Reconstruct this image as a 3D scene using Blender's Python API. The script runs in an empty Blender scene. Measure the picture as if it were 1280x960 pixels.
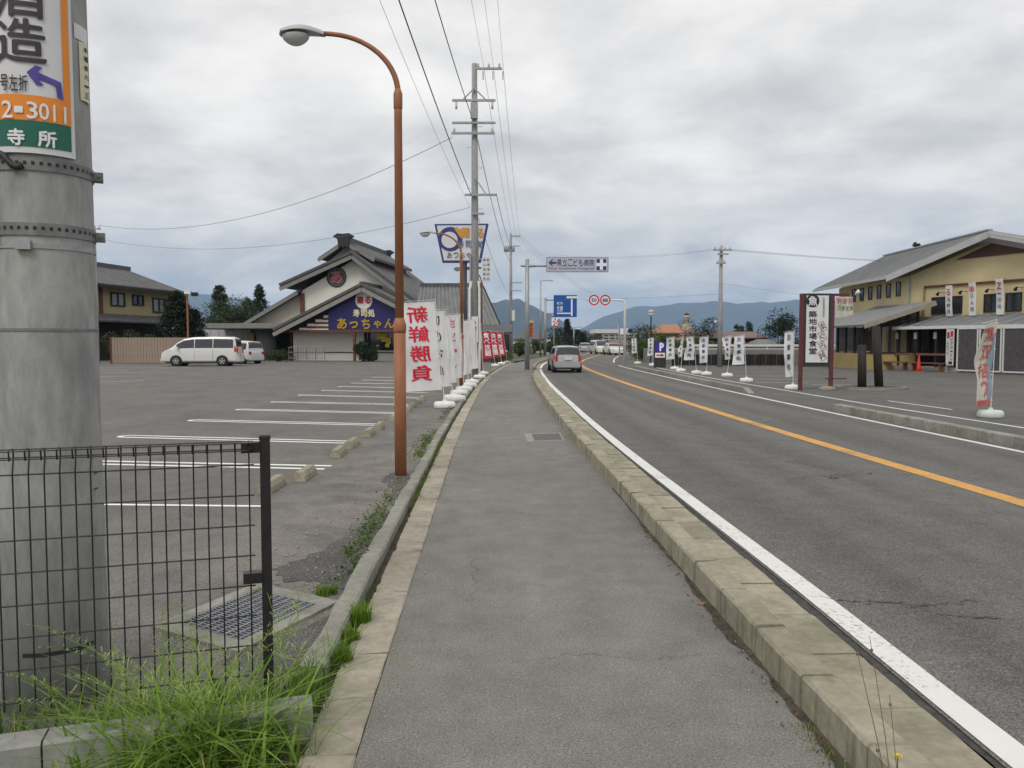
import bpy, bmesh, math, random
import numpy as np
from mathutils import Vector, Matrix
R = math.radians
random.seed(7)
SC = bpy.context.scene
COL = SC.collection

# ------------------------------------------------------------------ camera
F_PX, PITCH, CAM_H = 995.0, math.atan(53 / 995.0), 1.6
cam = bpy.data.cameras.new("camera"); cam_o = bpy.data.objects.new("camera", cam); COL.objects.link(cam_o)
cam.sensor_width = 36; cam.lens = F_PX / 1280 * 36
cam.clip_start = 0.05; cam.clip_end = 40000
cam_o.location = (0, 0, CAM_H); cam_o.rotation_euler = (R(90) - PITCH, 0, 0)
SC.camera = cam_o

# ------------------------------------------------------------------ sky and sun
SUN_EL, SUN_AZ = 52, 205          # azimuth measured clockwise from +Y (the way the road runs)
w = bpy.data.worlds.new("World"); SC.world = w; w.use_nodes = True
nt = w.node_tree; nt.nodes.clear()
def N(t, tree=None, **kw):
    n = (tree or nt).nodes.new(t)
    for k, v in kw.items(): setattr(n, k, v)
    return n
def math_node(tree, op, a, b=None, c=None, clamp=False):
    n = tree.nodes.new('ShaderNodeMath'); n.operation = op; n.use_clamp = clamp
    for i, x in enumerate((a, b, c)):
        if x is None: continue
        if isinstance(x, (int, float)): n.inputs[i].default_value = x
        else: tree.links.new(x, n.inputs[i])
    return n.outputs[0]
def ramp(tree, fac, stops):
    n = tree.nodes.new('ShaderNodeValToRGB'); cr = n.color_ramp
    while len(cr.elements) < len(stops): cr.elements.new(0.5)
    for e, (p, c) in zip(cr.elements, stops):
        e.position = p; e.color = (c[0], c[1], c[2], 1) if not isinstance(c, (int, float)) else (c, c, c, 1)
    tree.links.new(fac, n.inputs[0]); return n.outputs[0]
def mixc(tree, fac, a, b, mode='MIX'):
    n = tree.nodes.new('ShaderNodeMix'); n.data_type = 'RGBA'; n.blend_type = mode
    for sock, x in ((n.inputs[0], fac), (n.inputs[6], a), (n.inputs[7], b)):
        if isinstance(x, (int, float)): sock.default_value = x
        elif isinstance(x, (tuple, list)): sock.default_value = (*x[:3], 1)
        else: tree.links.new(x, sock)
    return n.outputs[2]
def noise(tree, vec, scale, detail=4, rough=0.55, dist=0.0):
    n = tree.nodes.new('ShaderNodeTexNoise')
    n.inputs['Scale'].default_value = scale; n.inputs['Detail'].default_value = detail
    n.inputs['Roughness'].default_value = rough; n.inputs['Distortion'].default_value = dist
    tree.links.new(vec, n.inputs['Vector']); return n.outputs['Fac']
sky = N('ShaderNodeTexSky', sky_type='NISHITA', sun_disc=False)
sky.sun_elevation = R(SUN_EL); sky.sun_rotation = R(SUN_AZ); sky.air_density = 1.2; sky.dust_density = 3.0
tc = N('ShaderNodeTexCoord')
sep = N('ShaderNodeSeparateXYZ'); nt.links.new(tc.outputs['Generated'], sep.inputs[0])
zz = math_node(nt, 'ADD', math_node(nt, 'MAXIMUM', sep.outputs[2], 0.0), 0.22)
cv = N('ShaderNodeCombineXYZ')
nt.links.new(math_node(nt, 'DIVIDE', sep.outputs[0], zz), cv.inputs[0])
nt.links.new(math_node(nt, 'DIVIDE', sep.outputs[1], zz), cv.inputs[1])
cv.inputs[2].default_value = 3.7
n_big = noise(nt, cv.outputs[0], 0.85, 3, 0.5, 0.2)
n_mid = noise(nt, cv.outputs[0], 2.0, 9, 0.55, 0.15)
n_sum = math_node(nt, 'ADD', math_node(nt, 'MULTIPLY', n_big, 0.48), math_node(nt, 'MULTIPLY', n_mid, 0.52))
high = ramp(nt, n_sum, [(0.37, (0.56, 0.58, 0.62)), (0.44, (0.70, 0.71, 0.735)), (0.49, (0.83, 0.835, 0.85)), (0.53, (0.94, 0.94, 0.95)), (0.60, (1.08, 1.08, 1.08))])
# heaped clouds low over the mountains
sv = N('ShaderNodeMapping'); nt.links.new(tc.outputs['Generated'], sv.inputs[0]); sv.inputs['Scale'].default_value = (1, 1, 2.7)
n_cum = noise(nt, sv.outputs[0], 6.5, 7, 0.55, 0.5)
low = ramp(nt, n_cum, [(0.36, (0.43, 0.48, 0.56)), (0.46, (0.56, 0.60, 0.655)), (0.54, (0.76, 0.78, 0.805)), (0.64, (0.98, 0.98, 0.985))])
el_fac = ramp(nt, sep.outputs[2], [(0.05, 1.0), (0.19, 0.0)])
cloud = mixc(nt, el_fac, high, low)
cloud10 = mixc(nt, 1.0, cloud, (10.2, 9.9, 9.45), 'MULTIPLY')
skyc = mixc(nt, 0.95, sky.outputs[0], cloud10)
bg = N('ShaderNodeBackground'); bg.inputs[1].default_value = 0.1
nt.links.new(skyc, bg.inputs[0])
wo = N('ShaderNodeOutputWorld'); nt.links.new(bg.outputs[0], wo.inputs[0])
sun = bpy.data.lights.new("sun", 'SUN'); sun.energy = 1.5; sun.angle = R(24); sun.color = (1, 0.965, 0.91)
sun_o = bpy.data.objects.new("sun", sun); COL.objects.link(sun_o)
_sd = Vector((math.sin(R(SUN_AZ)) * math.cos(R(SUN_EL)), math.cos(R(SUN_AZ)) * math.cos(R(SUN_EL)), math.sin(R(SUN_EL))))
sun_o.rotation_euler = _sd.to_track_quat('Z', 'Y').to_euler(); sun_o.location = _sd * 60
SC.view_settings.view_transform = 'Standard'; SC.view_settings.look = 'None'
SC.view_settings.exposure = 0.05; SC.view_settings.gamma = 1.0; SC.view_settings.use_curve_mapping = False
SC.render.engine = 'CYCLES'
SC.cycles.use_denoising = True
SC.cycles.max_bounces = 6; SC.cycles.volume_bounces = 1; SC.cycles.transparent_max_bounces = 12

# ------------------------------------------------------------------ photo pixel -> place
def ray(x, y):
    dx, up = (x - 640) / F_PX, (480 - y) / F_PX
    return Vector((dx, math.cos(PITCH) + up * math.sin(PITCH), -math.sin(PITCH) + up * math.cos(PITCH)))
def G(x, y, z=0.0):                      # the point of the ground (height z) seen at a pixel
    d = ray(x, y); return Vector((0, 0, CAM_H)) + d * ((z - CAM_H) / d.z)
def P(x, y, Y):                          # the point at distance Y seen at a pixel
    d = ray(x, y); return Vector((0, 0, CAM_H)) + d * (Y / d.y)

# ------------------------------------------------------------------ materials
MATS = {}
def new_mat(name):
    m = bpy.data.materials.new(name); m.use_nodes = True
    t = m.node_tree; b = t.nodes['Principled BSDF']; MATS[name] = m
    return m, t, b
def M(name, rgb=(.5, .5, .5), rough=0.6, var=0.12, scale=6.0, metal=0.0, bump=0.0, spec=0.4, detail=5, streak=0.0, trans=0.0):
    if name in MATS: return MATS[name]
    m, t, b = new_mat(name)
    co = t.nodes.new('ShaderNodeTexCoord')
    vec = co.outputs['Object']
    if streak:
        mp = t.nodes.new('ShaderNodeMapping'); t.links.new(vec, mp.inputs[0]); mp.inputs['Scale'].default_value = (1, 1, streak); vec = mp.outputs[0]
    n = noise(t, vec, scale, detail, 0.6)
    lo = tuple(c * (1 - var) for c in rgb); hi = tuple(min(1, c * (1 + var)) for c in rgb)
    col = ramp(t, n, [(0.3, lo), (0.7, hi)])
    t.links.new(col, b.inputs['Base Color'])
    b.inputs['Roughness'].default_value = rough; b.inputs['Metallic'].default_value = metal
    b.inputs['Specular IOR Level'].default_value = spec
    if bump:
        bn = t.nodes.new('ShaderNodeBump'); bn.inputs['Strength'].default_value = bump; bn.inputs['Distance'].default_value = 0.01
        t.links.new(noise(t, vec, scale * 8, 4, 0.6), bn.inputs['Height']); t.links.new(bn.outputs[0], b.inputs['Normal'])
    if trans:
        tr = t.nodes.new('ShaderNodeBsdfTranslucent'); t.links.new(col, tr.inputs[0])
        mx = t.nodes.new('ShaderNodeMixShader'); mx.inputs[0].default_value = trans
        t.links.new(b.outputs[0], mx.inputs[1]); t.links.new(tr.outputs[0], mx.inputs[2])
        t.links.new(mx.outputs[0], t.nodes['Material Output'].inputs[0])
    return m
def asphalt(name, base, stain, speck=0.5, stretch=0.25, crack=0.0, dirt=None, dirt_amt=0.0, edge=None, crack_scale=0.28, tracks=None):
    m, t, b = new_mat(name)
    co = t.nodes.new('ShaderNodeTexCoord'); vec = co.outputs['Object']
    mp = t.nodes.new('ShaderNodeMapping'); t.links.new(vec, mp.inputs[0]); mp.inputs['Scale'].default_value = (1, stretch, 1)
    big = noise(t, mp.outputs[0], 0.8, 6, 0.62, 0.4)
    col = mixc(t, ramp(t, big, [(0.35, 0.0), (0.68, 1.0)]), base, stain)
    if dirt:
        dn = noise(t, vec, 0.55, 7, 0.65, 0.8)
        col = mixc(t, math_node(t, 'MULTIPLY', ramp(t, dn, [(0.5, 0.0), (0.66, 1.0)]), dirt_amt), col, dirt)
    if tracks:     # rubber and polish where the wheels run
        st_ = t.nodes.new('ShaderNodeSeparateXYZ'); t.links.new(vec, st_.inputs[0])
        xo = math_node(t, 'ADD', st_.outputs[0], math_node(t, 'MULTIPLY', math_node(t, 'MINIMUM', st_.outputs[1], 26.0), .022))
        tn = noise(t, mp.outputs[0], 1.3, 5, .6)
        xo = math_node(t, 'ADD', xo, math_node(t, 'MULTIPLY', tn, .25))
        for xc in tracks:
            d_ = math_node(t, 'ABSOLUTE', math_node(t, 'SUBTRACT', xo, xc))
            col = mixc(t, math_node(t, 'MULTIPLY', ramp(t, d_, [(0.05, 1.0), (0.42, 0.0)]), math_node(t, 'MULTIPLY', tn, .75)), col, tuple(c * .62 for c in base))
        for xc, hw in ((3.6, .25),):
            d_ = math_node(t, 'ABSOLUTE', math_node(t, 'SUBTRACT', xo, xc))
            col = mixc(t, math_node(t, 'MULTIPLY', ramp(t, d_, [(0.03, 1.0), (hw, 0.0)]), math_node(t, 'MULTIPLY', noise(t, vec, 2.6, 5, .7), .45)), col, tuple(c * .5 for c in base))
    if edge:       # dust washed up along the kerb
        sx_ = t.nodes.new('ShaderNodeSeparateXYZ'); t.links.new(vec, sx_.inputs[0])
        near_k = math_node(t, 'MULTIPLY', ramp(t, math_node(t, 'MULTIPLY', math_node(t, 'ADD', sx_.outputs[0], 6.0), .2), [(.55, 0.0), (.93, 1.0)]), ramp(t, math_node(t, 'MULTIPLY', sx_.outputs[1], .02), [(.2, 1.0), (.6, 0.0)]))
        en = noise(t, vec, 1.1, 8, 0.68, 1.2)
        col = mixc(t, math_node(t, 'MULTIPLY', near_k, ramp(t, en, [(.42, 0.0), (.58, .85)])), col, edge)
    pn = noise(t, vec, 3.2, 5, 0.7)
    col = mixc(t, 0.55, col, ramp(t, pn, [(0.3, .36), (0.7, .64)]), 'OVERLAY')
    fine = noise(t, vec, 95, 3, 0.8)
    vo = t.nodes.new('ShaderNodeTexVoronoi'); vo.inputs['Scale'].default_value = 120; t.links.new(vec, vo.inputs['Vector'])
    vs = t.nodes.new('ShaderNodeSeparateColor'); t.links.new(vo.outputs['Color'], vs.inputs[0])
    col = mixc(t, speck, col, ramp(t, fine, [(0.34, .12), (0.66, .88)]), 'OVERLAY')
    chip = ramp(t, vs.outputs[0], [(0.87, 0.0), (0.95, 1.0)])
    col = mixc(t, math_node(t, 'MULTIPLY', chip, 0.30 * speck), col, (.42, .41, .38))
    if crack:
        cr = t.nodes.new('ShaderNodeTexVoronoi'); cr.feature = 'DISTANCE_TO_EDGE'; cr.inputs['Scale'].default_value = crack_scale
        wv = t.nodes.new('ShaderNodeVectorMath'); wv.operation = 'ADD'
        nc = t.nodes.new('ShaderNodeTexNoise'); nc.inputs['Scale'].default_value = 2.3; nc.inputs['Detail'].default_value = 5; t.links.new(vec, nc.inputs['Vector'])
        sc_ = t.nodes.new('ShaderNodeVectorMath'); sc_.operation = 'SCALE'; sc_.inputs['Scale'].default_value = 0.7; t.links.new(nc.outputs['Color'], sc_.inputs[0])
        t.links.new(vec, wv.inputs[0]); t.links.new(sc_.outputs[0], wv.inputs[1]); t.links.new(wv.outputs[0], cr.inputs['Vector'])
        line = ramp(t, cr.outputs['Distance'], [(0.0, 1.0), (0.0028, 0.0)])
        msk = ramp(t, noise(t, vec, 0.33, 2, 0.5), [(0.5, 0.0), (0.6, 1.0)])
        col = mixc(t, math_node(t, 'MULTIPLY', math_node(t, 'MULTIPLY', line, msk), crack), col, (.012, .012, .012))
    t.links.new(col, b.inputs['Base Color'])
    b.inputs['Roughness'].default_value = 0.88; b.inputs['Specular IOR Level'].default_value = 0.25
    bn = t.nodes.new('ShaderNodeBump'); bn.inputs['Strength'].default_value = 0.45; bn.inputs['Distance'].default_value = 0.006
    t.links.new(fine, bn.inputs['Height']); t.links.new(bn.outputs[0], b.inputs['Normal'])
    return m
def concrete(name, rgb, stain=(.12, .12, .10), amt=0.5, scale=2.0, moss=None, bump=0.35, streak=1.0, joint=0.0):
    m, t, b = new_mat(name)
    co = t.nodes.new('ShaderNodeTexCoord'); geo = t.nodes.new('ShaderNodeNewGeometry')
    mp = t.nodes.new('ShaderNodeMapping'); t.links.new(geo.outputs['Position'], mp.inputs[0]); mp.inputs['Scale'].default_value = (1, 1, streak)
    vec = mp.outputs[0]
    n1 = noise(t, vec, scale, 7, 0.65, 0.5); n2 = noise(t, vec, scale * 9, 5, 0.7)
    col = mixc(t, math_node(t, 'MULTIPLY', ramp(t, n1, [(0.42, 0.0), (0.72, 1.0)]), amt), rgb, stain)
    oi = t.nodes.new('ShaderNodeObjectInfo')
    rv = math_node(t, 'ADD', math_node(t, 'MULTIPLY', oi.outputs['Random'], 0.22), 0.89)
    rc = t.nodes.new('ShaderNodeCombineColor')
    for i in range(3): t.links.new(rv, rc.inputs[i])
    col = mixc(t, 1.0, col, rc.outputs[0], 'MULTIPLY')
    if moss:
        n3 = noise(t, vec, scale * 1.7, 6, 0.7)
        col = mixc(t, math_node(t, 'MULTIPLY', ramp(t, n3, [(0.5, 0.0), (0.7, 1.0)]), 0.5), col, moss)
    col = mixc(t, 0.45, col, ramp(t, n2, [(0.3, .3), (0.7, .7)]), 'OVERLAY')
    if joint:     # grime that gathers at the ends of each stone and runs down its face
        so_ = t.nodes.new('ShaderNodeSeparateXYZ'); t.links.new(co.outputs['Object'], so_.inputs[0])
        e1 = math_node(t, 'MINIMUM', math_node(t, 'ABSOLUTE', so_.outputs[1]), math_node(t, 'ABSOLUTE', math_node(t, 'SUBTRACT', so_.outputs[1], joint)))
        e1 = math_node(t, 'ADD', e1, math_node(t, 'MULTIPLY', math_node(t, 'SUBTRACT', noise(t, vec, 22, 5, .7), .5), .035))
        col = mixc(t, ramp(t, e1, [(0.001, .28), (0.013, 0.0)]), col, (.10, .09, .065))
        mp2 = t.nodes.new('ShaderNodeMapping'); t.links.new(geo.outputs['Position'], mp2.inputs[0]); mp2.inputs['Scale'].default_value = (9, 9, .7)
        dr = ramp(t, noise(t, mp2.outputs[0], 1.6, 4, .6), [(.52, 0.0), (.66, .5)])
        sn = t.nodes.new('ShaderNodeSeparateXYZ'); t.links.new(geo.outputs['Normal'], sn.inputs[0])
        col = mixc(t, math_node(t, 'MULTIPLY', dr, math_node(t, 'SUBTRACT', 1.0, math_node(t, 'ABSOLUTE', sn.outputs[2]))), col, (.09, .085, .065))
    t.links.new(col, b.inputs['Base Color']); b.inputs['Roughness'].default_value = 0.9; b.inputs['Specular IOR Level'].default_value = 0.2
    bn = t.nodes.new('ShaderNodeBump'); bn.inputs['Strength'].default_value = bump; bn.inputs['Distance'].default_value = 0.006
    t.links.new(noise(t, vec, 60, 5, 0.75), bn.inputs['Height']); t.links.new(bn.outputs[0], b.inputs['Normal'])
    return m
def worn_paint(name, rgb, under, wear=0.5):
    m, t, b = new_mat(name)
    co = t.nodes.new('ShaderNodeTexCoord'); vec = co.outputs['Object']
    n1 = noise(t, vec, 30, 6, 0.75); n2 = noise(t, vec, 1.2, 4, 0.6)
    f = math_node(t, 'ADD', math_node(t, 'MULTIPLY', n1, 0.6), math_node(t, 'MULTIPLY', n2, 0.4))
    col = mixc(t, ramp(t, f, [(0.60 - 0.12 * wear, 0.0), (0.68 - 0.08 * wear, 1.0)]), rgb, under)
    col = mixc(t, 0.3, col, ramp(t, noise(t, vec, 4, 5, 0.7), [(0.3, .35), (0.7, .6)]), 'OVERLAY')
    t.links.new(col, b.inputs['Base Color']); b.inputs['Roughness'].default_value = 0.75
    return m
def leafmat(name, c1, c2, trans=0.3):
    m, t, b = new_mat(name)
    geo = t.nodes.new('ShaderNodeNewGeometry')
    col = mixc(t, ramp(t, geo.outputs['Random Per Island'], [(0.1, 0.0), (0.9, 1.0)]), c1, c2)
    n1 = noise(t, geo.outputs['Position'], 0.9, 3, 0.6)
    col = mixc(t, 0.4, col, ramp(t, n1, [(0.3, .3), (0.7, .7)]), 'OVERLAY')
    t.links.new(col, b.inputs['Base Color']); b.inputs['Roughness'].default_value = 0.6; b.inputs['Specular IOR Level'].default_value = 0.25
    tr = t.nodes.new('ShaderNodeBsdfTranslucent'); t.links.new(col, tr.inputs[0])
    mx = t.nodes.new('ShaderNodeMixShader'); mx.inputs[0].default_value = trans
    t.links.new(b.outputs[0], mx.inputs[1]); t.links.new(tr.outputs[0], mx.inputs[2])
    t.links.new(mx.outputs[0], t.nodes['Material Output'].inputs[0])
    return m

# ------------------------------------------------------------------ mesh helpers
class MB:
    def __init__(s): s.v = []; s.f = []
    def add(s, vs, fs):
        o = len(s.v); s.v += [tuple(v) for v in vs]; s.f += [tuple(i + o for i in f) for f in fs]; return s
    def box(s, x0, x1, y0, y1, z0, z1, T=None):
        vs = [Vector((x, y, z)) for z in (z0, z1) for y in (y0, y1) for x in (x0, x1)]
        if T is not None: vs = [T @ v for v in vs]
        return s.add(vs, [(0, 2, 3, 1), (4, 5, 7, 6), (0, 1, 5, 4), (2, 6, 7, 3), (0, 4, 6, 2), (1, 3, 7, 5)])
    def bbox(s, x0, x1, y0, y1, z0, z1, c=0.01, T=None):          # box with its upper edges taken off
        vs = []
        for z, i in ((z0, 0), (z1 - c, 0), (z1, c)):
            vs += [Vector(p) for p in ((x0 + i, y0 + i, z), (x1 - i, y0 + i, z), (x1 - i, y1 - i, z), (x0 + i, y1 - i, z))]
        if T is not None: vs = [T @ v for v in vs]
        fs = [(3, 2, 1, 0), (8, 9, 10, 11)]
        for k in (0, 4):
            for j in range(4): a, b_ = k + j, k + (j + 1) % 4; fs.append((a, b_, b_ + 4, a + 4))
        return s.add(vs, fs)
    def cyl(s, p0, p1, r0, r1=None, n=12, caps=True):
        p0, p1 = Vector(p0), Vector(p1); r1 = r0 if r1 is None else r1
        return s.tube([p0, p1], [r0, r1], n, caps)
    def tube(s, pts, r, n=6, caps=True):
        pts = [Vector(p) for p in pts]; m = len(pts)
        rs = r if isinstance(r, (list, tuple)) else [r] * m
        vs = []; prev = None
        for i, p in enumerate(pts):
            t = (pts[min(i + 1, m - 1)] - pts[max(i - 1, 0)])
            t = t.normalized() if t.length > 1e-9 else Vector((0, 0, 1))
            if prev is None:
                a = Vector((1, 0, 0)) if abs(t.x) < 0.9 else Vector((0, 1, 0))
                u = (a - t * a.dot(t)).normalized()
            else: u = (prev - t * prev.dot(t)).normalized()
            prev = u; v = t.cross(u)
            vs += [p + (u * math.cos(2 * math.pi * k / n) + v * math.sin(2 * math.pi * k / n)) * rs[i] for k in range(n)]
        fs = []
        for i in range(m - 1):
            for k in range(n):
                a, b_ = i * n + k, i * n + (k + 1) % n; fs.append((a, b_, b_ + n, a + n))
        if caps: fs += [tuple(range(n - 1, -1, -1)), tuple(range((m - 1) * n, m * n))]
        return s.add(vs, fs)
    def poly_slab(s, poly, off):                                   # 3-D outline pushed along a vector
        n = len(poly); poly = [Vector(p) for p in poly]; off = Vector(off)
        return s.add(poly + [p + off for p in poly], [tuple(range(n - 1, -1, -1)), tuple(range(n, 2 * n))] + [(i, (i + 1) % n, (i + 1) % n + n, i + n) for i in range(n)])
    def lathe(s, prof, n=20, c=(0, 0, 0), sx=1, sy=1):
        vs = []; c = Vector(c)
        for r, z in prof:
            vs += [c + Vector((r * sx * math.cos(2 * math.pi * k / n), r * sy * math.sin(2 * math.pi * k / n), z)) for k in range(n)]
        fs = [(i * n + k, i * n + (k + 1) % n, (i + 1) * n + (k + 1) % n, (i + 1) * n + k) for i in range(len(prof) - 1) for k in range(n)]
        fs += [tuple(range(n - 1, -1, -1)), tuple(range((len(prof) - 1) * n, len(prof) * n))]
        return s.add(vs, fs)
    def grid(s, fn, nu, nv):
        vs = [fn(i / nu, j / nv) for j in range(nv + 1) for i in range(nu + 1)]
        return s.add(vs, [(j * (nu + 1) + i, j * (nu + 1) + i + 1, (j + 1) * (nu + 1) + i + 1, (j + 1) * (nu + 1) + i) for j in range(nv) for i in range(nu)])
    def quad(s, a, b, c, d): return s.add([a, b, c, d], [(0, 1, 2, 3)])
    def mesh(s, name, mat=None, smooth=False):
        me = bpy.data.meshes.new(name); me.from_pydata([tuple(v) for v in s.v], [], s.f); me.update()
        if mat: me.materials.append(mat)
        if smooth: me.polygons.foreach_set('use_smooth', [True] * len(me.polygons))
        return me
    def build(s, name, mat, parent=None, smooth=False, label=None):
        return put(name, s.mesh(name, mat, smooth), parent, label)
def world_of(o):
    m = o.matrix_parent_inverse @ o.matrix_basis if o.parent else o.matrix_basis.copy()
    return world_of(o.parent) @ m if o.parent else m
def put(name, me, parent=None, label=None, world=True):
    o = bpy.data.objects.new(name, me); COL.objects.link(o)
    if parent:
        o.parent = parent
        if world and not parent.get('_local'): o.matrix_parent_inverse = world_of(parent).inverted()
        elif world and parent.get('_local'): pass
        if parent.get('_local'): o['_local'] = 1
    if label: o['label'] = label
    return o
LOCALS = []
def thing(name, label, cat, loc=(0, 0, 0), rz=0, group=None, local=False, kind=None):
    o = bpy.data.objects.new(name, None); COL.objects.link(o); o.empty_display_size = 0.2
    o.location = loc; o.rotation_euler = (0, 0, rz)
    if kind: o['kind'] = kind
    else: o['label'] = label; o['category'] = cat
    if group: o['group'] = group
    if local: o['_local'] = 1
    return o
def tag(o, label, cat, group=None):
    o['label'] = label; o['category'] = cat
    if group: o['group'] = group
    return o
def struct(o): o['kind'] = 'structure'; return o
def stuff(o, label=None, cat=None):
    o['kind'] = 'stuff'
    if label: o['label'] = label
    if cat: o['category'] = cat
    return o
def copy_tree(o, parent=None):
    c = o.copy(); COL.objects.link(c); c.parent = parent
    for ch in o.children: copy_tree(ch, c)
    return c
def smooth_by_angle(o, ang=40):
    me = o.data; me.polygons.foreach_set('use_smooth', [True] * len(me.polygons))
    try: me.set_sharp_from_angle(angle=R(ang))
    except Exception: pass
    return o
# --- lettering: flat glyph meshes; fn maps (x, y) of the text, in metres, to the surface that carries it
GLYPHS = {}
def glyphs(body, cut=False):
    """outline of a text as a flat mesh one em high, centred; cut=True slices it so that it can follow a curved face"""
    if (body, cut) in GLYPHS: return GLYPHS[(body, cut)]
    c = bpy.data.curves.new("glyph", 'FONT'); c.body = body; c.size = 1.0; c.resolution_u = 2
    o = bpy.data.objects.new("glyph", c); COL.objects.link(o)
    bpy.context.view_layer.update()
    me = bpy.data.meshes.new_from_object(o.evaluated_get(bpy.context.evaluated_depsgraph_get()))
    if cut and len(me.vertices):
        bm = bmesh.new(); bm.from_mesh(me)
        xs = [v.co.x for v in bm.verts]; ys = [v.co.y for v in bm.verts]
        for ax, lo, hi, st in ((0, min(xs), max(xs), .09), (1, min(ys), max(ys), .12)):
            q = lo + st
            while q < hi:
                co = (q, 0, 0) if ax == 0 else (0, q, 0); no = (1, 0, 0) if ax == 0 else (0, 1, 0)
                bmesh.ops.bisect_plane(bm, geom=bm.verts[:] + bm.edges[:] + bm.faces[:], plane_co=co, plane_no=no, dist=1e-5); q += st
        bm.to_mesh(me); bm.free()
    vs = [(v.co.x, v.co.y) for v in me.vertices]; fs = [tuple(p.vertices) for p in me.polygons]
    bpy.data.objects.remove(o); bpy.data.curves.remove(c); bpy.data.meshes.remove(me)
    if vs:
        xs = [v[0] for v in vs]; ys = [v[1] for v in vs]
        cx, cy = (min(xs) + max(xs)) / 2, (min(ys) + max(ys)) / 2
        vs = [(x - cx, y - cy) for x, y in vs]
    GLYPHS[(body, cut)] = (vs, fs)
    return vs, fs
def letters(name, body, fn, mat, parent, box=None, bold=0.012, mirror=False, cut=False, step=.0004):
    """bold strokes: the same outline laid again, shifted by the stroke weight, each a hair above the last"""
    vs, fs = glyphs(body, cut)
    if not vs: return None
    x0, y0, x1, y1 = box
    xs = [v[0] for v in vs]; ys = [v[1] for v in vs]
    sx = (x1 - x0) / max(.2, max(xs) - min(xs)); sy = (y1 - y0) / max(.3, (max(ys) - min(ys)))
    mb = MB(); k = 0
    for ox, oy in ((0, 0),) + (((-bold, 0), (bold, 0), (0, -bold), (0, bold)) if bold > 0.004 else ()):
        pts = []
        for x, y in vs:
            X = (x + ox) * sx * (-1 if mirror else 1) + (x0 + x1) / 2; Y = (y + oy) * sy + (y0 + y1) / 2
            p = fn(X, Y)
            if k:
                a, b = fn(X + 1e-3, Y) - p, fn(X, Y + 1e-3) - p; p = p + a.cross(b).normalized() * step * k
            pts.append(p)
        mb.add(pts, fs); k += 1
    return mb.build(name, mat, parent)
def plane_fn(o, ex, ey, off=0.004):
    o, ex, ey = Vector(o), Vector(ex).normalized(), Vector(ey).normalized(); n = ex.cross(ey)
    return lambda x, y: o + ex * x + ey * y + n * off
def flat_shape(name, pts, fn, mat, parent):
    mb = MB(); mb.add([fn(*p) for p in pts], [tuple(range(len(pts)))]); return mb.build(name, mat, parent)
def disc(r, cx=0, cy=0, n=28): return [(cx + r * math.cos(2 * math.pi * k / n), cy + r * math.sin(2 * math.pi * k / n)) for k in range(n)]
def ring_mesh(name, r0, r1, cx, cy, fn, mat, parent, n=32):
    mb = MB(); vs = []
    for k in range(n):
        a = 2 * math.pi * k / n; vs += [fn(cx + r0 * math.cos(a), cy + r0 * math.sin(a)), fn(cx + r1 * math.cos(a), cy + r1 * math.sin(a))]
    mb.add(vs, [(2 * k, 2 * k + 1, (2 * k + 3) % (2 * n), (2 * k + 2) % (2 * n)) for k in range(n)])
    return mb.build(name, mat, parent)
def catmull(pts):
    ys = [p[0] for p in pts]; xs = [p[1] for p in pts]
    def f(y):
        if y <= ys[0]: return xs[0] + (y - ys[0]) * (xs[1] - xs[0]) / (ys[1] - ys[0])
        if y >= ys[-1]: return xs[-1] + (y - ys[-1]) * (xs[-1] - xs[-2]) / (ys[-1] - ys[-2])
        i = max(k for k in range(len(ys)) if ys[k] <= y); i = min(i, len(ys) - 2)
        def sl(k):
            if k == 0: return (xs[1] - xs[0]) / (ys[1] - ys[0])
            if k == len(ys) - 1: return (xs[-1] - xs[-2]) / (ys[-1] - ys[-2])
            return (xs[k + 1] - xs[k - 1]) / (ys[k + 1] - ys[k - 1])
        h = ys[i + 1] - ys[i]; t = (y - ys[i]) / h
        return (2 * t**3 - 3 * t**2 + 1) * xs[i] + (t**3 - 2 * t**2 + t) * h * sl(i) + (-2 * t**3 + 3 * t**2) * xs[i + 1] + (t**3 - t**2) * h * sl(i + 1)
    return f

# ================================================================== SETTING
m_side = asphalt("pavement_asphalt", (.158, .152, .140), (.212, .205, .188), 0.6, 0.3, 0.55, (.235, .222, .195), 0.5, None, 0.42)
m_road = asphalt("road_asphalt", (.112, .110, .103), (.150, .147, .138), 0.8, 0.12, 0.9, None, 0.0, None, 0.28, (2.75, 4.35, 6.1, 7.4))
m_lot = asphalt("lot_asphalt", (.118, .114, .107), (.162, .156, .146), 0.7, 0.6, 0.3, (.20, .185, .165), 0.5, (.225, .203, .178))
m_lot2 = asphalt("far_lot_asphalt", (.098, .095, .090), (.130, .126, .118), 0.5, 0.5, 0.3)
m_kerb = concrete("kerb_concrete", (.345, .316, .240), (.175, .162, .118), 0.7, 1.9, (.16, .17, .09), 0.5, 1.0, 0.583)
m_kerb_g = concrete("grey_kerb_concrete", (.29, .285, .25), (.15, .148, .12), 0.7, 1.9, (.13, .15, .08), 0.5)
m_slab = concrete("border_concrete", (.39, .352, .285), (.20, .18, .14), 0.75, 1.7, (.17, .165, .11), 0.5, 1.0, 0.992)
m_conc = concrete("wall_concrete", (.36, .36, .34), (.17, .17, .15), 0.5, 1.5)
m_pole = concrete("pole_concrete", (.345, .345, .335), (.16, .165, .165), 0.8, 2.2, None, 0.25, 0.35)
m_stop = concrete("wheel_stop_concrete", (.36, .33, .25), (.17, .16, .10), 0.7, 3.0, (.17, .18, .10))
m_soil = M("soil", (.075, .062, .045), 0.95, 0.5, 9, bump=0.8)
m_ground = M("field_ground", (.085, .085, .05), 0.95, 0.4, 0.4, bump=0.3)
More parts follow.
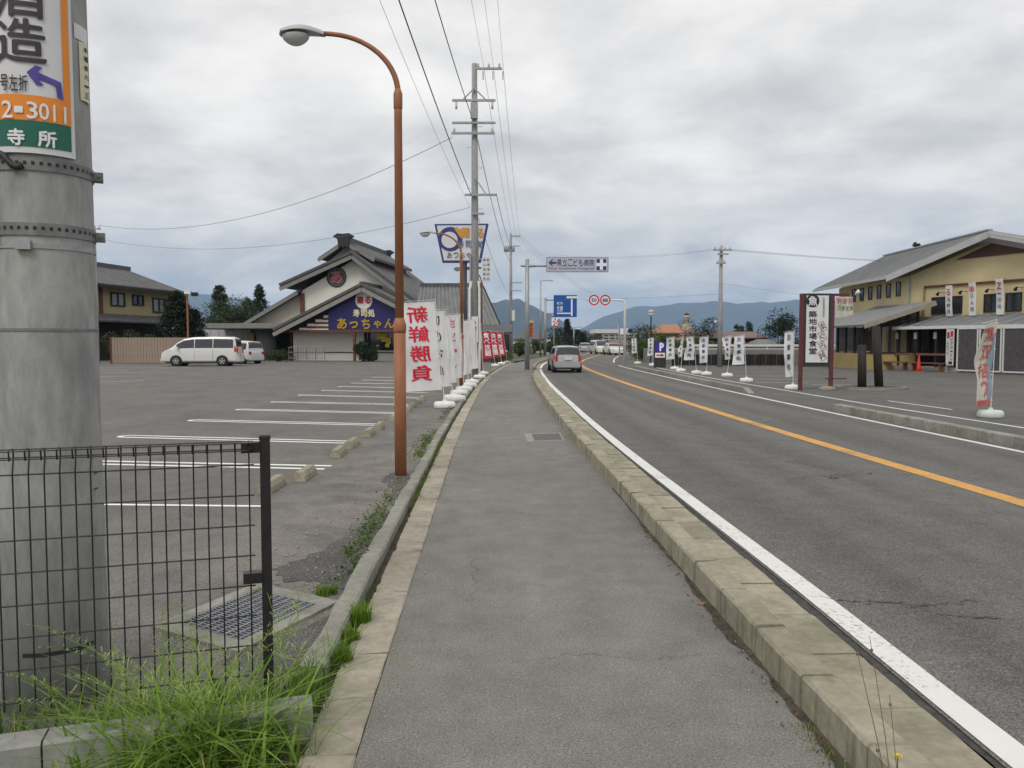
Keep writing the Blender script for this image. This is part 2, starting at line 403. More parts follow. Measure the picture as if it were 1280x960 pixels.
m_white = worn_paint("white_road_paint", (.70, .70, .67), (.20, .195, .19), 0.55)
m_white_lot = worn_paint("white_lot_paint", (.82, .82, .80), (.25, .24, .23), 0.6)
m_yellow = worn_paint("orange_road_paint", (.64, .325, .07), (.22, .17, .11), 0.8)
m_joint = M("joint_tar", (.06, .058, .054), 0.95, 0.4, 20, bump=0.5)

c_edge = catmull([(-8, -.27), (0, -.48), (3, -.6), (6, -.69), (9, -.775), (13.6, -.9), (21, -1.0), (29, -1.04), (39, -.88), (50, -.45), (60, .25), (75, 2.2), (95, 5.6), (130, 12.5), (180, 23), (260, 40)])
c_white = catmull([(-8, 2.2), (0, 1.98), (3, 1.88), (5, 1.84), (7.2, 1.76), (11.5, 1.61), (16.2, 1.50), (20.5, 1.45), (25.7, 1.39), (32, 1.37), (43, 1.5), (50, 1.75), (60, 2.5), (75, 4.5), (95, 7.9), (130, 14.8), (180, 25.3), (260, 42.3)])
c_yellow = catmull([(-8, 5.6), (0, 5.32), (7.9, 5.07), (11.7, 4.9), (15.2, 4.76), (19, 4.64), (24.6, 4.5), (30.6, 4.4), (38.4, 4.36), (49.7, 4.5), (60, 5.15), (75, 7.1), (95, 10.5), (130, 17.4), (180, 27.9), (260, 44.9)])
c_right = catmull([(-8, 8.0), (0, 7.75), (11.5, 7.42), (17.4, 7.22), (24.6, 7.06), (34.8, 7.0), (46, 7.0), (53, 7.15), (60, 7.7), (75, 9.7), (95, 13.1), (130, 20), (180, 30.5), (260, 47.5)])
c_lot = catmull([(-8, 10.6), (8, 9.9), (14.8, 9.48), (20.4, 9.12), (28, 8.92), (34.6, 8.75), (42, 8.78), (50, 8.95), (60, 9.6), (75, 11.7), (95, 15.1), (130, 22), (180, 32.5), (260, 49.5)])
def stations(a, b, near=0.5):
    out = [a]; y = a
    while y < b:
        y += near if y < 30 else (1.0 if y < 80 else 4.0); out.append(min(y, b))
    return out
def strip(name, mat, lo, hi, a, b, z=0.0, thick=0.0, parent=None, wob=0.0):
    mb = MB(); ys = stations(a, b); vs = []
    for y in ys:
        j = random.uniform(-wob, wob) if wob else 0
        vs += [(lo(y) + j, y, z), (hi(y), y, z)]
    fs = [(2 * i, 2 * i + 1, 2 * i + 3, 2 * i + 2) for i in range(len(ys) - 1)]
    mb.add(vs, fs); return mb.build(name, mat, parent)
off = lambda f, d: (lambda y: f(y) + d)
KERB_IN, KERB_W, GUT_W = 1.87, 0.16, 0.42

mb = MB(); mb.grid(lambda u, v: Vector((-14000 + 28000 * u, -1500 + 16500 * v, -0.12)), 8, 8)
struct(mb.build("ground", m_ground))
struct(strip("pavement", m_side, c_edge, off(c_edge, KERB_IN + 0.02), -7, 150, 0.0))
struct(strip("road", m_road, off(c_white, -0.02), off(c_right, 0.24), -7, 260, -0.004))
struct(strip("road_joint", m_joint, lambda y: c_edge(y) + KERB_IN + KERB_W + GUT_W - .03, c_white, -7, 150, -0.010, wob=0.012))
struct(strip("far_pavement", m_lot2, off(c_right, 0.24), c_lot, -7, 170, 0.0))
def poly_sheet(name, pts, mat, z):
    mb = MB(); mb.add([(x, y, z) for x, y in pts], [tuple(range(len(pts)))]); return struct(mb.build(name, mat))
mb = MB()
ys = stations(3.0, 76, 0.8)
vs = []; nx = 14
for y in ys:
    xr = c_edge(y) - 0.40
    for k in range(nx): vs.append((xr - (xr + 62) * (k / (nx - 1)) ** 2.2, y, -0.002 - 0.0 * y))
fs = [(i * nx + k, (i + 1) * nx + k, (i + 1) * nx + k + 1, i * nx + k + 1) for i in range(len(ys) - 1) for k in range(nx - 1)]
mb.add(vs, fs); struct(mb.build("parking_lot", m_lot))
struct(strip("restaurant_lot", m_lot2, c_lot, lambda y: 60.0, -7, 62, 0.0))
struct(strip("kerb_soil", m_soil, off(c_edge, -0.42), off(c_edge, 0.0), -7, 60, -0.03))

# kerb stones, one by one
def kerb_row(name, fn, x0, x1, z0, z1, a, b, L, mat, piece, gap=0.012, c=0.014, jitter=0.004, tilt=0.0):
    root = thing(name, None, None, (fn(a), a, 0), kind='structure')
    mes = []
    for var_ in range(5 if L < .7 else 2):      # worn stones: chipped arrises, slightly uneven tops
        rr = random.Random(var_ * 7 + int(x1 * 100)); mb = MB(); ns = 9; pr = [(x0, z0), (x0, z1 - c), (x0 + c, z1), (x1 - c, z1), (x1, z1 - c), (x1, z0)]; vs = []
        for i in range(ns + 1):
            e = .003 if i in (0, ns) else 0
            ch = rr.random() < .18
            for k, (px_, pz_) in enumerate(pr):
                dx, dz = rr.gauss(0, .0012), rr.gauss(0, .0012)
                if k in (1, 2) and ch: dx += .010 if k == 1 else .006; dz -= .010
                if k in (2, 3): dz -= e
                vs.append((px_ + dx, (L - gap) * i / ns, pz_ + dz))
        n6 = len(pr); mb.add(vs, [(i * n6 + k, i * n6 + k + 1, (i + 1) * n6 + k + 1, (i + 1) * n6 + k) for i in range(ns) for k in range(n6 - 1)] + [tuple(range(n6)), tuple(range(ns * n6, (ns + 1) * n6))])
        mes.append(mb.mesh(piece, mat))
    y = a
    while y < b - 0.05:
        o = bpy.data.objects.new(piece, random.choice(mes)); COL.objects.link(o); o.parent = root
        ang = math.atan2(fn(y + L) - fn(y), L)
        o.location = (fn(y) + random.uniform(-jitter, jitter) - fn(a), y - a, random.uniform(-jitter, jitter))
        o.rotation_euler = (random.uniform(-tilt, tilt), random.uniform(-tilt, tilt), -ang)
        y += L * math.cos(ang)
    return root
kerb_row("roadside_kerb", off(c_edge, KERB_IN), 0, KERB_W, -0.08, 0.155, 0.4, 36.4, 0.6, m_kerb, "kerb_stone", gap=0.010, tilt=0.004, jitter=0.004)
kerb_row("roadside_gutter", off(c_edge, KERB_IN + KERB_W + .003), 0, GUT_W - .04, -0.08, 0.004, 0.4, 36.4, 0.6, m_kerb, "gutter_stone", c=0.008)
kerb_row("far_roadside_kerb", lambda y: c_edge(y) + KERB_IN - .1 + 0.5 * max(0, (50 - y) / 6) ** 2 * .4, 0, KERB_W, -0.08, 0.15, 45, 120, 2.0, m_kerb, "kerb_stone")
struct(strip("gutter_apron", m_kerb, lambda y: c_edge(y) + KERB_IN + .05, off(c_white, -.03), 36.4, 150, -0.002))
kerb_row("lot_kerb", off(c_edge, -.40), 0, .13, -0.1, 0.055, 3.72, 58, 2.0, m_kerb_g, "kerb_stone", gap=0.018, tilt=0.006)
kerb_row("border_edging", off(c_edge, -.215), 0, .213, -0.1, 0.012, -3.0, 60, 1.0, m_slab, "edging_slab", gap=0.008, c=0.006, jitter=0.003, tilt=0.004)
kerb_row("restaurant_kerb", off(c_right, 0.20), 0, .19, -0.05, 0.17, 3.0, 18.3, 0.9, m_kerb_g, "kerb_stone")
kerb_row("distant_kerb", off(c_right, 0.22), 0, .19, -0.05, 0.17, 25.0, 47.5, 0.9, m_kerb_g, "kerb_stone")
# sloped ends of the two far kerbs
for yy, s in ((18.3, 1), (25.0, -1)):
    mb = MB(); x = c_right(yy) + .2
    mb.poly_slab([(x, yy, -.05), (x, yy, .165), (x, yy + .6 * s, .02), (x, yy + .6 * s, -.05)], (.19, 0, 0))
    root = [o for o in COL.objects if o.name == ("restaurant_kerb" if s > 0 else "distant_kerb")][0]
    mb.build("kerb_end", m_kerb_g, root)

# painted lines
struct(strip("white_edge_line", m_white, c_white, off(c_white, 0.15), -7, 46, 0.0))
struct(strip("white_edge_line", m_white, c_white, off(c_white, 0.15), 47.5, 200, 0.0))
struct(strip("orange_centre_line", m_yellow, off(c_yellow, -.115), off(c_yellow, .115), -7, 200, 0.0))
struct(strip("white_far_edge_line", m_white, off(c_right, -.06), off(c_right, .06), -7, 53.3, 0.0))
struct(strip("white_far_edge_line", m_white, off(c_right, -.06), off(c_right, .06), 61, 200, 0.0))
struct(strip("white_boundary_line", m_white, off(c_lot, -.05), off(c_lot, .05), 5, 50, 0.004))
def seg_line(name, a, b, wd, mat, z=0.003):
    a, b = Vector(a), Vector(b); d = (b - a).normalized(); n = Vector((-d.y, d.x, 0)) * wd / 2
    mb = MB(); k = 8; vs = []
    for i in range(k + 1):
        p = a + (b - a) * (i / k); vs += [p - n + Vector((0, 0, z)), p + n + Vector((0, 0, z))]
    mb.add(vs, [(2 * i, 2 * i + 1, 2 * i + 3, 2 * i + 2) for i in range(k)])
    return struct(mb.build(name, mat))
def bay_line(l, r, double=True):
    a, b = G(*l), G(*r)
    if not double: seg_line("bay_line", a, b, .07, m_white_lot); return
    d = (b - a).normalized(); n = Vector((-d.y, d.x, 0))
    mb = MB(); wd = .095; g = .125; z = Vector((0, 0, .003))
    for s in (-1, 1):
        p0, p1 = a + n * g * s, b + n * g * s; k = 6
        vs = []
        for i in range(k + 1):
            p = p0 + (p1 - p0) * i / k; vs += [p - n * wd / 2 + z, p + n * wd / 2 + z]
        mb.add(vs, [(2 * i, 2 * i + 1, 2 * i + 3, 2 * i + 2) for i in range(k)])
    arc = []
    for i in range(9):
        t = math.pi / 2 + math.pi * i / 8; e = d * math.cos(t) + n * math.sin(t)
        arc += [a + e * (g - wd / 2) + z, a + e * (g + wd / 2) + z]
    mb.add(arc, [(2 * i, 2 * i + 1, 2 * i + 3, 2 * i + 2) for i in range(8)])
    struct(mb.build("bay_line", m_white_lot))
bays = [((-120, 628), (330, 633), False), ((60, 577), (410, 584.5), True), ((160, 545.5), (440, 553), True), ((245, 525.5), (473, 531), True), ((303, 512), (497, 516.5), True),
        ((346, 502.5), (515, 506), True), ((379, 494), (525, 497.5), True), ((408, 488), (533, 491), True), ((428, 483), (540, 486), True), ((444, 479), (546, 481), True), ((457, 475), (552, 477), True), ((470, 471.5), (557, 473), True)]
for l, r, d in bays: bay_line(l, r, d)
for (l, r) in [((60, 462), (160, 463)), ((70, 466), (215, 465)), ((20, 472), (190, 470)), ((110, 459), (240, 459.5)), ((40, 480), (180, 476))]:
    bay_line(l, r, False)
for (l, r) in [((1110, 501), (1190, 512)), ((940, 474), (1000, 474.5)), ((945, 478), (1010, 478.5)), ((1015, 481), (1065, 481.5)), ((900, 470), (985, 470))]:
    bay_line(l, r, False)

# cracks that run across the lane
def crack(pts, seed):
    rr = random.Random(seed); ps = []
    for i in range(len(pts) - 1):
        a, b = G(*pts[i]), G(*pts[i + 1])
        for k in range(14): ps.append(a.lerp(b, k / 14) + Vector((rr.gauss(0, .012), rr.gauss(0, .022), 0)))
    vs = []
    for i, p in enumerate(ps):
        w_ = rr.uniform(.0015, .009) * (1 if .1 < i / len(ps) < .9 else .3); vs += [(p.x, p.y - w_, .0012), (p.x, p.y + w_, .0012)]
    mb = MB(); mb.add(vs, [(2 * i, 2 * i + 1, 2 * i + 3, 2 * i + 2) for i in range(len(ps) - 1)]); struct(mb.build("road_crack", m_joint))
crack([(1004, 744), (1080, 752), (1160, 754), (1252, 750)], 3)
crack([(1120, 754), (1180, 768), (1275, 775)], 4)
crack([(905, 560), (960, 566), (1040, 563)], 5)
# ------------------------------------------------------------------ mountains
def mountain(name, prof, dist, mat, depth, seed, foot=-0.002):
    rnd = random.Random(seed); xs = [p[0] for p in prof]; hs = [427 - p[1] for p in prof]
    n = 260; rows = 14; vs = []
    rng = np.random.RandomState(seed); ph = rng.rand(8) * 6.28
    for j in range(rows + 1):
        t = j / rows
        for i in range(n + 1):
            px = xs[0] + (xs[-1] - xs[0]) * i / n
            h = float(np.interp(px, xs, hs))
            h += 1.3 * math.sin(px * .055 + ph[0]) + 0.9 * math.sin(px * .13 + ph[1]) + .5 * math.sin(px * .31 + ph[2])
            d = dist + depth * t
            ridge = t * (1 + 0.10 * math.sin(px * .09 + ph[3] + 3 * t) * (1 - t) * 4 * t + .06 * math.sin(px * .21 + ph[4] - 5 * t) * (1 - t) * 4)
            z = max(0, h) / F_PX * (dist + depth) * ridge
            X = (px - 640) / F_PX * d
            vs.append((X, d, z - 5 if j == 0 else z))
    fs = [(j * (n + 1) + i, j * (n + 1) + i + 1, (j + 1) * (n + 1) + i + 1, (j + 1) * (n + 1) + i) for j in range(rows) for i in range(n)]
    back = len(vs)
    for i in range(n + 1):
        x, y, z = vs[rows * (n + 1) + i]; vs.append((x * 1.1, y + 900, -20))
    fs += [(rows * (n + 1) + i, rows * (n + 1) + i + 1, back + i + 1, back + i) for i in range(n)]
    mb = MB(); mb.add(vs, fs); return struct(mb.build(name, mat, smooth=True))
m_forest = M("mountain_forest", (.022, .036, .042), 0.95, 0.35, 0.004)
mountain("far_mountains", [(-700, 352), (-300, 360), (0, 366), (120, 368), (240, 364), (300, 374), (360, 384), (470, 392), (560, 396), (640, 400), (700, 416), (725, 410), (750, 399), (790, 384), (830, 380), (900, 378), (1000, 377), (1100, 374), (1280, 366), (1600, 355), (2000, 350)], 7600, m_forest, 1500, 3)
mountain("near_mountain", [(480, 427), (540, 408), (585, 388), (610, 378), (632, 373), (648, 374), (664, 381), (690, 396), (715, 408), (745, 417), (790, 427)], 4600, m_forest, 900, 5)

# ================================================================== FOREGROUND
m_steel = M("galvanised_steel", (.34, .35, .36), 0.5, 0.2, 12, 0.5)
m_steel_d = M("dull_band_steel", (.20, .205, .20), 0.6, 0.25, 14, 0.4)
m_black = M("black_fence_paint", (.018, .016, .017), 0.45, 0.3, 20)
m_brown = M("brown_lamp_paint", (.30, .122, .056), 0.55, 0.22, 9, streak=0.3, bump=.15)
m_maroon = M("maroon_paint", (.115, .028, .03), 0.5, 0.2, 5)
m_lampgrey = M("lamp_head_grey", (.42, .43, .43), 0.45, 0.1, 6)
m_glassy = M("lamp_glass", (.50, .52, .50), 0.12, 0.05, 3, spec=0.6)
m_plwhite = M("white_plastic", (.72, .72, .68), 0.5, 0.12, 7)
m_pl_pale = M("pale_green_plastic", (.55, .62, .58), 0.5, 0.08, 7)
m_cloth_w = M("white_banner_cloth", (.76, .76, .75), 0.85, 0.05, 3, trans=0.25)
m_cloth_r = M("red_banner_cloth", (.50, .035, .06), 0.85, 0.1, 3, trans=0.2)
m_cloth_b = M("blue_grey_banner_cloth", (.30, .38, .48), 0.85, 0.1, 3, trans=0.2)
m_ink_r = M("red_ink", (.62, .02, .05), 0.8, 0.08, 9)
m_ink_k = M("black_ink", (.03, .03, .04), 0.8, 0.2, 9)
m_ink_b = M("navy_ink", (.05, .06, .20), 0.8, 0.15, 9)
m_ink_w = M("white_ink", (.80, .80, .80), 0.7, 0.05, 9)
m_signw = M("white_sign_face", (.66, .66, .67), 0.4, 0.05, 4)
m_orange = M("orange_sign_face", (.80, .26, .025), 0.4, 0.05, 4)
m_green = M("green_sign_face", (.012, .125, .085), 0.4, 0.06, 4)
m_violet = M("violet_arrow_ink", (.085, .06, .30), 0.5, 0.08, 4)
m_cream = M("cream_plate", (.66, .63, .44), 0.5, 0.06, 5)
m_wire = M("cable_black", (.03, .03, .032), 0.6, 0.2, 5)
m_wire_l = M("cable_grey", (.16, .16, .17), 0.6, 0.2, 5)
m_ceramic = M("white_porcelain", (.6, .6, .58), 0.2, 0.05, 5)

# ---- the concrete utility pole with the curved advertisement
NP = Vector((-2.055, 3.52, 0)); NPR = 0.214
def np_r(z): return NPR - 0.0067 * max(z, 0)
pole = thing("utility_pole", "thick grey concrete utility pole behind the black mesh fence, wrapped in a curved board", "utility pole", NP)
mb = MB(); mb.tube([NP + Vector((0, 0, z)) for z in (-0.15, 1, 2, 3, 5, 9, 13.4)], [np_r(z) for z in (0, 1, 2, 3, 5, 9, 13.4)], 48); mb.build("shaft", m_pole, pole, True)
FACE = math.atan2(-NP.y, -NP.x)          # angle of the side that looks at the pavement where we stand
def on_pole(phi, z, dr=0.0):             # phi in radians, to the right as seen
    a = FACE + phi; r = np_r(z) + dr
    return NP + Vector((r * math.cos(a), r * math.sin(a), z))
def band(name, z, h, dr, a0, a1, mat, parent, n=40):
    mb = MB(); mb.grid(lambda u, v: on_pole(a0 + (a1 - a0) * u, z - h / 2 + h * v, dr), n, 1)
    mb.grid(lambda u, v: on_pole(a0 + (a1 - a0) * u, z + (h / 2 if v else h / 2), dr * v), n, 1)
    mb.grid(lambda u, v: on_pole(a0 + (a1 - a0) * u, z - h / 2, dr * (1 - v)), n, 1)
    return mb.build(name, mat, parent)
def pz(y, x=48):                           # height of the point of the pole's front seen at photo height y
    return P(x, y, NP.y - NPR).z
for zb in (pz(203), pz(285)):
    b_ = band("steel_band", zb, .052, .006, -math.pi, math.pi, m_steel_d, pole, 64)
    for k in range(-9, 10):
        mb = MB(); a = k * 0.145
        mb.add([on_pole(a + dx, zb + .004 + dz, .0075) for dx, dz in ((-.03, -.007), (.03, -.007), (.03, .007), (-.03, .007))], [(0, 1, 2, 3)])
        mb.build("band_slot", m_black, b_)
    T = Matrix.Translation(on_pole(1.5, zb, .03)) @ Matrix.Rotation(FACE + 1.5, 4, 'Z')
    cl = MB().box(-.03, .012, -.035, .035, -.018, .018, T).build("band_clamp", m_steel_d, b_)
    MB().cyl(T @ Vector((-.005, -.055, 0)), T @ Vector((-.005, .055, 0)), .007, n=8).build("bolt", m_steel_d, cl)
band("thin_strap", pz(306), .022, .004, -math.pi, math.pi, m_steel, pole, 56)
T = Matrix.Translation(on_pole(-.35, pz(306), .012)) @ Matrix.Rotation(FACE - .35, 4, 'Z')
MB().box(-.008, .012, -.03, .03, -.018, .018, T).build("strap_buckle", m_steel, pole)
band("thin_strap", pz(412), .012, .003, -math.pi, math.pi, m_steel_d, pole, 56)
mb = MB(); mb.tube([on_pole(-.95, z, .012) for z in (2.0, 2.3, 2.6)], .011, 8); mb.tube([on_pole(-.95 + i * .09, 2.345 + .03 * math.sin(i * .8), .016) for i in range(8)], .013, 8); mb.build("black_cable", m_wire, pole, True)
band("black_mark", .27, .018, .002, -.62, .75, M("black_strap", (.03, .03, .03), .8), pole, 30)
for (a, z) in ((.95, .95), (.98, 1.02), (.93, 1.1)): MB().lathe([(.001, 0), (.012, 0), (.012, .002), (.001, .002)], 8, on_pole(a, z, .002)).build("rust_spot", M("rust", (.06, .03, .02), .9), pole)
for k in range(8):   # step bolts high up
    z = 4.2 + k * .45; a = 1.2 if k % 2 else -1.9
    MB().cyl(on_pole(a, z), on_pole(a, z, .16), .009, n=6).build("step_bolt", m_steel, pole)
for z, l in ((12.9, 1.1), (11.4, 1.0), (10.2, 1.0)):
    MB().box(NP.x - l, NP.x + l + .2, NP.y - .26, NP.y - .18, z - .04, z + .04).build("cross_arm", m_steel, pole)

# board: angle from photo x
ZB = pz(190); BD = .014
def to_px(p):
    d = p - Vector((0, 0, CAM_H)); f_ = d.y * math.cos(PITCH) - d.z * math.sin(PITCH); return 640 + F_PX * d.x / f_
def bphi(x):
    lo, hi = -1.45, 1.3
    for _ in range(40):
        m_ = (lo + hi) / 2
        if to_px(on_pole(m_, 2.75, BD)) < x: lo = m_
        else: hi = m_
    return lo
PHI_R = bphi(91); PHI_L = PHI_R - 2.02; ZT = ZB + 1.62
board = thing("advertising_board", "curved orange, white and green advertising board strapped round the thick utility pole", "sign", on_pole((PHI_L + PHI_R) / 2, ZB, BD))
def bfn(d=0.0): return lambda u, v: on_pole(PHI_L + (PHI_R - PHI_L) * u, ZB + (ZT - ZB) * v, BD + d)
mb = MB(); mb.grid(bfn(0), 40, 2); mb.grid(lambda u, v: bfn(-.004)(1 - u, v), 40, 2); mb.build("board_face", m_signw, board)
def bpatch(name, x0, x1, y0, y1, mat, d, n=24, lefty=None):
    a0 = PHI_L + .03 if x0 is None else bphi(x0); a1 = bphi(x1); z0, z1 = pz(y1), pz(y0)
    mb = MB(); mb.grid(lambda u, v: on_pole(a0 + (a1 - a0) * u, z0 + (z1 - z0) * v, BD + d), n, 1); return mb.build(name, mat, board)
bpatch("orange_panel", None, 86.5, 117, 149, m_orange, .0025)
bpatch("orange_border", 78, 86.5, -230, 116.9, m_orange, .0025, 6)
bpatch("green_panel", None, 86, 149.4, 182, m_green, .0025)
def bletters(name, s, x0, y0, x1, y1, mat, bold=.012):
    a0, a1 = (bphi(x0), bphi(x1)) ; z0, z1 = pz(y1), pz(y0)
    letters(name, s, lambda x, y: on_pole(x, y, BD + .0055), mat, board, (a0, z0, a1, z1), bold=bold, cut=True)
m_kan = M("dark_brown_ink", (.045, .035, .05), .5)
A = lambda deg: 48 + 65 * math.sin(R(deg))
bletters("lettering", "造", -3, 22, 58, 76, m_kan, .014)
bletters("lettering", "酒", -3, -38, 57, 19, m_kan, .014)
for ch, a0, a1 in (("号", 1, 10), ("左", 11.5, 22), ("折", 23, 34)): bletters("lettering", ch, a0, 93, a1, 113, m_kan, .012)
for ch, a0, a1 in (("2", 2, 14.5), ("-", 17, 27), ("3", 32, 45), ("0", 47, 59), ("1", 63, 68), ("1", 76, 81)): bletters("lettering", ch, a0, 126, a1, 147, m_ink_w, .012)
for ch, a0, a1 in (("寺", 8, 28), ("所", 45, 67)): bletters("lettering", ch, a0, 161, a1, 181, m_ink_w, .03)
# the bent violet arrow
def arrow_pts(): return [(33, 89), (44, 79), (53, 81), (46, 87), (75, 95), (77, 117), (70, 116), (68.5, 101), (46, 96), (54, 103), (45, 104)]
mb = MB(); mb.add([on_pole(bphi(x), pz(y), BD + .0055) for x, y in arrow_pts()], [tuple(range(11))]); mb.build("turn_arrow", m_violet, board)
plate = thing("number_plate", "narrow cream number plate on the right side of the concrete utility pole", "sign", on_pole(1.2, pz(130)))
mb = MB(); z0, z1 = pz(108), pz(30); mb.grid(lambda u, v: on_pole(.88 + .36 * u, z0 + (z1 - z0) * v, .004 + .006 * math.sin(math.pi * u)), 8, 6); mb.build("plate_face", m_cream, plate, True)
zp_ = (z1 - z0) / 6.4
for i, ch in enumerate("木場寺八一三"): letters("lettering", ch, lambda x, y: on_pole(x, y, .0125), m_ink_k, plate, (.98, z1 - zp_ * (i + 1), 1.12, z1 - zp_ * i - .016), bold=.006)
mb = MB(); z0, z1 = pz(28), pz(8); mb.grid(lambda u, v: on_pole(.76 + .5 * u, z0 + (z1 - z0) * v, .003), 8, 1); tag(mb.build("paper_label", m_signw), "small white label on the concrete utility pole above the cream plate", "label")

# ---- low wall and black mesh fence
WA, WB = G(390, 866, .12), Vector((-3.6, 2.42, .12))
wd = (Vector((WB.x, WB.y, 0)) - Vector((WA.x, WA.y, 0))).normalized(); wn = Vector((-wd.y, wd.x, 0))
if wn.y > 0: wn = -wn
wall = thing("low_wall", "low pale concrete wall under the black mesh fence beside the pavement", "wall", (WA.x, WA.y, -.2))
L0 = 0
for i, L in enumerate((.98, 1.2, 1.2)):
    a = WA + wd * (L0 + .004); b_ = WA + wd * (L0 + L - .004); L0 += L
    mb = MB(); c = .012
    pr = [(0, -.45), (0, .12 - c), (c, .12), (.13 - c, .12), (.13, .12 - c), (.13, -.45)]
    mb.poly_slab([Vector((a.x, a.y, 0)) + wn * u + Vector((0, 0, v)) for u, v in pr], (b_.x - a.x, b_.y - a.y, 0)); mb.build("wall_block", m_conc, wall)
fence = thing("mesh_fence", "black welded mesh fence on the low concrete wall in front of the utility pole", "fence", (WA.x, WA.y, .12))
FP = G(336, 858, .12); FP = Vector((FP.x, FP.y, .12)); ftop = 1.075
MB().box(-.021, .021, -.021, .021, -.1, ftop, Matrix.Translation(FP) @ Matrix.Rotation(math.atan2(wd.y, wd.x), 4, 'Z')).build("fence_post", m_black, fence)
MB().bbox(-.024, .024, -.024, .024, ftop - .004, ftop + .012, .006, Matrix.Translation(FP) @ Matrix.Rotation(math.atan2(wd.y, wd.x), 4, 'Z')).build("post_cap", m_black, fence)
FP2 = FP + wd * 2.0
MB().box(-.021, .021, -.021, .021, -.1, ftop, Matrix.Translation(FP2) @ Matrix.Rotation(math.atan2(wd.y, wd.x), 4, 'Z')).build("fence_post", m_black, fence)
fo = wn * .0
def fpt(t, z, o=0): return FP + wd * t + wn * o + Vector((0, 0, z * 1.075))
zs = [.055, .175, .295, .415, .535, .655, .775, .895]
for z in zs: MB().cyl(fpt(.045, z), fpt(2.6, z), .0033, n=6).build("horizontal_wire", m_black, fence)
for z, o in ((.955, .035), (.985, .045), (.985, -.02), (.955, -.02)): MB().cyl(fpt(.045, z, o), fpt(2.6, z, o), .0028, n=6).build("horizontal_wire", m_black, fence)
t = .065
while t < 2.6:
    MB().tube([fpt(t, .02), fpt(t, .90), fpt(t, .955, -.02), fpt(t, .985, -.018), fpt(t, .99, .01), fpt(t, .985, .045), fpt(t, .95, .036)], .0032, 5).build("vertical_wire", m_black, fence); t += .0545
for z in (.965, .45):
    T = Matrix.Translation(fpt(.06, z)) @ Matrix.Rotation(math.atan2(wd.y, wd.x), 4, 'Z')
    c_ = MB().box(-.04, .035, -.022, .03, -.022, .022, T).build("clamp", m_black, fence)
    MB().cyl(T @ Vector((0, -.04, 0)), T @ Vector((0, .05, 0)), .009, n=8).build("bolt", m_black, c_)

# ---- drain with grating in the lot
g0, g1, g2, g3 = G(189, 786), G(321, 731), G(424, 754), G(297, 818)
drain = thing("drain_grating", "square steel drain grating in a concrete frame behind the fence post", "drain", g0)
def gp(u, v, z=0): return (g0 * (1 - u) + g1 * u) * (1 - v) + (g3 * (1 - u) + g2 * u) * v + Vector((0, 0, z))
fr = .13
mb = MB()
for (u0, u1, v0, v1) in ((0, 1, 0, fr), (0, 1, 1 - fr, 1), (0, fr, fr, 1 - fr), (1 - fr, 1, fr, 1 - fr)):
    mb.poly_slab([gp(u0, v0, -.05), gp(u1, v0, -.05), gp(u1, v1, -.05), gp(u0, v1, -.05)], (0, 0, .066))
mb.build("drain_frame", m_kerb_g, drain)
mb = MB(); mb.quad(gp(fr, fr, .0005), gp(1 - fr, fr, .0005), gp(1 - fr, 1 - fr, .0005), gp(fr, 1 - fr, .0005)); mb.build("drain_pit", M("drain_dark", (.012, .012, .013), .95), drain)
m_grate = M("grating_steel", (.30, .31, .33), 0.5, 0.25, 20, 0.5)
for i in range(23):
    u = fr + .01 + (1 - 2 * fr - .02) * i / 22
    mb = MB(); mb.poly_slab([gp(u - .004, fr, .003), gp(u + .004, fr, .003), gp(u + .004, 1 - fr, .003), gp(u - .004, 1 - fr, .003)], (0, 0, .014)); mb.build("grate_bar", m_grate, drain)
for i in range(9):
    v = fr + .03 + (1 - 2 * fr - .06) * i / 8
    mb = MB(); mb.poly_slab([gp(fr, v - .008, .004), gp(1 - fr, v - .008, .004), gp(1 - fr, v + .008, .004), gp(fr, v + .008, .004)], (0, 0, .0155)); mb.build("cross_bar", m_grate, drain)
# manhole strip in the pavement
h0, h1, h2, h3 = G(655, 542.5), G(700, 541), G(706, 551), G(659, 552.5)
mh = thing("inspection_cover", "rectangular steel-framed inspection cover let into the grey pavement", "manhole cover", h0)
def hp(u, v, z): return (h0 * (1 - u) + h1 * u) * (1 - v) + (h3 * (1 - u) + h2 * u) * v + Vector((0, 0, z))
mb = MB()
for (u0, u1, v0, v1) in ((0, 1, 0, .09), (0, 1, .91, 1), (0, .2, .09, .91), (.955, 1, .09, .91)): mb.poly_slab([hp(u0, v0, -.01), hp(u1, v0, -.01), hp(u1, v1, -.01), hp(u0, v1, -.01)], (0, 0, .0165))
mb.build("cover_frame", M("pale_frame_concrete", (.27, .26, .235), .8), mh)
mb = MB(); mb.quad(hp(.2, .09, .004), hp(.955, .09, .004), hp(.955, .91, .004), hp(.2, .91, .004)); mb.build("cover_plate", M("cover_iron", (.10, .10, .10), .7, .3, 12), mh)


# ---- wheel stops
def wheel_stop(px, py, L=.58, label=None):
    o = G(px, py); a = math.atan2(1, -.03)
    T = Matrix.Translation(o) @ Matrix.Rotation(R(random.uniform(-4, 4)), 4, 'Z')
    mb = MB(); pr = [(-.075, 0), (-.07, .06), (-.04, .11), (.04, .11), (.07, .06), (.075, 0)]
    mb.poly_slab([T @ Vector((x, -L / 2, z)) for x, z in pr], T.to_3x3() @ Vector((0, L, 0)))
    me = mb.mesh("wheel_stop", m_stop); ob = bpy.data.objects.new("wheel_stop", me); COL.objects.link(ob)
    return tag(ob, "weathered concrete wheel stop at the end of a parking bay", "wheel stop", "wheel stops along the parking bays")
for p in ((340, 611), (381, 597), (423, 569), (440, 558), (461, 544), (474, 536), (492, 525.5), (500, 519.5), (509, 513.5), (515, 509.5), (522, 504.5), (527, 500.5)): wheel_stop(*p)

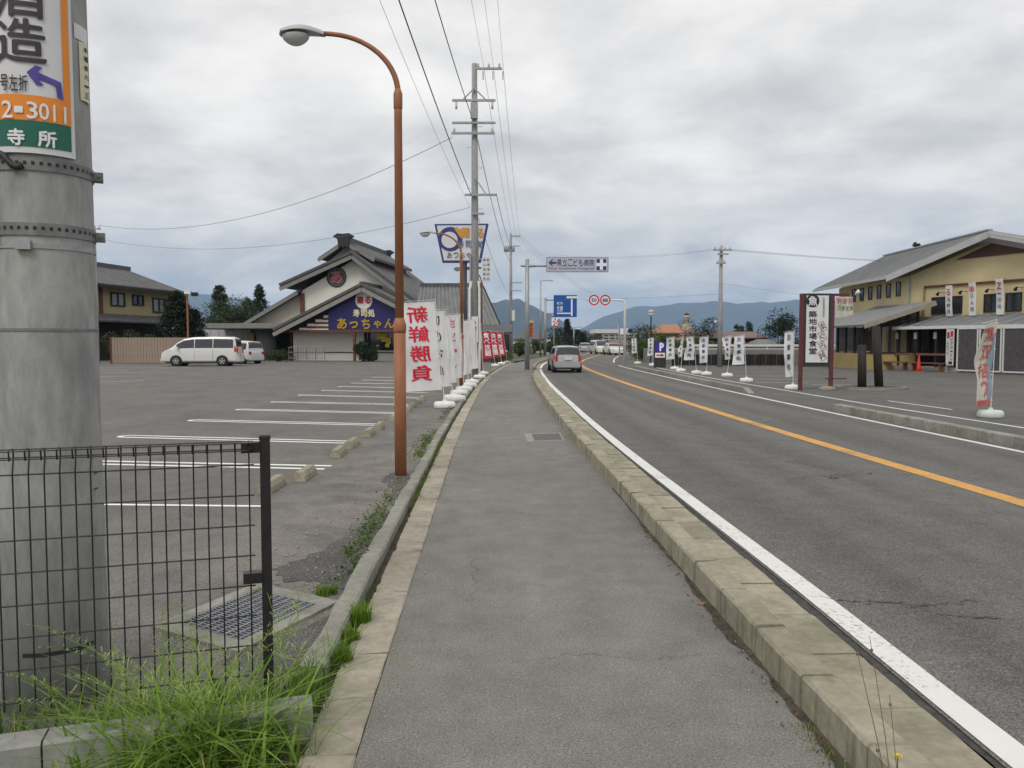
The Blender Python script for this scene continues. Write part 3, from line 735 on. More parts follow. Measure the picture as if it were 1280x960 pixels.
# ---- brown street lamps
def street_lamp(base, label, H=4.45, reach=.85):
    t = thing("street_lamp", label, "street lamp", base, 0, "brown street lamps along the pavement", local=True)
    MB().tube([(0, 0, -.1), (0, 0, 1.72)], .071, 20).build("lower_pole", m_brown, t, True)
    MB().lathe([(.071, 1.70), (.078, 1.74), (.078, 1.80), (.054, 1.88)], 20).build("pole_collar", m_brown, t, True)
    MB().tube([(0, 0, 1.8), (0, 0, H - .2), (0, 0, H)], [.052, .047, .046], 20).build("upper_pole", m_brown, t, True)
    MB().lathe([(.046, H - .14), (.053, H - .12), (.053, H + .04), (.034, H + .10)], 20).build("arm_socket", m_brown, t, True)
    pts = [(-reach * (1 - math.cos(a)), 0, H + .05 + .68 * math.sin(a)) for a in [R(x) for x in range(0, 88, 6)]] + [(-reach - .05, 0, H + .735)]
    MB().tube(pts, [.034 - .008 * i / len(pts) for i in range(len(pts))], 14).build("curved_arm", m_brown, t, True)
    hd = thing_part("lamp_head", t)
    x0 = -reach
    def hull(u, v):
        x = x0 - .52 * u; a = v * math.pi; wdt = .045 + .085 * math.sin(min(1, u * 1.25) * math.pi * .62) if u < .96 else .03
        hz = H + .735 + .055 * math.sin(u * math.pi * .8 + .3); hh = .05 + .03 * math.sin(u * 3)
        return Vector((x, wdt * math.cos(a), hz - .045 + hh * math.sin(a)))
    mb = MB(); mb.grid(hull, 14, 10); mb.grid(lambda u, v: Vector((hull(u, 0).x, hull(u, 0).y * (1 - 2 * v), hull(u, 0).z)), 14, 2); h = mb.build("lamp_cover", m_lampgrey, t, True)
    mb = MB()
    mb.grid(lambda u, v: Vector((x0 - .17 - .33 * u, .125 * math.sin(math.pi * u) ** .5 * math.cos(v * math.pi), H + .715 - .115 * math.sin(math.pi * u) ** .6 * math.sin(v * math.pi) - .012 * u)), 14, 10); mb.build("lamp_lens", m_glassy, h, True)
    MB().box(-.073, -.066, -.025, .025, .85, .93).build("yellow_sticker", M("yellow_sticker", (.7, .5, .02)), t)
    return t
def thing_part(n, t): return None
lamp = street_lamp(G(501, 594), "tall brown street lamp with a curved arm in front of the parking bays")
l2 = copy_tree(lamp); l2.location = G(577, 487); l2["label"] = "brown street lamp among the row of white banners, before the trapezoid sign"
l3 = copy_tree(lamp); l3.location = G(602, 467.5); l3["label"] = "brown street lamp just beyond the tall concrete pole, near the red banners"

# ---- banners on weighted stands
def banner(base, label, cat, group, h=2.55, ch=1.8, cw=.6, d=(-1, 0), lean=(0, 0), cloth=None, ink=None, text="", cols=1, mirror=False, wave=.06, seed=1, weight=None, swing=0.0, arm=True, tsize=.78, extra=None):
    rnd = random.Random(seed); t = thing("nobori_banner", label, cat, base, 0, group, local=True)
    wt = weight or m_plwhite
    MB().lathe([(.18, 0), (.235, .0), (.255, .025), (.25, .11), (.215, .155), (.10, .165), (.045, .175), (.04, .21)], 18, (0, 0, 0), 1.05, .8).build("stand_weight", wt, t, True)
    top = Vector((lean[0], lean[1], h)); at = lambda z: top * (z / h)
    MB().cyl((0, 0, .1), top, .012, .009, 6).build("banner_pole", M("pole_white", (.6, .6, .6), .4), t)
    D = Vector((d[0], d[1], 0)).normalized(); Nn = Vector((-D.y, D.x, 0))
    if arm: MB().cyl(top + Vector((0, 0, -.02)), top + D * (cw + .04) + Vector((0, 0, -.02 + rnd.uniform(-.1, -.02))), .006, n=5).build("top_rod", M("pole_white"), t)
    ph = rnd.uniform(0, 6)
    def cp(u, v):          # u from the pole, v from the top
        p = at(h - .06 - v * ch) + D * (.02 + u * cw)
        bl = swing * (v ** 1.4) * (u * .8 + .2)
        p = p + D * bl * .6 + Nn * (wave * (.25 + u) * math.sin(2.2 * v * math.pi + ph + u * 1.4) + wave * .5 * u * math.sin(5.1 * v + 2 * ph) + wave * .22 * math.sin(17 * v + 9 * u + ph) + wave * .16 * math.sin(23 * u - 8 * v + 3 * ph))
        p.z += -.05 * u + .10 * abs(swing) * v * u
        return p
    mb = MB(); mb.grid(cp, 12, 36); cl = mb.build("banner_cloth", cloth or m_cloth_w, t, True)
    for k in range(4):
        q = cp(.02, .02 + k * .31); MB().cyl(q - D * .05, q + D * .01, .014, n=5).build("cloth_loop", M("pole_white"), cl)
    if text:
        chars = list(text); n = len(chars)
        for i, chx in enumerate(chars):
            v0 = .05 + .88 * i / n; v1 = v0 + .88 / n * tsize; cwid = tsize * .42
            vs, fs = glyphs(chx, True)
            if not vs: continue
            lm = MB()
            xs = [a for a, _ in vs]; ys2 = [b for _, b in vs]; ex = max(max(xs) - min(xs), .35); ey = max(max(ys2) - min(ys2), .35)
            for side, ox, oy in ((1, 0, 0), (1.04, .02, 0), (1.08, -.02, 0), (1.12, 0, .02), (1.16, 0, -.02), (-1, 0, 0)):
                pts = []
                for x, y in vs:
                    x += ox; y += oy
                    uu = .5 + (x / ex) * cwid * 2 * .8 * (-1 if mirror else 1) * (1 if D.x < 0 else 1) * -1
                    vv = (v0 + v1) / 2 - (y / ey) * (v1 - v0)
                    pts.append(cp(uu, vv) + Nn * .012 * side)
                lm.add(pts, fs)
            lm.build("lettering", ink or m_ink_r, cl)
    if extra: extra(t, cl, cp, Nn)
    return t
GW = "white banners along the parking lot kerb"
wb = [((556, 510), "新鮮勝負", m_ink_r, 2.62, 2.12, .88, .10), ((566, 500.5), "旬のお魚", m_ink_k, 2.5, 2.05, .62, -.05), ((574, 494), "朝獲れ鮮魚", m_ink_k, 2.42, 1.98, .66, .08), ((580, 489), "生ビール", m_ink_r, 2.5, 2.0, .6, .05), ((586, 484), "新鮮勝負", m_ink_r, 2.6, 2.1, .62, -.06), ((590, 479.5), "", m_ink_k, 2.35, 1.9, .6, .1), ((599.5, 473), "", m_ink_k, 2.6, 2.1, .5, 0), ((604, 468.5), "", m_ink_k, 2.5, 1.2, .25, 0)]
wl = ["large white banner with big red brush characters just behind the brown lamp post",
      "white banner with small black characters just behind the large red-lettered banner"]
for i, (px, tx, ink, h, ch, cw, sw) in enumerate(wb):
    b0 = G(*px)
    lab = wl[i] if i < 2 else "white banner with red characters beside the second brown street lamp" if i == 3 else "white banner with black characters between the red-lettered banners" if i == 2 else "white banner with red brush characters just beyond the second brown street lamp" if i == 4 else "plain narrow white banner in the row leading to the tall power pole"
    banner(b0, lab, "banner", GW, h, ch, cw, (-1, -.25 if i == 0 else [-.5, -.35, -.6, -.4, -.7, -.5, -.3][i - 1]), (-.22 if i == 0 else [-.18, -.26, -.12, -.2, -.08, -.22, -.1][i - 1], 0), m_cloth_w, ink, tx, 1, i in (0, 4), .05 if i == 0 else .075, 11 + i, None, sw, True, .80 if i == 0 else .6)
for i, px in enumerate(((566, 503.5), (583, 486.5))):
    o = MB().lathe([(.18, 0), (.235, .0), (.255, .025), (.25, .11), (.215, .155), (.10, .165), (.045, .175), (.04, .20)], 18, G(px[0] + 4, px[1] - 2), 1.05, .8).build("stand_weight", m_plwhite, None, True)
    tag(o, "spare white plastic banner weight without a pole by the lot kerb", "weight", "spare banner weights")
for i, (px, sw) in enumerate((((619, 458), .04), ((627, 455.6), .0), ((634, 453.8), .03))):
    b0 = G(*px); banner(b0, "red banner with white characters standing by the dark gabled wing of the shop", "banner", "red banners by the shop wing", 2.35, 1.75, .62, (-1, -.1), (-.3, 0), m_cloth_r, m_ink_w, "食べ放題", 1, False, .06, 40 + i, None, sw, True, .9)
GR = "small white banners along the restaurant lot"
rb = [((797, 455), .42), ((816, 457.5), .46), ((843.4, 462), .55), ((851, 464.6), .4), ((870.5, 467.5), .5), ((883, 469), .5), ((909, 471), .5), ((933, 477.5), .45)]
for i, (px, cw) in enumerate(rb):
    b0 = G(*px); d_ = [(-1, .1), (-1, 0), (-1, .2), (-.4, .9), (-1, -.3), (-1, .1), (-1, -.1), (-1, .3)][i]
    banner(b0, ["small white banner beside the white cantilever post, in front of the shrubs", "small white banner between the globe lamp and the blue parking sign", "small white banner right next to the blue parking sign, facing the road", "narrow white banner turned edge-on beyond the blue parking sign", "small twisted white banner at the start of the black fence", "small upright white banner at the start of the black fence", "small slanting white banner next to the lone power pole", "small white banner standing alone between the lone power pole and the tall restaurant sign"][i], "banner", GR, 1.9, 1.05 + .09 * (i % 3), cw * .78, d_, ([-.1, .05, -.04, .12, -.16, .08, .18, -.12][i], 0), m_cloth_w, m_ink_b, "お食事処", 1, False, .06, 60 + i, None, [.05, .0, .05, -.1, .34, -.08, -.42, .24][i], True, .62)
banner(G(991, 487), "narrow pale banner right beside the maroon post of the tall restaurant sign", "banner", None, 2.0, 1.5, .3, (-1, .5), (.02, 0), m_cloth_w, m_ink_b, "お食事処", 1, False, .07, 80, None, -.1, True, .6)
m_ink_rf = M("faded_red_ink", (.50, .13, .11), .8, .1, 9)
def rext(t, cl, cp, Nn):
    mb = MB(); mb.grid(lambda u, v: cp(.62 + .38 * (1 - u) if False else .0 + .30 * u, .14 + .80 * v) + Nn * .006, 3, 24); mb.build("blue_stripe", m_cloth_b, cl, True)
    mb = MB(); mb.grid(lambda u, v: cp(u, .93 + .07 * v) + Nn * .009, 8, 3); mb.build("red_hem", m_ink_rf, cl, True)
    mb = MB(); mb.grid(lambda u, v: cp(.25 + .75 * u, .06 + .05 * v) + Nn * .009, 8, 3); mb.build("red_band", m_ink_rf, cl, True)
m_cloth_p = M("off_white_banner_cloth", (.60, .57, .50), .85, .1, 3, trans=.25)
m_ink_rf = M("faded_red_ink", (.50, .13, .11), .8, .1, 9)
banner(G(1238, 522), "tall faded red and white banner on a pale weight in the restaurant lot", "banner", None, 2.08, 1.74, .38, (-1, -.35), (.06, 0), m_cloth_p, m_ink_rf, "無双招つ", 1, False, .075, 90, m_pl_pale, .16, True, .8, rext)

# gravelly patches in the asphalt of the lot
m_gravel = asphalt("gravel_patch_asphalt", (.085, .082, .078), (.12, .115, .108), 1.0, 1.0)
def patch_sheet(name, pts, mat, z):
    c_ = sum((G(*p) for p in pts), Vector()) / len(pts); rr = random.Random(len(pts)); out = []
    n = len(pts)
    for i in range(n):
        a, b = G(*pts[i]), G(*pts[(i + 1) % n])
        for k in range(6):
            q = a.lerp(b, k / 6); q += (q - c_).normalized() * rr.uniform(-.05, .05); q.z = z; out.append(q)
    mb = MB(); mb.add(out, [tuple(range(len(out)))]); return struct(mb.build(name, mat))
patch_sheet("gravel_patch", [(338, 712), (392, 693), (446, 660), (486, 640), (476, 668), (455, 705), (436, 742), (402, 728), (350, 726)], m_gravel, .0015)
patch_sheet("lamp_base_patch", [(478, 602), (490, 590), (512, 592), (512, 606), (494, 616)], m_gravel, .0015)
patch_sheet("drain_edge_patch", [(300, 812), (425, 765), (412, 790), (392, 830), (330, 850), (280, 830)], m_gravel, .0015)

# ================================================================== BUILDINGS
m_wallw = M("white_plaster", (.72, .70, .63), 0.85, 0.06, 0.7, bump=0.1)
m_ledge = M("pale_fascia", (.21, .205, .195), 0.7, 0.08, 2)
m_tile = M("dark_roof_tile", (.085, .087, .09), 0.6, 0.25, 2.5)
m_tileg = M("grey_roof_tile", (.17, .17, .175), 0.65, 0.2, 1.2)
m_redwood = M("red_brown_wood", (.13, .045, .03), 0.7, 0.25, 4)
m_darkwood = M("dark_wood", (.024, .018, .016), 0.7, 0.3, 5)
m_navy = M("navy_sign_face", (.022, .02, .125), 0.4, 0.1, 1)
m_gold = M("gold_lettering", (.42, .27, .015), 0.5, 0.1, 3)
m_paleL = M("pale_yellow_lettering", (.62, .56, .34), 0.5, 0.1, 3)
m_glass = M("dark_window_glass", (.03, .035, .04), 0.08, 0.2, 1, spec=0.7)
m_glass_l = M("curtained_window_glass", (.22, .23, .23), 0.12, 0.25, 3, spec=0.6)
m_grey = M("grey_render", (.20, .205, .20), 0.85, 0.12, 1.0)
m_ochre = M("ochre_plaster", (.36, .305, .165), 0.85, 0.08, 0.8, bump=0.1)
m_ochre2 = M("pale_ochre_plaster", (.60, .51, .295), 0.85, 0.12, 0.5, bump=0.1)
m_rooft = M("light_metal_roof", (.46, .465, .47), 0.5, 0.1, 0.8, 0.0)
m_rib = M("metal_roof_rib", (.33, .335, .34), 0.5, 0.1, 0.8, 0.0)
m_beige = M("beige_board", (.31, .235, .185), 0.75, 0.15, 3)
m_redpaint = M("red_circle_ink", (.45, .03, .05), .6, .1, 5)
m_pink = M("faded_pink_ink", (.42, .17, .18), .7, .2, 4)
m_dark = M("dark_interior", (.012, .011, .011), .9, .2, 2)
m_wframe = M("white_metal_frame", (.62, .62, .60), .45, .08, 3)
m_stripes = M("corrugated_sheet", (.34, .34, .34), .6, .1, 3)

def roof_plane(parent, a, b, c, d, mat, name="roof_slope", thick=.16, ribs=0, rib_mat=None, rib_h=.05, rib_w=.05, rib_name="roof_rib"):
    """a-b eave, d-c ridge; ribs run from eave to ridge"""
    a, b, c, d = map(Vector, (a, b, c, d)); n = (b - a).cross(d - a).normalized()
    if n.z < 0: n = -n
    mb = MB(); mb.poly_slab([a, b, c, d], -n * thick); o = mb.build(name, mat, parent)
    if ribs:
        ex = (b - a).normalized()
        mesh = None
        for i in range(ribs):
            t = (i + .5) / ribs; p, q = a.lerp(b, t), d.lerp(c, t)
            mb = MB(); mb.poly_slab([p - ex * rib_w, p + ex * rib_w, q + ex * rib_w, q - ex * rib_w], n * rib_h); mb.build(rib_name, rib_mat or mat, o)
    return o
def bar(parent, name, p, q, w_, h_, mat, upv=(0, 0, 1)):
    p, q = Vector(p), Vector(q); d = (q - p).normalized(); u = Vector(upv); s_ = d.cross(u).normalized() * w_ / 2; u = s_.cross(d).normalized() * h_ / 2
    mb = MB(); mb.poly_slab([p - s_ - u, p + s_ - u, p + s_ + u, p - s_ + u], q - p); return mb.build(name, mat, parent)
def window(parent, o, ex, wdt, hgt, glass=None, frame=None, fw=.06, depth=.05, mull=1, name="window"):
    """o = lower-left outside corner, ex = direction to the right seen from outside"""
    o, ex = Vector(o), Vector(ex).normalized(); n = ex.cross(Vector((0, 0, 1))).normalized(); z = Vector((0, 0, 1))
    mb = MB(); mb.poly_slab([o, o + ex * wdt, o + ex * wdt + z * hgt, o + z * hgt], n * .02); wn_ = mb.build(name, glass or m_glass, parent)
    for (a, b) in ((o, o + ex * wdt), (o + z * (hgt - fw), o + ex * wdt + z * (hgt - fw))):
        mb = MB(); mb.poly_slab([a, b, b + z * fw, a + z * fw], n * depth); mb.build("window_frame", frame or m_darkwood, wn_)
    for i in range(mull + 2):
        a = o + ex * (wdt - fw) * i / (mull + 1) + z * fw
        mb = MB(); mb.poly_slab([a, a + ex * fw, a + ex * fw + z * (hgt - 2 * fw), a + z * (hgt - 2 * fw)], n * depth * .9); mb.build("window_frame", frame or m_darkwood, wn_)
    return wn_

# ---- sushi restaurant (gable towards us), own axes: x right, y away, z up
SO = Vector((-14.2, 70, 0)); SR = R(-8)
shop = thing("sushi_restaurant", "white-walled sushi restaurant with dark tiled gables and a navy sign across the lot", "restaurant", SO, SR, local=True)
S = 70 / 995.0                                  # metres per photo pixel at the front wall
YL = 0.0                                        # depth (own axes) of the plane the next photo columns are read on
def sx(px):
    k = (px - 640) / F_PX; c_, s_ = math.cos(SR), math.sin(SR)
    return (k * (SO.y + YL * c_) - SO.x + YL * s_) / (c_ - k * s_)
def szz(py): return P(440, py, SO.y + YL).z
zb0 = -.05
# main gable block
xl, xr, xa = sx(378), sx(520), sx(446); ze, za = szz(362), szz(322); D1 = 17
mb = MB(); mb.poly_slab([(xl, 0, zb0), (xr, 0, zb0), (xr, 0, ze - .9), (xa, 0, za - .1), (xl, 0, ze - .1)], (0, D1, 0)); mb.build("main_wall", m_wallw, shop)
# slope left
sl = (za - ze) / (xa - xl)
Lx, Lz = sx(357), szz(357); Rx = sx(534); Rz = szz(386); az = szz(318)
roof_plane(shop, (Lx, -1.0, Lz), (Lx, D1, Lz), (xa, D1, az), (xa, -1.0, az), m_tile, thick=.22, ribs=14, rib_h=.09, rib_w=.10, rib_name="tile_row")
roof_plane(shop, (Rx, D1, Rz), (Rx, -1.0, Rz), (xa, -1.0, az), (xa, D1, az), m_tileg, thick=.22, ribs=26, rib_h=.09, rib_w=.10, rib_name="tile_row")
for (x0, z0) in ((Lx, Lz), (Rx, Rz)):
    bar(shop, "barge_board", (x0, -1.04, z0 - .32), (xa, -1.04, az - .32), .06, .34, m_ledge)
    bar(shop, "verge_tiles", (x0, -.98, z0 + .06), (xa, -.98, az + .06), .34, .22, m_tile)
bar(shop, "ridge_tiles", (xa, -1.0, az + .1), (xa, 1.6, az + .1), .4, .34, m_tile)
bar(shop, "corner_post", (xl + .12, -.08, szz(410)), (xl + .12, -.08, ze - .3), .34, .24, m_redwood, (0, 1, 0))
# round emblem on the gable
efn = plane_fn((sx(422), -.0, szz(346)), (1, 0, 0), (0, 0, 1), .05)
er = 13 * S
emb = flat_shape("gable_emblem", disc(er, n=36), efn, m_ledge, shop)
f2 = plane_fn((sx(422), -.0, szz(346)), (1, 0, 0), (0, 0, 1), .07)
ring_mesh("emblem_ring", er * .86, er * .98, 0, 0, f2, m_ink_k, emb)
flat_shape("emblem_field", disc(er * .78, n=32), f2, M("emblem_purple", (.10, .05, .075), .6), emb)
f3 = plane_fn((sx(422), -.0, szz(346)), (1, 0, 0), (0, 0, 1), .09)
letters("emblem_figure", "あ", f3, m_pink, emb, (-er * .55, -er * .6, er * .55, er * .6), bold=.05)
# clerestory (monitor roof) on top
YL = 1.5; mx0, mx1 = sx(411), sx(465); mxa = sx(437); mze, mza = szz(322), szz(304)
my0, my1 = 1.5, 13
mb = MB(); mb.poly_slab([(mx0 + .3, my0, szz(345)), (mx1, my0, szz(352)), (mx1, my0, szz(321)), (mxa, my0, mza - .1), (mx0 + .3, my0, szz(324))], (0, .2, 0)); mb.build("clerestory_front", M("pale_siding", (.52, .52, .51), .7, .08, 6, streak=.05), shop)
for k in range(11):
    x = mx0 + .6 + (mx1 - mx0 - .7) * k / 10
    if x > sx(438): MB().box(x, x + .04, my0 - .03, my0, szz(349), szz(322) - .1).build("siding_batten", m_ledge, shop)
mb = MB(); mb.poly_slab([(mx1, my0 + .01, szz(354)), (mx1, my1, szz(354)), (mx1, my1, szz(321)), (mx1, my0 + .01, szz(321))], (-.2, 0, 0)); mb.build("clerestory_side", m_redwood, shop)
for k in range(5): bar(shop, "side_batten", (mx1 + .03, my0 + .05, szz(350 - k * 5)), (mx1 + .03, my1, szz(350 - k * 5)), .06, .07, m_darkwood)
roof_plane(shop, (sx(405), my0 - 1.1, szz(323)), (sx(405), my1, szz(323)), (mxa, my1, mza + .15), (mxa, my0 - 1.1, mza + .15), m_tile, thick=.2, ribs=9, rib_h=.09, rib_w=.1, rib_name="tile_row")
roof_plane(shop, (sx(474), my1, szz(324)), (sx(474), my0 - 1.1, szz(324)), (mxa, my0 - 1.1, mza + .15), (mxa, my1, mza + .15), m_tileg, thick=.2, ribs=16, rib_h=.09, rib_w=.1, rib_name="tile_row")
for x0, z0 in ((sx(405), szz(323)), (sx(474), szz(324))): bar(shop, "barge_board", (x0, my0 - 1.14, z0 - .25), (mxa, my0 - 1.14, mza - .1), .06, .28, m_ledge)
bar(shop, "ridge_tiles", (mxa, my0 - 1.0, mza + .3), (mxa, my1, mza + .3), .5, .4, m_tile)
def ridge_end(y, s):
    mb = MB(); x, z = mxa, mza + .1
    pr = [(-1.1, .42), (-.62, .72), (0, .66), (.62, .72), (1.1, .42), (.62, .12), (.5, -.75), (.2, -.55), (0, -.8), (-.2, -.55), (-.5, -.75), (-.62, .12)]
    mb.poly_slab([(x + a * s, y, z + b * s) for a, b in pr], (0, .35, 0)); return mb.build("ridge_end_tile", M("black_ridge_tile", (.022, .023, .026), .6, .3, 3), shop)
ridge_end(my0 - 1.35, .86); ridge_end(my1 - .3, .8)
# low left wing and its roof
YL = 0.3
wx0 = sx(318)
mb = MB(); mb.poly_slab([(wx0, .3, zb0), (xl, .3, zb0), (xl, .3, szz(366)), (wx0, .3, szz(402))], (0, 9, 0)); mb.build("wing_wall", M("pinkish_plaster", (.52, .47, .41), .85, .05, 1), shop)
roof_plane(shop, (sx(306), -.6, szz(406)), (sx(306), 9.5, szz(406)), (xl, 9.5, szz(362)), (xl, -.6, szz(362)), m_tile, thick=.2, ribs=8, rib_h=.08, rib_w=.1, rib_name="tile_row")
bar(shop, "barge_board", (sx(306), -.63, szz(409)), (xl - .1, -.63, szz(366)), .06, .3, m_ledge)
# flat canopy, drum and recess at the left
YL = -3.4
MB().box(sx(256), sx(407), -3.4, .1, szz(411), szz(404)).build("canopy_slab", M("canopy_grey", (.13, .135, .13), .7, .15, 1), shop)
MB().box(sx(254), sx(409), -3.5, -3.4, szz(410), szz(403.5)).build("canopy_fascia", M("canopy_fascia_grey", (.22, .225, .21), .7, .1, 2), shop)
YL = 0.0
MB().cyl((sx(336), -.4, zb0), (sx(336), -.4, szz(411)), .9, n=28).build("round_column", m_grey, shop, True)
MB().box(sx(326), sx(345), -.3, .2, zb0, szz(411)).build("column_wall", m_grey, shop)
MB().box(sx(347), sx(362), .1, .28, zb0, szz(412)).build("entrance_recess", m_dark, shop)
MB().box(sx(313), sx(321), -.5, .2, zb0, szz(416)).build("ochre_panel", m_ochre, shop)
for k in range(6):
    MB().box(sx(254 + k * 10), sx(263.5 + k * 10), .05, .2, zb0, szz(412)).build("sliding_panel", M("pale_panel", (.44, .44, .46), .6, .06, 1), shop)
MB().box(sx(245), sx(314), .2, 6, zb0, szz(409)).build("side_block", m_grey, shop)
bar(shop, "red_post", (sx(366), -.2, zb0), (sx(366), -.2, szz(413)), .22, .22, m_redwood, (0, 1, 0))
# entrance gable in front
PY = -4.2; YL = PY; px0, px1, pxa = sx(346), sx(566), sx(456); pzl, pza = szz(413), szz(357)
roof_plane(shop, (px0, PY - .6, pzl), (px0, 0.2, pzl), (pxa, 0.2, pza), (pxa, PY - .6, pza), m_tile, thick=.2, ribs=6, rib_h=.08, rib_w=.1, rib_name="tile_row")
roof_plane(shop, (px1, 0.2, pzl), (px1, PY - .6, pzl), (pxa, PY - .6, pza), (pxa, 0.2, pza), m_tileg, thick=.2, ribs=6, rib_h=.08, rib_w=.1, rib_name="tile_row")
for x0 in (px0, px1):
    bar(shop, "barge_board", (x0, PY - .64, pzl - .36), (pxa, PY - .64, pza - .36), .07, .32, M("weathered_fascia", (.25, .24, .215), .8, .1, 3))
    bar(shop, "verge_tiles", (x0, PY - .55, pzl + .06), (pxa, PY - .55, pza + .06), .34, .22, m_tile)
bar(shop, "ridge_tiles", (pxa, PY - .6, pza + .1), (pxa, .2, pza + .1), .4, .34, m_tile)
zb_ = szz(413)
# navy signboard following the gable
def gz(x): return pza - .45 - abs(x - pxa) * (pza - pzl) / (pxa - px0)
bx0, bx1 = sx(411), sx(530)
sign = MB().poly_slab([(bx0, PY, zb_ + .05), (bx1, PY, zb_ + .05), (bx1, PY, gz(bx1)), (pxa, PY, gz(pxa)), (bx0, PY, gz(bx0))], (0, .15, 0)).build("signboard", m_navy, shop)
fs_ = plane_fn((0, PY, 0), (1, 0, 0), (0, 0, 1), .02); fs2 = plane_fn((0, PY, 0), (1, 0, 0), (0, 0, 1), .05)
dd = flat_shape("sign_disc", disc(10.3 * S, sx(455.5), szz(375.5)), fs_, m_plwhite, sign)
for ch, a0, a1 in (("廻", 447.5, 455), ("る", 457, 464)): letters("lettering", ch, fs2, m_redpaint, dd, (sx(a0), szz(379.5), sx(a1), szz(371.5)), bold=.045)
for ch, a0, a1 in (("寿", 442.5, 450), ("司", 452, 459.5), ("処", 461, 469)): letters("lettering", ch, fs2, m_paleL, sign, (sx(a0), szz(396), sx(a1), szz(387)), bold=.05)
for ch, a0, a1, y0, y1 in (("あ", 422.5, 434, 398, 411), ("っ", 438, 448, 402, 410), ("ち", 453, 463, 399, 411), ("ゃ", 468, 477, 401, 410), ("ん", 481.5, 493, 399, 410)): letters("lettering", ch, fs2, m_gold, sign, (sx(a0), szz(y1), sx(a1), szz(y0)), bold=.035)
# white and brown slats left of the sign
for k in range(5):
    z0 = szz(413 - k * 5.2); x0 = max(sx(367), pxa - (pza - .6 - z0 - .36) / ((pza - pzl) / (pxa - px0)))
    if x0 < bx0 - .3:
        MB().box(x0, bx0 - .01, PY + .02, PY + .12, z0 + .02, z0 + .22).build("white_slat", m_wallw, shop)
        MB().box(x0 - .1, bx0 - .01, PY - .02, PY + .10, z0 - .16, z0 + .01).build("brown_slat", m_redwood, shop)
mb = MB(); mb.poly_slab([(sx(362), PY + .16, zb_), (bx1, PY + .16, zb_), (bx1, PY + .16, gz(bx1)), (pxa, PY + .16, gz(pxa)), (sx(362), PY + .16, zb_ + .35)], (0, .1, 0)); mb.build("gable_backing", m_darkwood, shop)
bar(shop, "porch_beam", (sx(364), PY, zb_ - .05), (px1, PY, zb_ - .05), .26, .2, m_redwood)
for px in (443.5, 548): bar(shop, "porch_post", (sx(px), PY, zb0), (sx(px), PY, zb_ - .1), .2, .2, m_redwood, (0, 1, 0))
# wall below the sign
YL = -2.6
MB().box(sx(367), sx(455), -2.6, -2.4, zb0, zb_ - .1).build("front_wall", m_wallw, shop)
MB().box(sx(367), sx(560), -2.66, -2.6, szz(441), szz(440)).build("plinth_rail", m_darkwood, shop)
MB().box(sx(455), sx(560), -2.6, -2.4, zb0, szz(438)).build("front_plinth", M("pale_plinth", (.42, .42, .38), .8, .1, 2), shop)
win = MB().box(sx(455), sx(520), -2.3, -2.2, szz(438), zb_ - .1).build("front_window", m_glass, shop)
for k in range(4): MB().box(sx(456 + k * 20), sx(457 + k * 20), -2.4, -2.3, szz(438), zb_ - .1).build("window_frame", m_darkwood, win)
m_yel = M("yellow_poster", (.72, .55, .06), .6, .2, 6)
for (a, b, c, d) in ((470, 476, 417, 424), (476, 483, 417, 427), (482, 488, 422, 430), (481, 486, 430, 434), (470, 473, 431, 433)):
    fnp = plane_fn((0, -2.4, 0), (1, 0, 0), (0, 0, 1), .03)
    flat_shape("poster", [(sx(a), szz(d)), (sx(b), szz(d)), (sx(b), szz(c)), (sx(a), szz(c))], fnp, m_yel, win)
# railing with planter
rail = thing("bicycle_railing", "low steel railing with a planter in front of the white shop wall", "railing", SO + Vector((-3.6, -6.5, 0)), SR, local=True)
m_rail = M("dull_rail_steel", (.20, .205, .21), .5, .2, 9, .4)
for k in range(5): MB().cyl((k * .75, 0, 0), (k * .75, 0, 1.15), .03, n=6).build("rail_post", m_rail, rail)
for z in (1.15, .75, .3): MB().cyl((0, 0, z), (3.0, 0, z), .025, n=6).build("rail_bar", m_rail, rail)
for k in range(16): MB().cyl((k * .2, .02, .05), (k * .2, .02, 1.1), .012, n=5).build("rail_baluster", m_rail, rail)

# ---- grey-roofed wing to the right of the restaurant
wing = thing("restaurant_wing", "dark low wing with a broad grey tiled roof and gable end beside the red banners", "building", (-6, 66, 0))
wa, wb_ = P(497, 358, 70), P(598, 358, 70); zr = wa.z
er_, el_ = P(626, 412, 64.0), P(500, 412, 64)
def wp(x, y, z): return Vector((x, y, z))
WX = P(512, 0, 64).x
roof_plane(wing, (WX, 64, el_.z), (er_.x + .1, 64, el_.z), (wb_.x + .4, 70, zr), (WX, 70, zr), m_tileg, thick=.2, ribs=18, rib_h=.07, rib_w=.09, rib_name="tile_row")
roof_plane(wing, (er_.x + .1, 76, el_.z), (WX, 76, el_.z), (WX, 70, zr), (wb_.x + .4, 70, zr), m_tileg, thick=.2)
bar(wing, "ridge_tiles", (WX, 70, zr + .1), (wb_.x + .4, 70, zr + .1), .4, .35, m_tile)
gx = er_.x - .6
mb = MB(); mb.poly_slab([(gx, 64.6, -.05), (gx, 75.4, -.05), (gx, 75.4, el_.z - .1), (wb_.x, 70, zr - .3), (gx, 64.6, el_.z - .1)], (-.2, 0, 0)); mb.build("gable_wall", m_wallw, wing)
MB().box(WX + .3, gx - .2, 64.7, 75.3, -.05, el_.z - .2).build("wing_wall", m_darkwood, wing)
bar(wing, "barge_board", (er_.x + .12, 64, el_.z - .1), (wb_.x + .42, 70, zr - .1), .08, .34, m_darkwood)
for k in range(5): window(wing, (WX + .8 + k * 1.5, 64.7, .9), (1, 0, 0), 1.0, 1.3, m_glass)
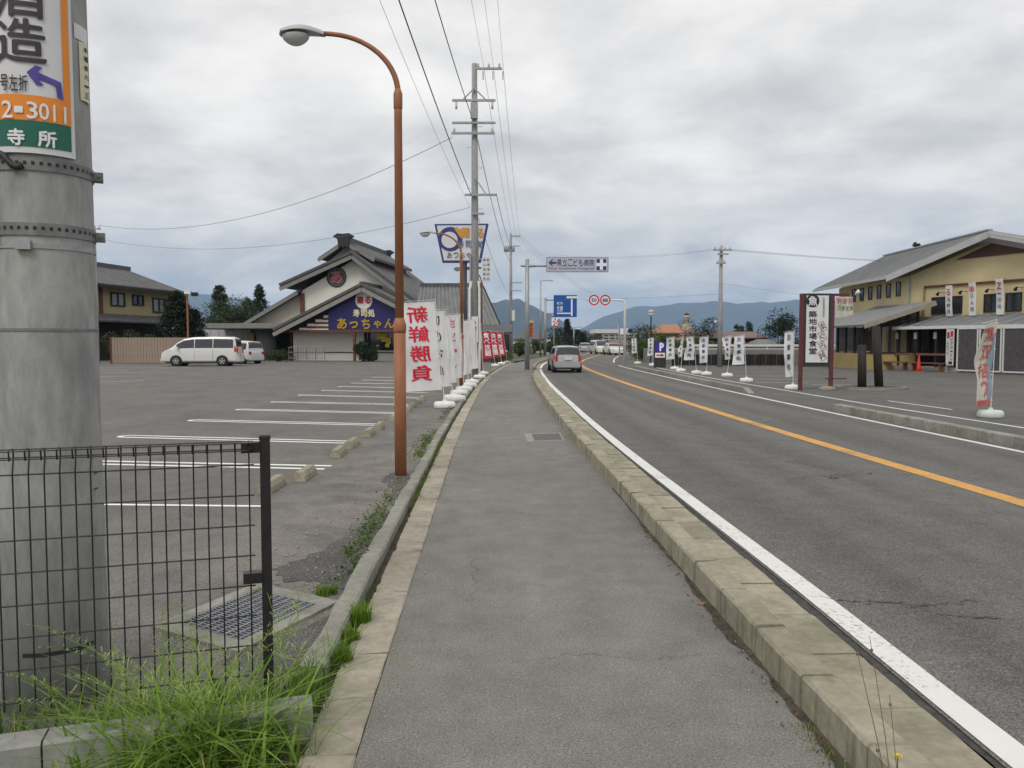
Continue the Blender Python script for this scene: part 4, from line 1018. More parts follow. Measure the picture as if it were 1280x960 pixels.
roof_plane(wing, (gx - 1.5, 62.4, 2.35), (er_.x + .9, 62.4, 2.35), (er_.x + .9, 64.6, 3.0), (gx - 1.5, 64.6, 3.0), m_tile, thick=.14)
MB().box(gx - 1.4, gx + .6, 62.8, 64.6, -.05, 2.3).build("porch_wall", M("maroon_wall", (.09, .03, .035), .8), wing)

# ---- two-storey house, left; its long side recedes from us (own axes: x along that side, -y out of it)
HO = Vector((-35.6, 65, 0)); HRZ = R(81)
house = thing("two_storey_house", "two-storey ochre house with grey tiled roof behind the beige board fence", "house", HO, HRZ, local=True)
def hxy(px, o=0.0):     # distance along the long side of a photo column, read o metres in front of it
    k = (px - 640) / F_PX; c_, s_ = math.cos(HRZ), math.sin(HRZ); bx, by = HO.x + s_ * o, HO.y - c_ * o
    return (k * by - bx) / (c_ - k * s_)
def hzz(px, py, o=0.0):
    t = hxy(px, o); return P(px, py, HO.y - math.cos(HRZ) * o + math.sin(HRZ) * t).z
HL = hxy(222); zt0 = hzz(170, 395); zt1 = hzz(170, 362)
MB().box(-3, HL, 0, 8, zt0, zt1).build("upper_wall", m_ochre, house)
MB().box(-2.7, HL - .4, .7, 7.6, -.05, zt0).build("lower_wall", m_darkwood, house)
bar(house, "corner_board", (hxy(128), -.04, zt0), (hxy(128), -.04, zt1), .4, .1, m_redwood, (0, 1, 0))
ze_ = hzz(180, 359.5, 1.0); zrr = ze_ + 2.05; ex1 = hxy(232, 1.0)
roof_plane(house, (-4, -1.1, ze_), (ex1, -1.1, ze_), (ex1 - 1.4, 4, zrr), (-4, 4, zrr), m_tileg, thick=.18, ribs=34, rib_h=.06, rib_w=.07, rib_name="tile_row")
roof_plane(house, (ex1, 9.1, ze_), (-4, 9.1, ze_), (-4, 4, zrr), (ex1 - 1.4, 4, zrr), m_tileg, thick=.18)
mb = MB(); mb.poly_slab([(ex1, -1.1, ze_), (ex1, 9.1, ze_), (ex1 - 1.4, 4, zrr)], (0, 0, -.15)); mb.build("hip_slope", m_tileg, house)
bar(house, "ridge_tiles", (-4, 4, zrr + .15), (ex1 - 1.3, 4, zrr + .15), .4, .45, m_tile)
MB().box(-4, ex1, -1.18, -1.06, ze_ - .32, ze_ - .1).build("gutter", m_darkwood, house)
roof_plane(house, (-3.6, -1.5, zt0 - .55), (HL + .6, -1.5, zt0 - .55), (HL + .6, .1, zt0 + .1), (-3.6, .1, zt0 + .1), M("lower_roof_tile", (.14, .14, .155), .6, .2, 1.5), thick=.15, ribs=30, rib_h=.05, rib_w=.07, rib_name="tile_row")
for (a, b, c, d, gl) in ((140, 157.5, 366, 383, m_glass_l), (167, 181, 369, 382, m_glass), (192, 208, 373, 391, m_glass_l)):
    x0_, x1_ = hxy(a), hxy(b); mid = (a + b) / 2; z0_, z1_ = hzz(mid, d), hzz(mid, c); window(house, (x0_, -.005, z0_), (1, 0, 0), x1_ - x0_, z1_ - z0_, gl, m_darkwood, .12, .12)
# board fence
bf = thing("board_fence", "beige vertical board fence in front of the ochre house", "fence", (-27, 56, 0))
FY = 57.5; fx0, fx1 = P(140, 440, FY).x, P(262, 440, FY).x; fz = P(0, 422, FY).z
n = 34
me_b = MB().bbox(0, (fx1 - fx0) / n - .02, 0, .03, .05, fz, .006).mesh("board", m_beige)
for i in range(n):
    o = put("board", me_b, bf); o.matrix_basis = Matrix.Translation((fx0 + (fx1 - fx0) * i / n, FY + random.uniform(-.006, .006), random.uniform(-.01, .01)))
for z in (.35, fz - .35): MB().box(fx0, fx1, FY + .035, FY + .1, z, z + .08).build("fence_rail", m_beige, bf)
MB().box(fx0 - .12, fx0 - .01, FY - .03, FY + .1, 0, fz + .05).build("fence_post", m_redwood, bf)

# ---- ochre restaurant, right
rest = thing("ochre_restaurant", "ochre two-storey restaurant with a pale metal gable roof and a long porch", "restaurant", (25, 44, 0))
C = Vector((23.5, 47.4, 0)); gd = Vector((2.15, -5.5, 0)).normalized(); gn = Vector((gd.y, -gd.x, 0))
GL = 11.6; Rr = C + gd * GL; zE, zA = 5.45, 7.08
def gw(t, z, o=0): return C + gd * t + gn * o + Vector((0, 0, z))
bk = Vector((.3, 10.8, 0))
mb = MB(); mb.poly_slab([gw(0, -.05), gw(GL, -.05), gw(GL, zE), gw(GL / 2, zA), gw(0, zE)], bk); mb.build("main_wall", m_ochre2, rest)
ov = .85
A0 = gw(GL / 2, zA + .28, ov); 
eL = gw(-.85, zE - .05 + .12, ov); eR = gw(GL + .85, zE + .07, ov)
bk2 = bk * ((10.8 + 1.6) / 10.8)
roof_plane(rest, eL, eL + bk2, A0 + bk2, A0, m_rooft, thick=.16, ribs=30, rib_mat=m_rib, rib_h=.035, rib_w=.02)
roof_plane(rest, eR + bk2, eR, A0, A0 + bk2, m_rooft, thick=.16, ribs=30, rib_mat=m_rib, rib_h=.035, rib_w=.02)
for e in (eL, eR): bar(rest, "barge_board", e + gn * .03 - Vector((0, 0, .17)), A0 + gn * .03 - Vector((0, 0, .17)), .07, .36, M("grey_barge", (.45, .455, .45), .6, .08, 2))
bar(rest, "eave_gutter", eL - gd * .05 - Vector((0, 0, .12)), eL - gd * .05 + bk2 - Vector((0, 0, .12)), .14, .14, M("grey_barge"))
bar(rest, "ridge_cap", A0 + Vector((0, 0, .04)), A0 + bk2 + Vector((0, 0, .04)), .3, .08, m_rib)
mb = MB(); mb.poly_slab([gw(GL / 2 - 2.6, zA - .95, .02), gw(GL / 2 + 2.6, zA - .95, .02), gw(GL / 2, zA - .12, .02)], gn * .06); mb.build("gable_vent", M("brown_vent", (.10, .05, .035), .8), rest)
bar(rest, "wall_trim", gw(1.15, 4.75, .05), gw(GL - 1.0, 4.75, .05), .1, .12, m_redwood)
bar(rest, "wall_trim", gw(1.15, 4.7, .05), gw(1.15, 3.0, .05), .1, .08, M("ochre_trim", (.34, .24, .09), .8), (1, 0, 0))
MB().cyl(gw(.12, 2.9, .1), gw(.12, zE - .1, .1), .05, n=8).build("drainpipe", M("pale_green_pipe", (.30, .36, .33), .5), rest)
def tpx(px, o=0.0):  # distance along the gable wall of a photo column, read o metres in front of it
    k = (px - 640) / F_PX; return (k * (C.y + gn.y * o) - (C.x + gn.x * o)) / (gd.x - k * gd.y)
for (a, b) in ((1163, 1201), (1228, 1246), (1255, 1275), (1300, 1340)):
    t0, t1 = tpx(a), tpx(b); window(rest, gw(t0, 3.15, .005), gd, t1 - t0, .98, m_glass, m_darkwood, .06, .06, 1)
# small side windows below the eave (road side)
for k in range(6):
    p = C + bk.normalized() * (1.0 + k * 1.35); window(rest, (p.x - .005, p.y + .55, 4.35), (0, -1, 0), .55, .85, m_glass, m_darkwood, .05, .05, 0)
bar(rest, "side_trim", C + Vector((-.04, 9.2, 4.3)), C + Vector((.2, 10.4, 4.3)), .1, 1.0, m_redwood)
# long porch
PD = 2.5; pe, pw = 2.42, 3.05
roof_plane(rest, gw(-.4, pe, PD), gw(GL + .4, pe, PD), gw(GL + .4, pw, .02), gw(-.4, pw, .02), M("porch_roof_grey", (.17, .18, .19), .5, .12, 1), thick=.1, ribs=16, rib_mat=m_rib, rib_h=.04, rib_w=.02)
bar(rest, "porch_fascia", gw(-.42, pe - .06, PD + .03), gw(GL + .42, pe - .06, PD + .03), .06, .16, m_wframe)
MB().poly_slab([gw(0, .0, PD - .1), gw(GL, .0, PD - .1), gw(GL, .0, 0), gw(0, .0, 0)], (0, 0, .22)).build("porch_floor", m_conc, rest)
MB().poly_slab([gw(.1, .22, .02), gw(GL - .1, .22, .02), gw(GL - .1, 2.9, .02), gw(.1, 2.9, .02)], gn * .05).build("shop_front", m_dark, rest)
for k in range(7):
    t0 = .3 + k * 1.62; window(rest, gw(t0, .5, .08), gd, 1.4, 1.9, m_glass, m_darkwood, .07, .06, 1)
for k in range(10):
    t0 = .1 + k * (GL - .2) / 9; MB().poly_slab([gw(t0 - .06, .2, PD - .25), gw(t0 + .06, .2, PD - .25), gw(t0 + .06, .2, PD - .37), gw(t0 - .06, .2, PD - .37)], (0, 0, 2.15)).build("porch_post", m_darkwood, rest)
# lantern-like white signs on the posts
for k in (1, 2, 3): MB().poly_slab([gw(k * 1.27 - .02, 1.75, PD - .22), gw(k * 1.27 + .18, 1.75, PD - .22), gw(k * 1.27 + .18, 2.1, PD - .22), gw(k * 1.27 - .02, 2.1, PD - .22)], gn * .02).build("post_plate", M("post_plate_white", (.35, .35, .36), .6), rest)
# mesh screens in white frames (right part)
m_screen = M("grey_screen_mesh", (.075, .068, .075), .8, .25, 5)
scr0 = tpx(1196, PD)
for k in range(5):
    t0 = scr0 + k * 1.27
    sc_o = MB().poly_slab([gw(t0 + .04, .12, PD + .02), gw(t0 + 1.2, .12, PD + .02), gw(t0 + 1.2, 2.28, PD + .02), gw(t0 + .04, 2.28, PD + .02)], gn * .012).build("porch_screen", m_screen, rest)
    for (a, b) in ((gw(t0 + .05, .1, PD + .04), gw(t0 + .05, 2.3, PD + .04)), (gw(t0 + 1.19, .1, PD + .04), gw(t0 + 1.19, 2.3, PD + .04))): bar(sc_o, "screen_frame", a, b, .07, .05, m_wframe, tuple(gn))
    for z in (.12, 2.27): bar(sc_o, "screen_frame", gw(t0 + .05, z, PD + .04), gw(t0 + 1.19, z, PD + .04), .05, .07, m_wframe)
# entrance block with its own roof
EY0, EX0 = 45.0, 20.35
ew = M("ochre_low_wall", (.36, .28, .12), .85, .1, 1)
MB().box(EX0, 23.2, EY0 + .3, EY0 + .45, 0, .92).build("low_wall", ew, rest)
MB().box(EX0 - .15, EX0, EY0 + .3, EY0 + 6.5, 0, .92).build("low_wall", ew, rest)
MB().box(EX0 - .17, 23.2, EY0 + .25, EY0 + .5, .925, 1.0).build("wall_cap", m_darkwood, rest)
for k in range(6): MB().box(EX0 + .05 + k * .52, EX0 + .17 + k * .52, EY0 + .3, EY0 + .42, 1.0, 2.6 + k * .18).build("entrance_post", m_darkwood, rest)
for k in range(5): MB().box(EX0 - .15, EX0 - .03, EY0 + .9 + k * 1.2, EY0 + 1.02 + k * 1.2, .92, 2.55).build("entrance_post", m_darkwood, rest)
MB().box(EX0 + .2, 23.3, EY0 + 5.5, EY0 + 5.6, 1.0, 2.5).build("rear_window", m_glass_l, rest)
roof_plane(rest, (EX0 - .75, EY0 - .5, 2.55), (EX0 - .75, EY0 + 6.8, 2.55), (23.6, EY0 + 6.8, 3.85), (23.6, EY0 - .5, 3.85), M("entrance_roof_grey", (.20, .205, .205), .5, .15, 1), thick=.12, ribs=14, rib_mat=m_rib, rib_h=.04, rib_w=.02)
bar(rest, "barge_board", (EX0 - .75, EY0 - .54, 2.45), (23.6, EY0 - .54, 3.75), .07, .26, M("weathered_board", (.30, .27, .22), .8, .15, 3))
# signs hung in front of the upper wall
m_bann = m_cloth_w
for i, (px, y0, y1, red, tx, ww) in enumerate(((1184, 357, 397, "る", "海鮮丼", .42), (1213, 351, 394, "申", "平木館", .42), (1247, 344, 392, "Z", "一押味", .42), (1284, 336, 389, "あ", "市場", .42))):
    t0 = tpx(px, .55) ; zb2 = [3.0, 3.0, 3.0, 3.0][i]; hh = [1.7, 1.78, 1.86, 1.95][i]
    t_ = thing("hanging_banner", ["white banner with a rounded red sign hung beside a dark upper window", "white banner with a red boxed sign hung between two upper windows", "white banner with a red zigzag sign hung across an upper window", "white banner with a blue sign, hung on the ochre upper wall at the road end"][i], "banner", gw(t0, zb2, .5), 0, "banners on the upper wall of the ochre restaurant")
    tl = .10
    fb = lambda x, y, t0=t0, zb2=zb2, hh=hh: gw(t0 + x + (1 - y / hh) * .12 - .06, zb2 + y, .55)
    mb = MB(); mb.grid(lambda u, v: fb((u - .5) * ww, v * hh) + gn * .03 * math.sin(v * 5 + i), 4, 12); mb.build("banner_cloth", m_bann, t_)
    ft = lambda x, y: fb(x, y) + gn * .05
    letters("lettering", red, ft, m_redpaint if i < 3 else m_ink_b, t_, (-.13, hh - .55, .13, hh - .2), bold=.02)
    for j, ch in enumerate(tx): letters("lettering", ch, ft, m_ink_k, t_, (-.11, hh - .9 - j * .33, .11, hh - .65 - j * .33), bold=.0)
    MB().cyl(gw(t0 - .1, zb2 + hh, .02), gw(t0 - .1, zb2 + hh, .6), .018, n=6).build("bracket", m_steel, t_)
    MB().cyl(gw(t0 + .1, zb2 - .03, .02), gw(t0 + .1, zb2 - .03, .6), .018, n=6).build("bracket", m_steel, t_)
    fl = thing("flood_lamp", "small black lamp on a thin bracket on the ochre upper wall", "lamp", gw(t0 - .75, 4.3, .1), 0, "lamps on the ochre upper wall")
    MB().cyl(gw(t0 - .75, 4.35, 0.0), gw(t0 - .75, 4.35, .5), .015, n=6).build("lamp_arm", m_black, fl); MB().cyl(gw(t0 - .75, 4.36, .45), gw(t0 - .75, 4.22, .58), .05, .09, 10).build("lamp_shade", m_black, fl)
# beer garden banner at the porch
bt = tpx(1189, PD)
bg_ = thing("porch_banner", "white vertical banner with red top and dark lettering tied to the porch beside the screens", "banner", gw(bt, .2, PD))
fb = plane_fn(gw(bt, 0, PD + .12), gd, (0, 0, 1), 0.0)
mb = MB(); mb.add([fb(x, y) for x, y in ((-.24, .35), (.24, .35), (.24, 2.25), (-.24, 2.25))], [(0, 1, 2, 3)]); mb.build("banner_cloth", m_cloth_w, bg_)
ft = lambda x, y: fb(x, y) + gn * .02
for j, ch in enumerate("ビアガーデン"): letters("lettering", ch, ft, m_ink_k, bg_, (.04, 1.62 - j * .2, .18, 1.76 - j * .2), bold=.02)
for j, ch in enumerate("お得です"): letters("lettering", ch, ft, m_ink_k, bg_, (-.18, 1.45 - j * .18, -.05, 1.58 - j * .18), bold=.0)
for (a, b, c, d) in ((-.18, -.03, 1.78, 2.1), (.03, .18, 1.85, 2.15)): flat_shape("red_mark", [(a, c), (b, c), (b, d), (a, d)], ft, m_redpaint, bg_)
flat_shape("dark_mark", [(-.05, .42), (.16, .42), (.16, .56), (-.05, .56)], ft, m_ink_k, bg_)
MB().cyl(gw(bt - .2, 0, PD + .1), gw(bt - .2, 2.4, PD + .1), .015, n=6).build("banner_pole", m_wframe, bg_)
# benches and a cone on the porch edge
m_bench = M("orange_bench_wood", (.17, .075, .038), .6, .2, 4)
for k in range(2):
    b2 = thing("bench", "low orange-brown wooden bench along the porch under the " + ("entrance end of the roof" if k == 0 else "middle of the porch roof"), "bench", gw(1.3 + k * 2.3, .0, PD + .2))
    MB().poly_slab([gw(.5 + k * 2.3, .42, PD + .1), gw(2.6 + k * 2.3, .42, PD + .1), gw(2.6 + k * 2.3, .42, PD + .5), gw(.5 + k * 2.3, .42, PD + .5)], (0, 0, .06)).build("seat", m_bench, b2)
    for t0 in (.7, 2.4): MB().poly_slab([gw(t0 + k * 2.3, .0, PD + .15), gw(t0 + .08 + k * 2.3, .0, PD + .15), gw(t0 + .08 + k * 2.3, .0, PD + .45), gw(t0 + k * 2.3, .0, PD + .45)], (0, 0, .42)).build("leg", m_bench, b2)
    MB().poly_slab([gw(.5 + k * 2.3, .85, PD - .15), gw(2.6 + k * 2.3, .85, PD - .15), gw(2.6 + k * 2.3, .85, PD - .1), gw(.5 + k * 2.3, .85, PD - .1)], (0, 0, .12)).build("back_rail", m_bench, b2)
cone = thing("traffic_cone", "red traffic cone in front of the porch bench", "cone", gw(3.75, 0, PD + .75))
cc = gw(3.75, 0, PD + .75); MB().lathe([(.14, .03), (.11, .2), (.03, .85), (.02, .87)], 14, cc).build("cone_body", M("cone_red", (.6, .04, .03), .5), cone, True)
MB().box(cc.x - .18, cc.x + .18, cc.y - .18, cc.y + .18, 0, .035).build("cone_base", M("cone_red"), cone)

# ================================================================== SIGNS AND POLES
def slabrect(p0, p1, y0, th):  # box from two photo corners at distance y0
    return (min(p0.x, p1.x), max(p0.x, p1.x), y0, y0 + th, min(p0.z, p1.z), max(p0.z, p1.z))
# ---- tall restaurant sign at the lot edge
b1, b2 = G(1000, 488), G(1040, 484); SY = b1.y
ts = thing("restaurant_sign", "tall white sign board with black brush characters between two maroon posts", "sign", b1)
zt_ = P(0, 367, SY).z
for q, top in ((b1, zt_), (Vector((P(1040, 400, SY).x, SY, 0)), zt_)): MB().box(q.x - .055, q.x + .055, SY - .055, SY + .055, -.02, top).build("sign_post", m_maroon, ts)
bx0_, bx1_ = P(1005.5, 400, SY).x, P(1037, 400, SY).x; bz0, bz1 = P(0, 456.5, SY).z, P(0, 368, SY).z
MB().box(bx0_ - .05, bx1_ + .03, SY - .05, SY + .05, bz0 - .05, bz1 + .03).build("board_frame", M("dark_green_frame", (.03, .035, .03), .5), ts)
wx0_, wx1_ = P(1007, 400, SY).x, P(1034.5, 400, SY).x; wz0, wz1 = P(0, 453, SY).z, P(0, 369.5, SY).z
bo = MB().box(wx0_, wx1_, SY - .07, SY - .045, wz0, wz1).build("board_face", m_signw, ts)
sf = plane_fn((0, SY - .07, 0), (1, 0, 0), (0, 0, 1), .006); sf2 = plane_fn((0, SY - .07, 0), (1, 0, 0), (0, 0, 1), .012)
def sq(x, y): p = P(x, y, SY - .07); return p.x, p.z
ex_, ez_ = sq(1016, 376)
em = flat_shape("emblem", disc(.215, ex_, ez_), sf, m_ink_k, bo)
letters("lettering", "魚", sf2, m_signw, em, (ex_ - .14, ez_ - .15, ex_ + .14, ez_ + .15), bold=.03)
for i, ch in enumerate("築地市場食堂"):
    xa_, za_ = sq(1011, 396.5 + i * 9.2); xb_, zb__ = sq(1021, 388.8 + i * 9.2); letters("lettering", ch, sf, m_ink_k, bo, (xa_, za_, xb_, zb__), bold=.02)
for i, ch in enumerate("市場直送海の幸処"):
    xa_, za_ = sq(1028, 374.5 + i * 3.1); xb_, zb__ = sq(1031, 371.8 + i * 3.1); letters("lettering", ch, sf, m_ink_k, bo, (xa_, za_, xb_, zb__), bold=.0)
for i in range(4):
    cx_, cz_ = sq(1028, 408 + i * 12.2)
    an = R(28); rot = lambda x, y: (cx_ + x * math.cos(an) - y * math.sin(an) * -1 * -1, cz_ + x * math.sin(an) + y * math.cos(an))
    vs, fs = glyphs("まぐろ丼"[i]); mb = MB(); mb.add([sf(*rot(x * .25, y * .25)) for x, y in vs], fs); mb.build("lettering", m_ink_k, bo)
    ring = [(-.09, -.15), (.09, -.15), (.09, .15), (-.09, .15)]
    for j in range(4):
        (xa_, ya_), (xb_, yb_) = ring[j], ring[(j + 1) % 4]
        L_ = math.hypot(xb_ - xa_, yb_ - ya_); ux, uy = (xb_ - xa_) / L_ * .006, (yb_ - ya_) / L_ * .006
        mb = MB(); mb.add([sf2(*rot(*p)) for p in ((xa_ - uy, ya_ + ux), (xb_ - uy, yb_ + ux), (xb_ + uy, yb_ - ux), (xa_ + uy, ya_ - ux))], [(0, 1, 2, 3)]); mb.build("character_frame", m_redpaint, bo)
MB().lathe([(.2, -.02), (.24, 0), (.22, .1), (.12, .14)], 14, (P(1040, 400, SY).x - .1, SY, 0), 1.2, .8).build("post_footing", m_stop, ts, True)
# small sign on the same frame
MB().box(P(1041, 0, SY).x, P(1070, 0, SY).x, SY - .03, SY + .03, zt_ - .08, zt_).build("top_bar", m_maroon, ts)
MB().box(P(1041, 0, SY).x, P(1069, 0, SY).x, SY - .02, SY + .02, P(0, 474, SY).z, P(0, 472.5, SY).z).build("lower_bar", m_maroon, ts)
x0_, z0_ = sq(1044, 398); x1_, z1_ = sq(1067, 371)
ss = MB().add([sf(x0_, z0_), sf(x1_, z0_ + .1), sf(x1_ - .03, z1_), sf(x0_, z1_)], [(0, 1, 2, 3)]).build("small_sign_face", M("pale_picture_print", (.50, .47, .38), .6, .25, 5), ts)
for ch, a, b in (("刺", 1046, 1052), ("身", 1053, 1059), ("丼", 1060, 1066)):
    xa_, za_ = sq(a, 380); xb_, zb__ = sq(b, 372.5); letters("lettering", ch, sf2, m_pink, ss, (xa_, za_, xb_, zb__), bold=.03)
for ch, a, b in (("日", 1047, 1051), ("替", 1052, 1056), ("定", 1057, 1061), ("食", 1062, 1066)):
    xa_, za_ = sq(a, 388); xb_, zb__ = sq(b, 382.5); letters("lettering", ch, sf2, M("green_ink", (.08, .20, .13), .7), ss, (xa_, za_, xb_, zb__), bold=.01)
sp = thing("spot_lamp", "small white spot lamp on the end of the maroon sign bar", "lamp", P(1071, 369, SY))
q = P(1070, 367, SY); MB().cyl(q, q + Vector((.1, -.05, .08)), .05, .07, 10).build("lamp_body", m_plwhite, sp, True); MB().cyl(q + Vector((-.02, 0, -.04)), q, .02, n=6).build("lamp_bracket", m_plwhite, sp)
# dark timber posts on their island
isl = thing("post_island", None, None, G(1085, 487), kind='structure')
ic = G(1085, 486.5)
mb = MB(); k = 26; ring = [(ic.x + 1.05 * math.cos(a) * (1.0 + .25 * (math.cos(a) > 0)), ic.y + .75 * math.sin(a)) for a in [2 * math.pi * i / k for i in range(k)]]
mb.poly_slab([(x, y, -.05) for x, y in ring], (0, 0, .14)); mb.build("island_kerb", m_kerb_g, isl)
mb = MB(); mb.add([(ic.x + (x - ic.x) * .86, ic.y + (y - ic.y) * .84, .095) for x, y in ring], [tuple(range(k))]); mb.build("island_fill", m_soil, isl)
for (xa_, ya_, xb_, yb_, lab) in ((1077.5, 486, 1077.5, 431, "upright dark timber post on the small kerbed island"), (1099, 485.5, 1095, 408, "tall leaning dark timber post on the small kerbed island")):
    p0 = G(xa_, ya_ + 1); p1 = P(xb_, yb_, p0.y); o = MB().tube([p0 - Vector((0, 0, .05)), p0.lerp(p1, .5), p1], [.14, .135, .13], 14).build("timber_post", m_darkwood, None, True); tag(o, lab, "post", "timber posts on the island")
# ---- trapezoid sushi sign on a post
TY = 38.0
trap = thing("trapezoid_sign", "white trapezoid sign with a navy border on a post behind the tall concrete pole", "sign", P(580, 470, TY))
def tq(x, y): p = P(x, y, TY); return Vector((p.x, TY, p.z))
outer = [tq(543, 280), tq(610.5, 279.5), tq(601, 328), tq(553, 328)]
MB().poly_slab(outer, (0, .3, 0)).build("sign_frame", m_ink_b, trap)
inner = [tq(546, 282), tq(607.5, 281.5), tq(598.5, 325.5), tq(555, 325.5)]
tf = MB().poly_slab([v + Vector((0, -.02, 0)) for v in inner], (0, .03, 0)).build("sign_face", m_signw, trap)
tfn = plane_fn((0, TY - .02, 0), (1, 0, 0), (0, 0, 1), .015); tfn2 = plane_fn((0, TY - .02, 0), (1, 0, 0), (0, 0, 1), .03)
def tp(x, y): p = P(x, y, TY); return p.x, p.z
cx_, cz_ = tp(563, 299); kk = TY / F_PX
nv = flat_shape("navy_swirl", disc(15 * kk, cx_, cz_), tfn, m_ink_b, tf)
flat_shape("swirl_moon", disc(10 * kk, *tp(562, 300)), tfn2, m_signw, nv)
m_flame = M("orange_flame_ink", (.62, .30, .05), .6, .15, 3)
flat_shape("flame_stroke", [tp(567, 285), tp(571, 287), tp(570, 283.5), tp(575, 287), tp(577, 285), tp(579, 292), tp(577, 299), tp(572, 292)], tfn2, m_flame, tf)
def tl(ch, a, b, c, d, mat, bold=.02):
    xa_, za_ = tp(a, d); xb_, zb__ = tp(b, c); letters("lettering", ch, tfn2, mat, tf, (xa_, za_, xb_, zb__), bold=bold)
tl("廻", 578, 587, 285, 297, m_flame, .03); tl("る", 597, 604, 286, 297, m_flame, .03)
for ch, a in (("寿", 572), ("司", 582), ("処", 597)): tl(ch, a, a + 7.5, 301, 310, M("steel_blue_ink", (.10, .16, .30), .6), .02)
for ch, a in (("あ", 559), ("っ", 567), ("ち", 575), ("ゃ", 583), ("ん", 591)): tl(ch, a, a + 6, 315.5, 323, m_ink_k, .0)
MB().cyl((P(580, 400, TY).x, TY + .15, -.05), (P(580, 330, TY).x, TY + .15, P(0, 326, TY).z), .14, n=12).build("sign_post", M("dark_post_paint", (.05, .045, .06), .5), trap, True)
bar(trap, "brace", (P(580, 0, TY).x, TY + .15, P(0, 334.5, TY).z), (P(601, 0, TY).x, TY + .15, P(0, 334.5, TY).z), .08, .08, M("dark_post_paint"))
# ---- hospital direction sign over the pavement
HY = G(659, 462).y
hs = thing("hospital_sign", "wide pale direction sign with a blue hospital cross on a grey mast over the road", "road sign", G(659, 462))
hx = P(659, 400, HY).x
MB().tube([(hx, HY, -.05), (hx, HY, P(0, 324, HY).z)], [.14, .11], 14).build("mast", m_steel, hs, True)
za1 = P(0, 332.5, HY).z
MB().cyl((P(651, 0, HY).x, HY, za1), (P(690, 0, HY).x, HY, za1), .055, n=10).build("mast_arm", m_steel, hs, True)
MB().cyl((hx - .1, HY, za1), (P(671, 0, HY).x, HY, za1), .10, .06, n=10).build("arm_sleeve", m_steel, hs, True)
sx0, sx1 = P(683.5, 0, HY).x, P(762.5, 0, HY).x; szA, szB = P(0, 340.5, HY).z, P(0, 321.5, HY).z
hf = MB().box(sx0, sx1, HY - .12, HY - .07, szA, szB).build("sign_panel", M("sign_grey_edge", (.30, .31, .33), .5), hs)
hfn = plane_fn((0, HY - .12, 0), (1, 0, 0), (0, 0, 1), .008); hfn2 = plane_fn((0, HY - .12, 0), (1, 0, 0), (0, 0, 1), .02); hfn3 = plane_fn((0, HY - .12, 0), (1, 0, 0), (0, 0, 1), .03)
flat_shape("sign_face", [(sx0 + .05, szA + .05), (sx1 - .05, szA + .05), (sx1 - .05, szB - .05), (sx0 + .05, szB - .05)], hfn, M("sign_pale_face", (.47, .47, .54), .5, .04, 2), hf)
W_ = sx1 - sx0; H_ = szB - szA
def hb(a, b, c, d): return (sx0 + W_ * a, szA + H_ * c, sx0 + W_ * b, szA + H_ * d)
for i, ch in enumerate("県立こども病院"): letters("lettering", ch, hfn2, m_ink_b, hf, hb(.17 + i * .087, .17 + i * .087 + .075, .40, .85), bold=.005)
letters("lettering", "Pref. Kodomo Hospital", hfn2, m_ink_b, hf, hb(.04, .77, .14, .33), bold=.0)
ax, az_ = sx0 + W_ * .03, szA + H_ * .62
flat_shape("direction_arrow", [(ax + .02, az_), (ax + .22, az_ + .2), (ax + .30, az_ + .2), (ax + .17, az_ + .06), (ax + .46, az_ + .06), (ax + .46, az_ - .06), (ax + .17, az_ - .06), (ax + .30, az_ - .2), (ax + .22, az_ - .2)], hfn2, m_ink_b, hf)
q0, q1 = szA + H_ * .14, szA + H_ * .86; qx0, qx1 = sx0 + W_ * .81, sx0 + W_ * .96
cb = flat_shape("cross_field", [(qx0, q0), (qx1, q0), (qx1, q1), (qx0, q1)], hfn2, M("hospital_blue", (.02, .03, .22), .5), hf)
mx_, mz_ = (qx0 + qx1) / 2, (q0 + q1) / 2
for a, b in ((.30, .09), (.09, .30)): flat_shape("white_cross", [(mx_ - a, mz_ - b), (mx_ + a, mz_ - b), (mx_ + a, mz_ + b), (mx_ - a, mz_ + b)], hfn3 if a > b else plane_fn((0, HY - .12, 0), (1, 0, 0), (0, 0, 1), .035), m_ink_w, cb)
# ---- blue guide sign
BY = 95.0; bgx = P(682.5, 0, BY).x
bs = thing("blue_guide_sign", "blue square road guide sign on a grey mast beyond the hospital sign", "road sign", (bgx, BY, 0))
MB().tube([(bgx, BY, -.05), (bgx, BY, P(0, 372, BY).z)], [.17, .13], 12).build("mast", m_steel, bs, True)
for y in (375, 392): MB().cyl((bgx, BY, P(0, y, BY).z), (P(700, 0, BY).x, BY, P(0, y, BY).z), .08, n=8).build("mast_arm", m_steel, bs, True)
bfc = MB().box(P(693, 0, BY).x, P(722.5, 0, BY).x, BY - .25, BY - .15, P(0, 396.5, BY).z, P(0, 369, BY).z).build("sign_panel", M("guide_blue", (.01, .09, .36), .45, .05, 1), bs)
gfn = plane_fn((0, BY - .25, 0), (1, 0, 0), (0, 0, 1), .02)
def bq(x, y): p = P(x, y, BY); return p.x, p.z
for (a, b, c, d) in ((713.5, 715.5, 374, 395), (696, 713.4, 391, 392.5), (708, 721, 370.5, 373)): flat_shape("route_line", [bq(a, d), bq(b, d), bq(b, c), bq(a, c)], gfn, m_ink_w, bfc)
for ch, a, y in (("松", 696, 379), ("本", 700, 379), ("安", 696, 384.5), ("曇", 700, 384.5), ("大", 696, 388), ("町", 700, 388)):
    xa_, za_ = bq(a, y + 2); xb_, zb__ = bq(a + 3.4, y - 1.6); letters("lettering", ch, gfn, m_ink_w, bfc, (xa_, za_, xb_, zb__), bold=.01)
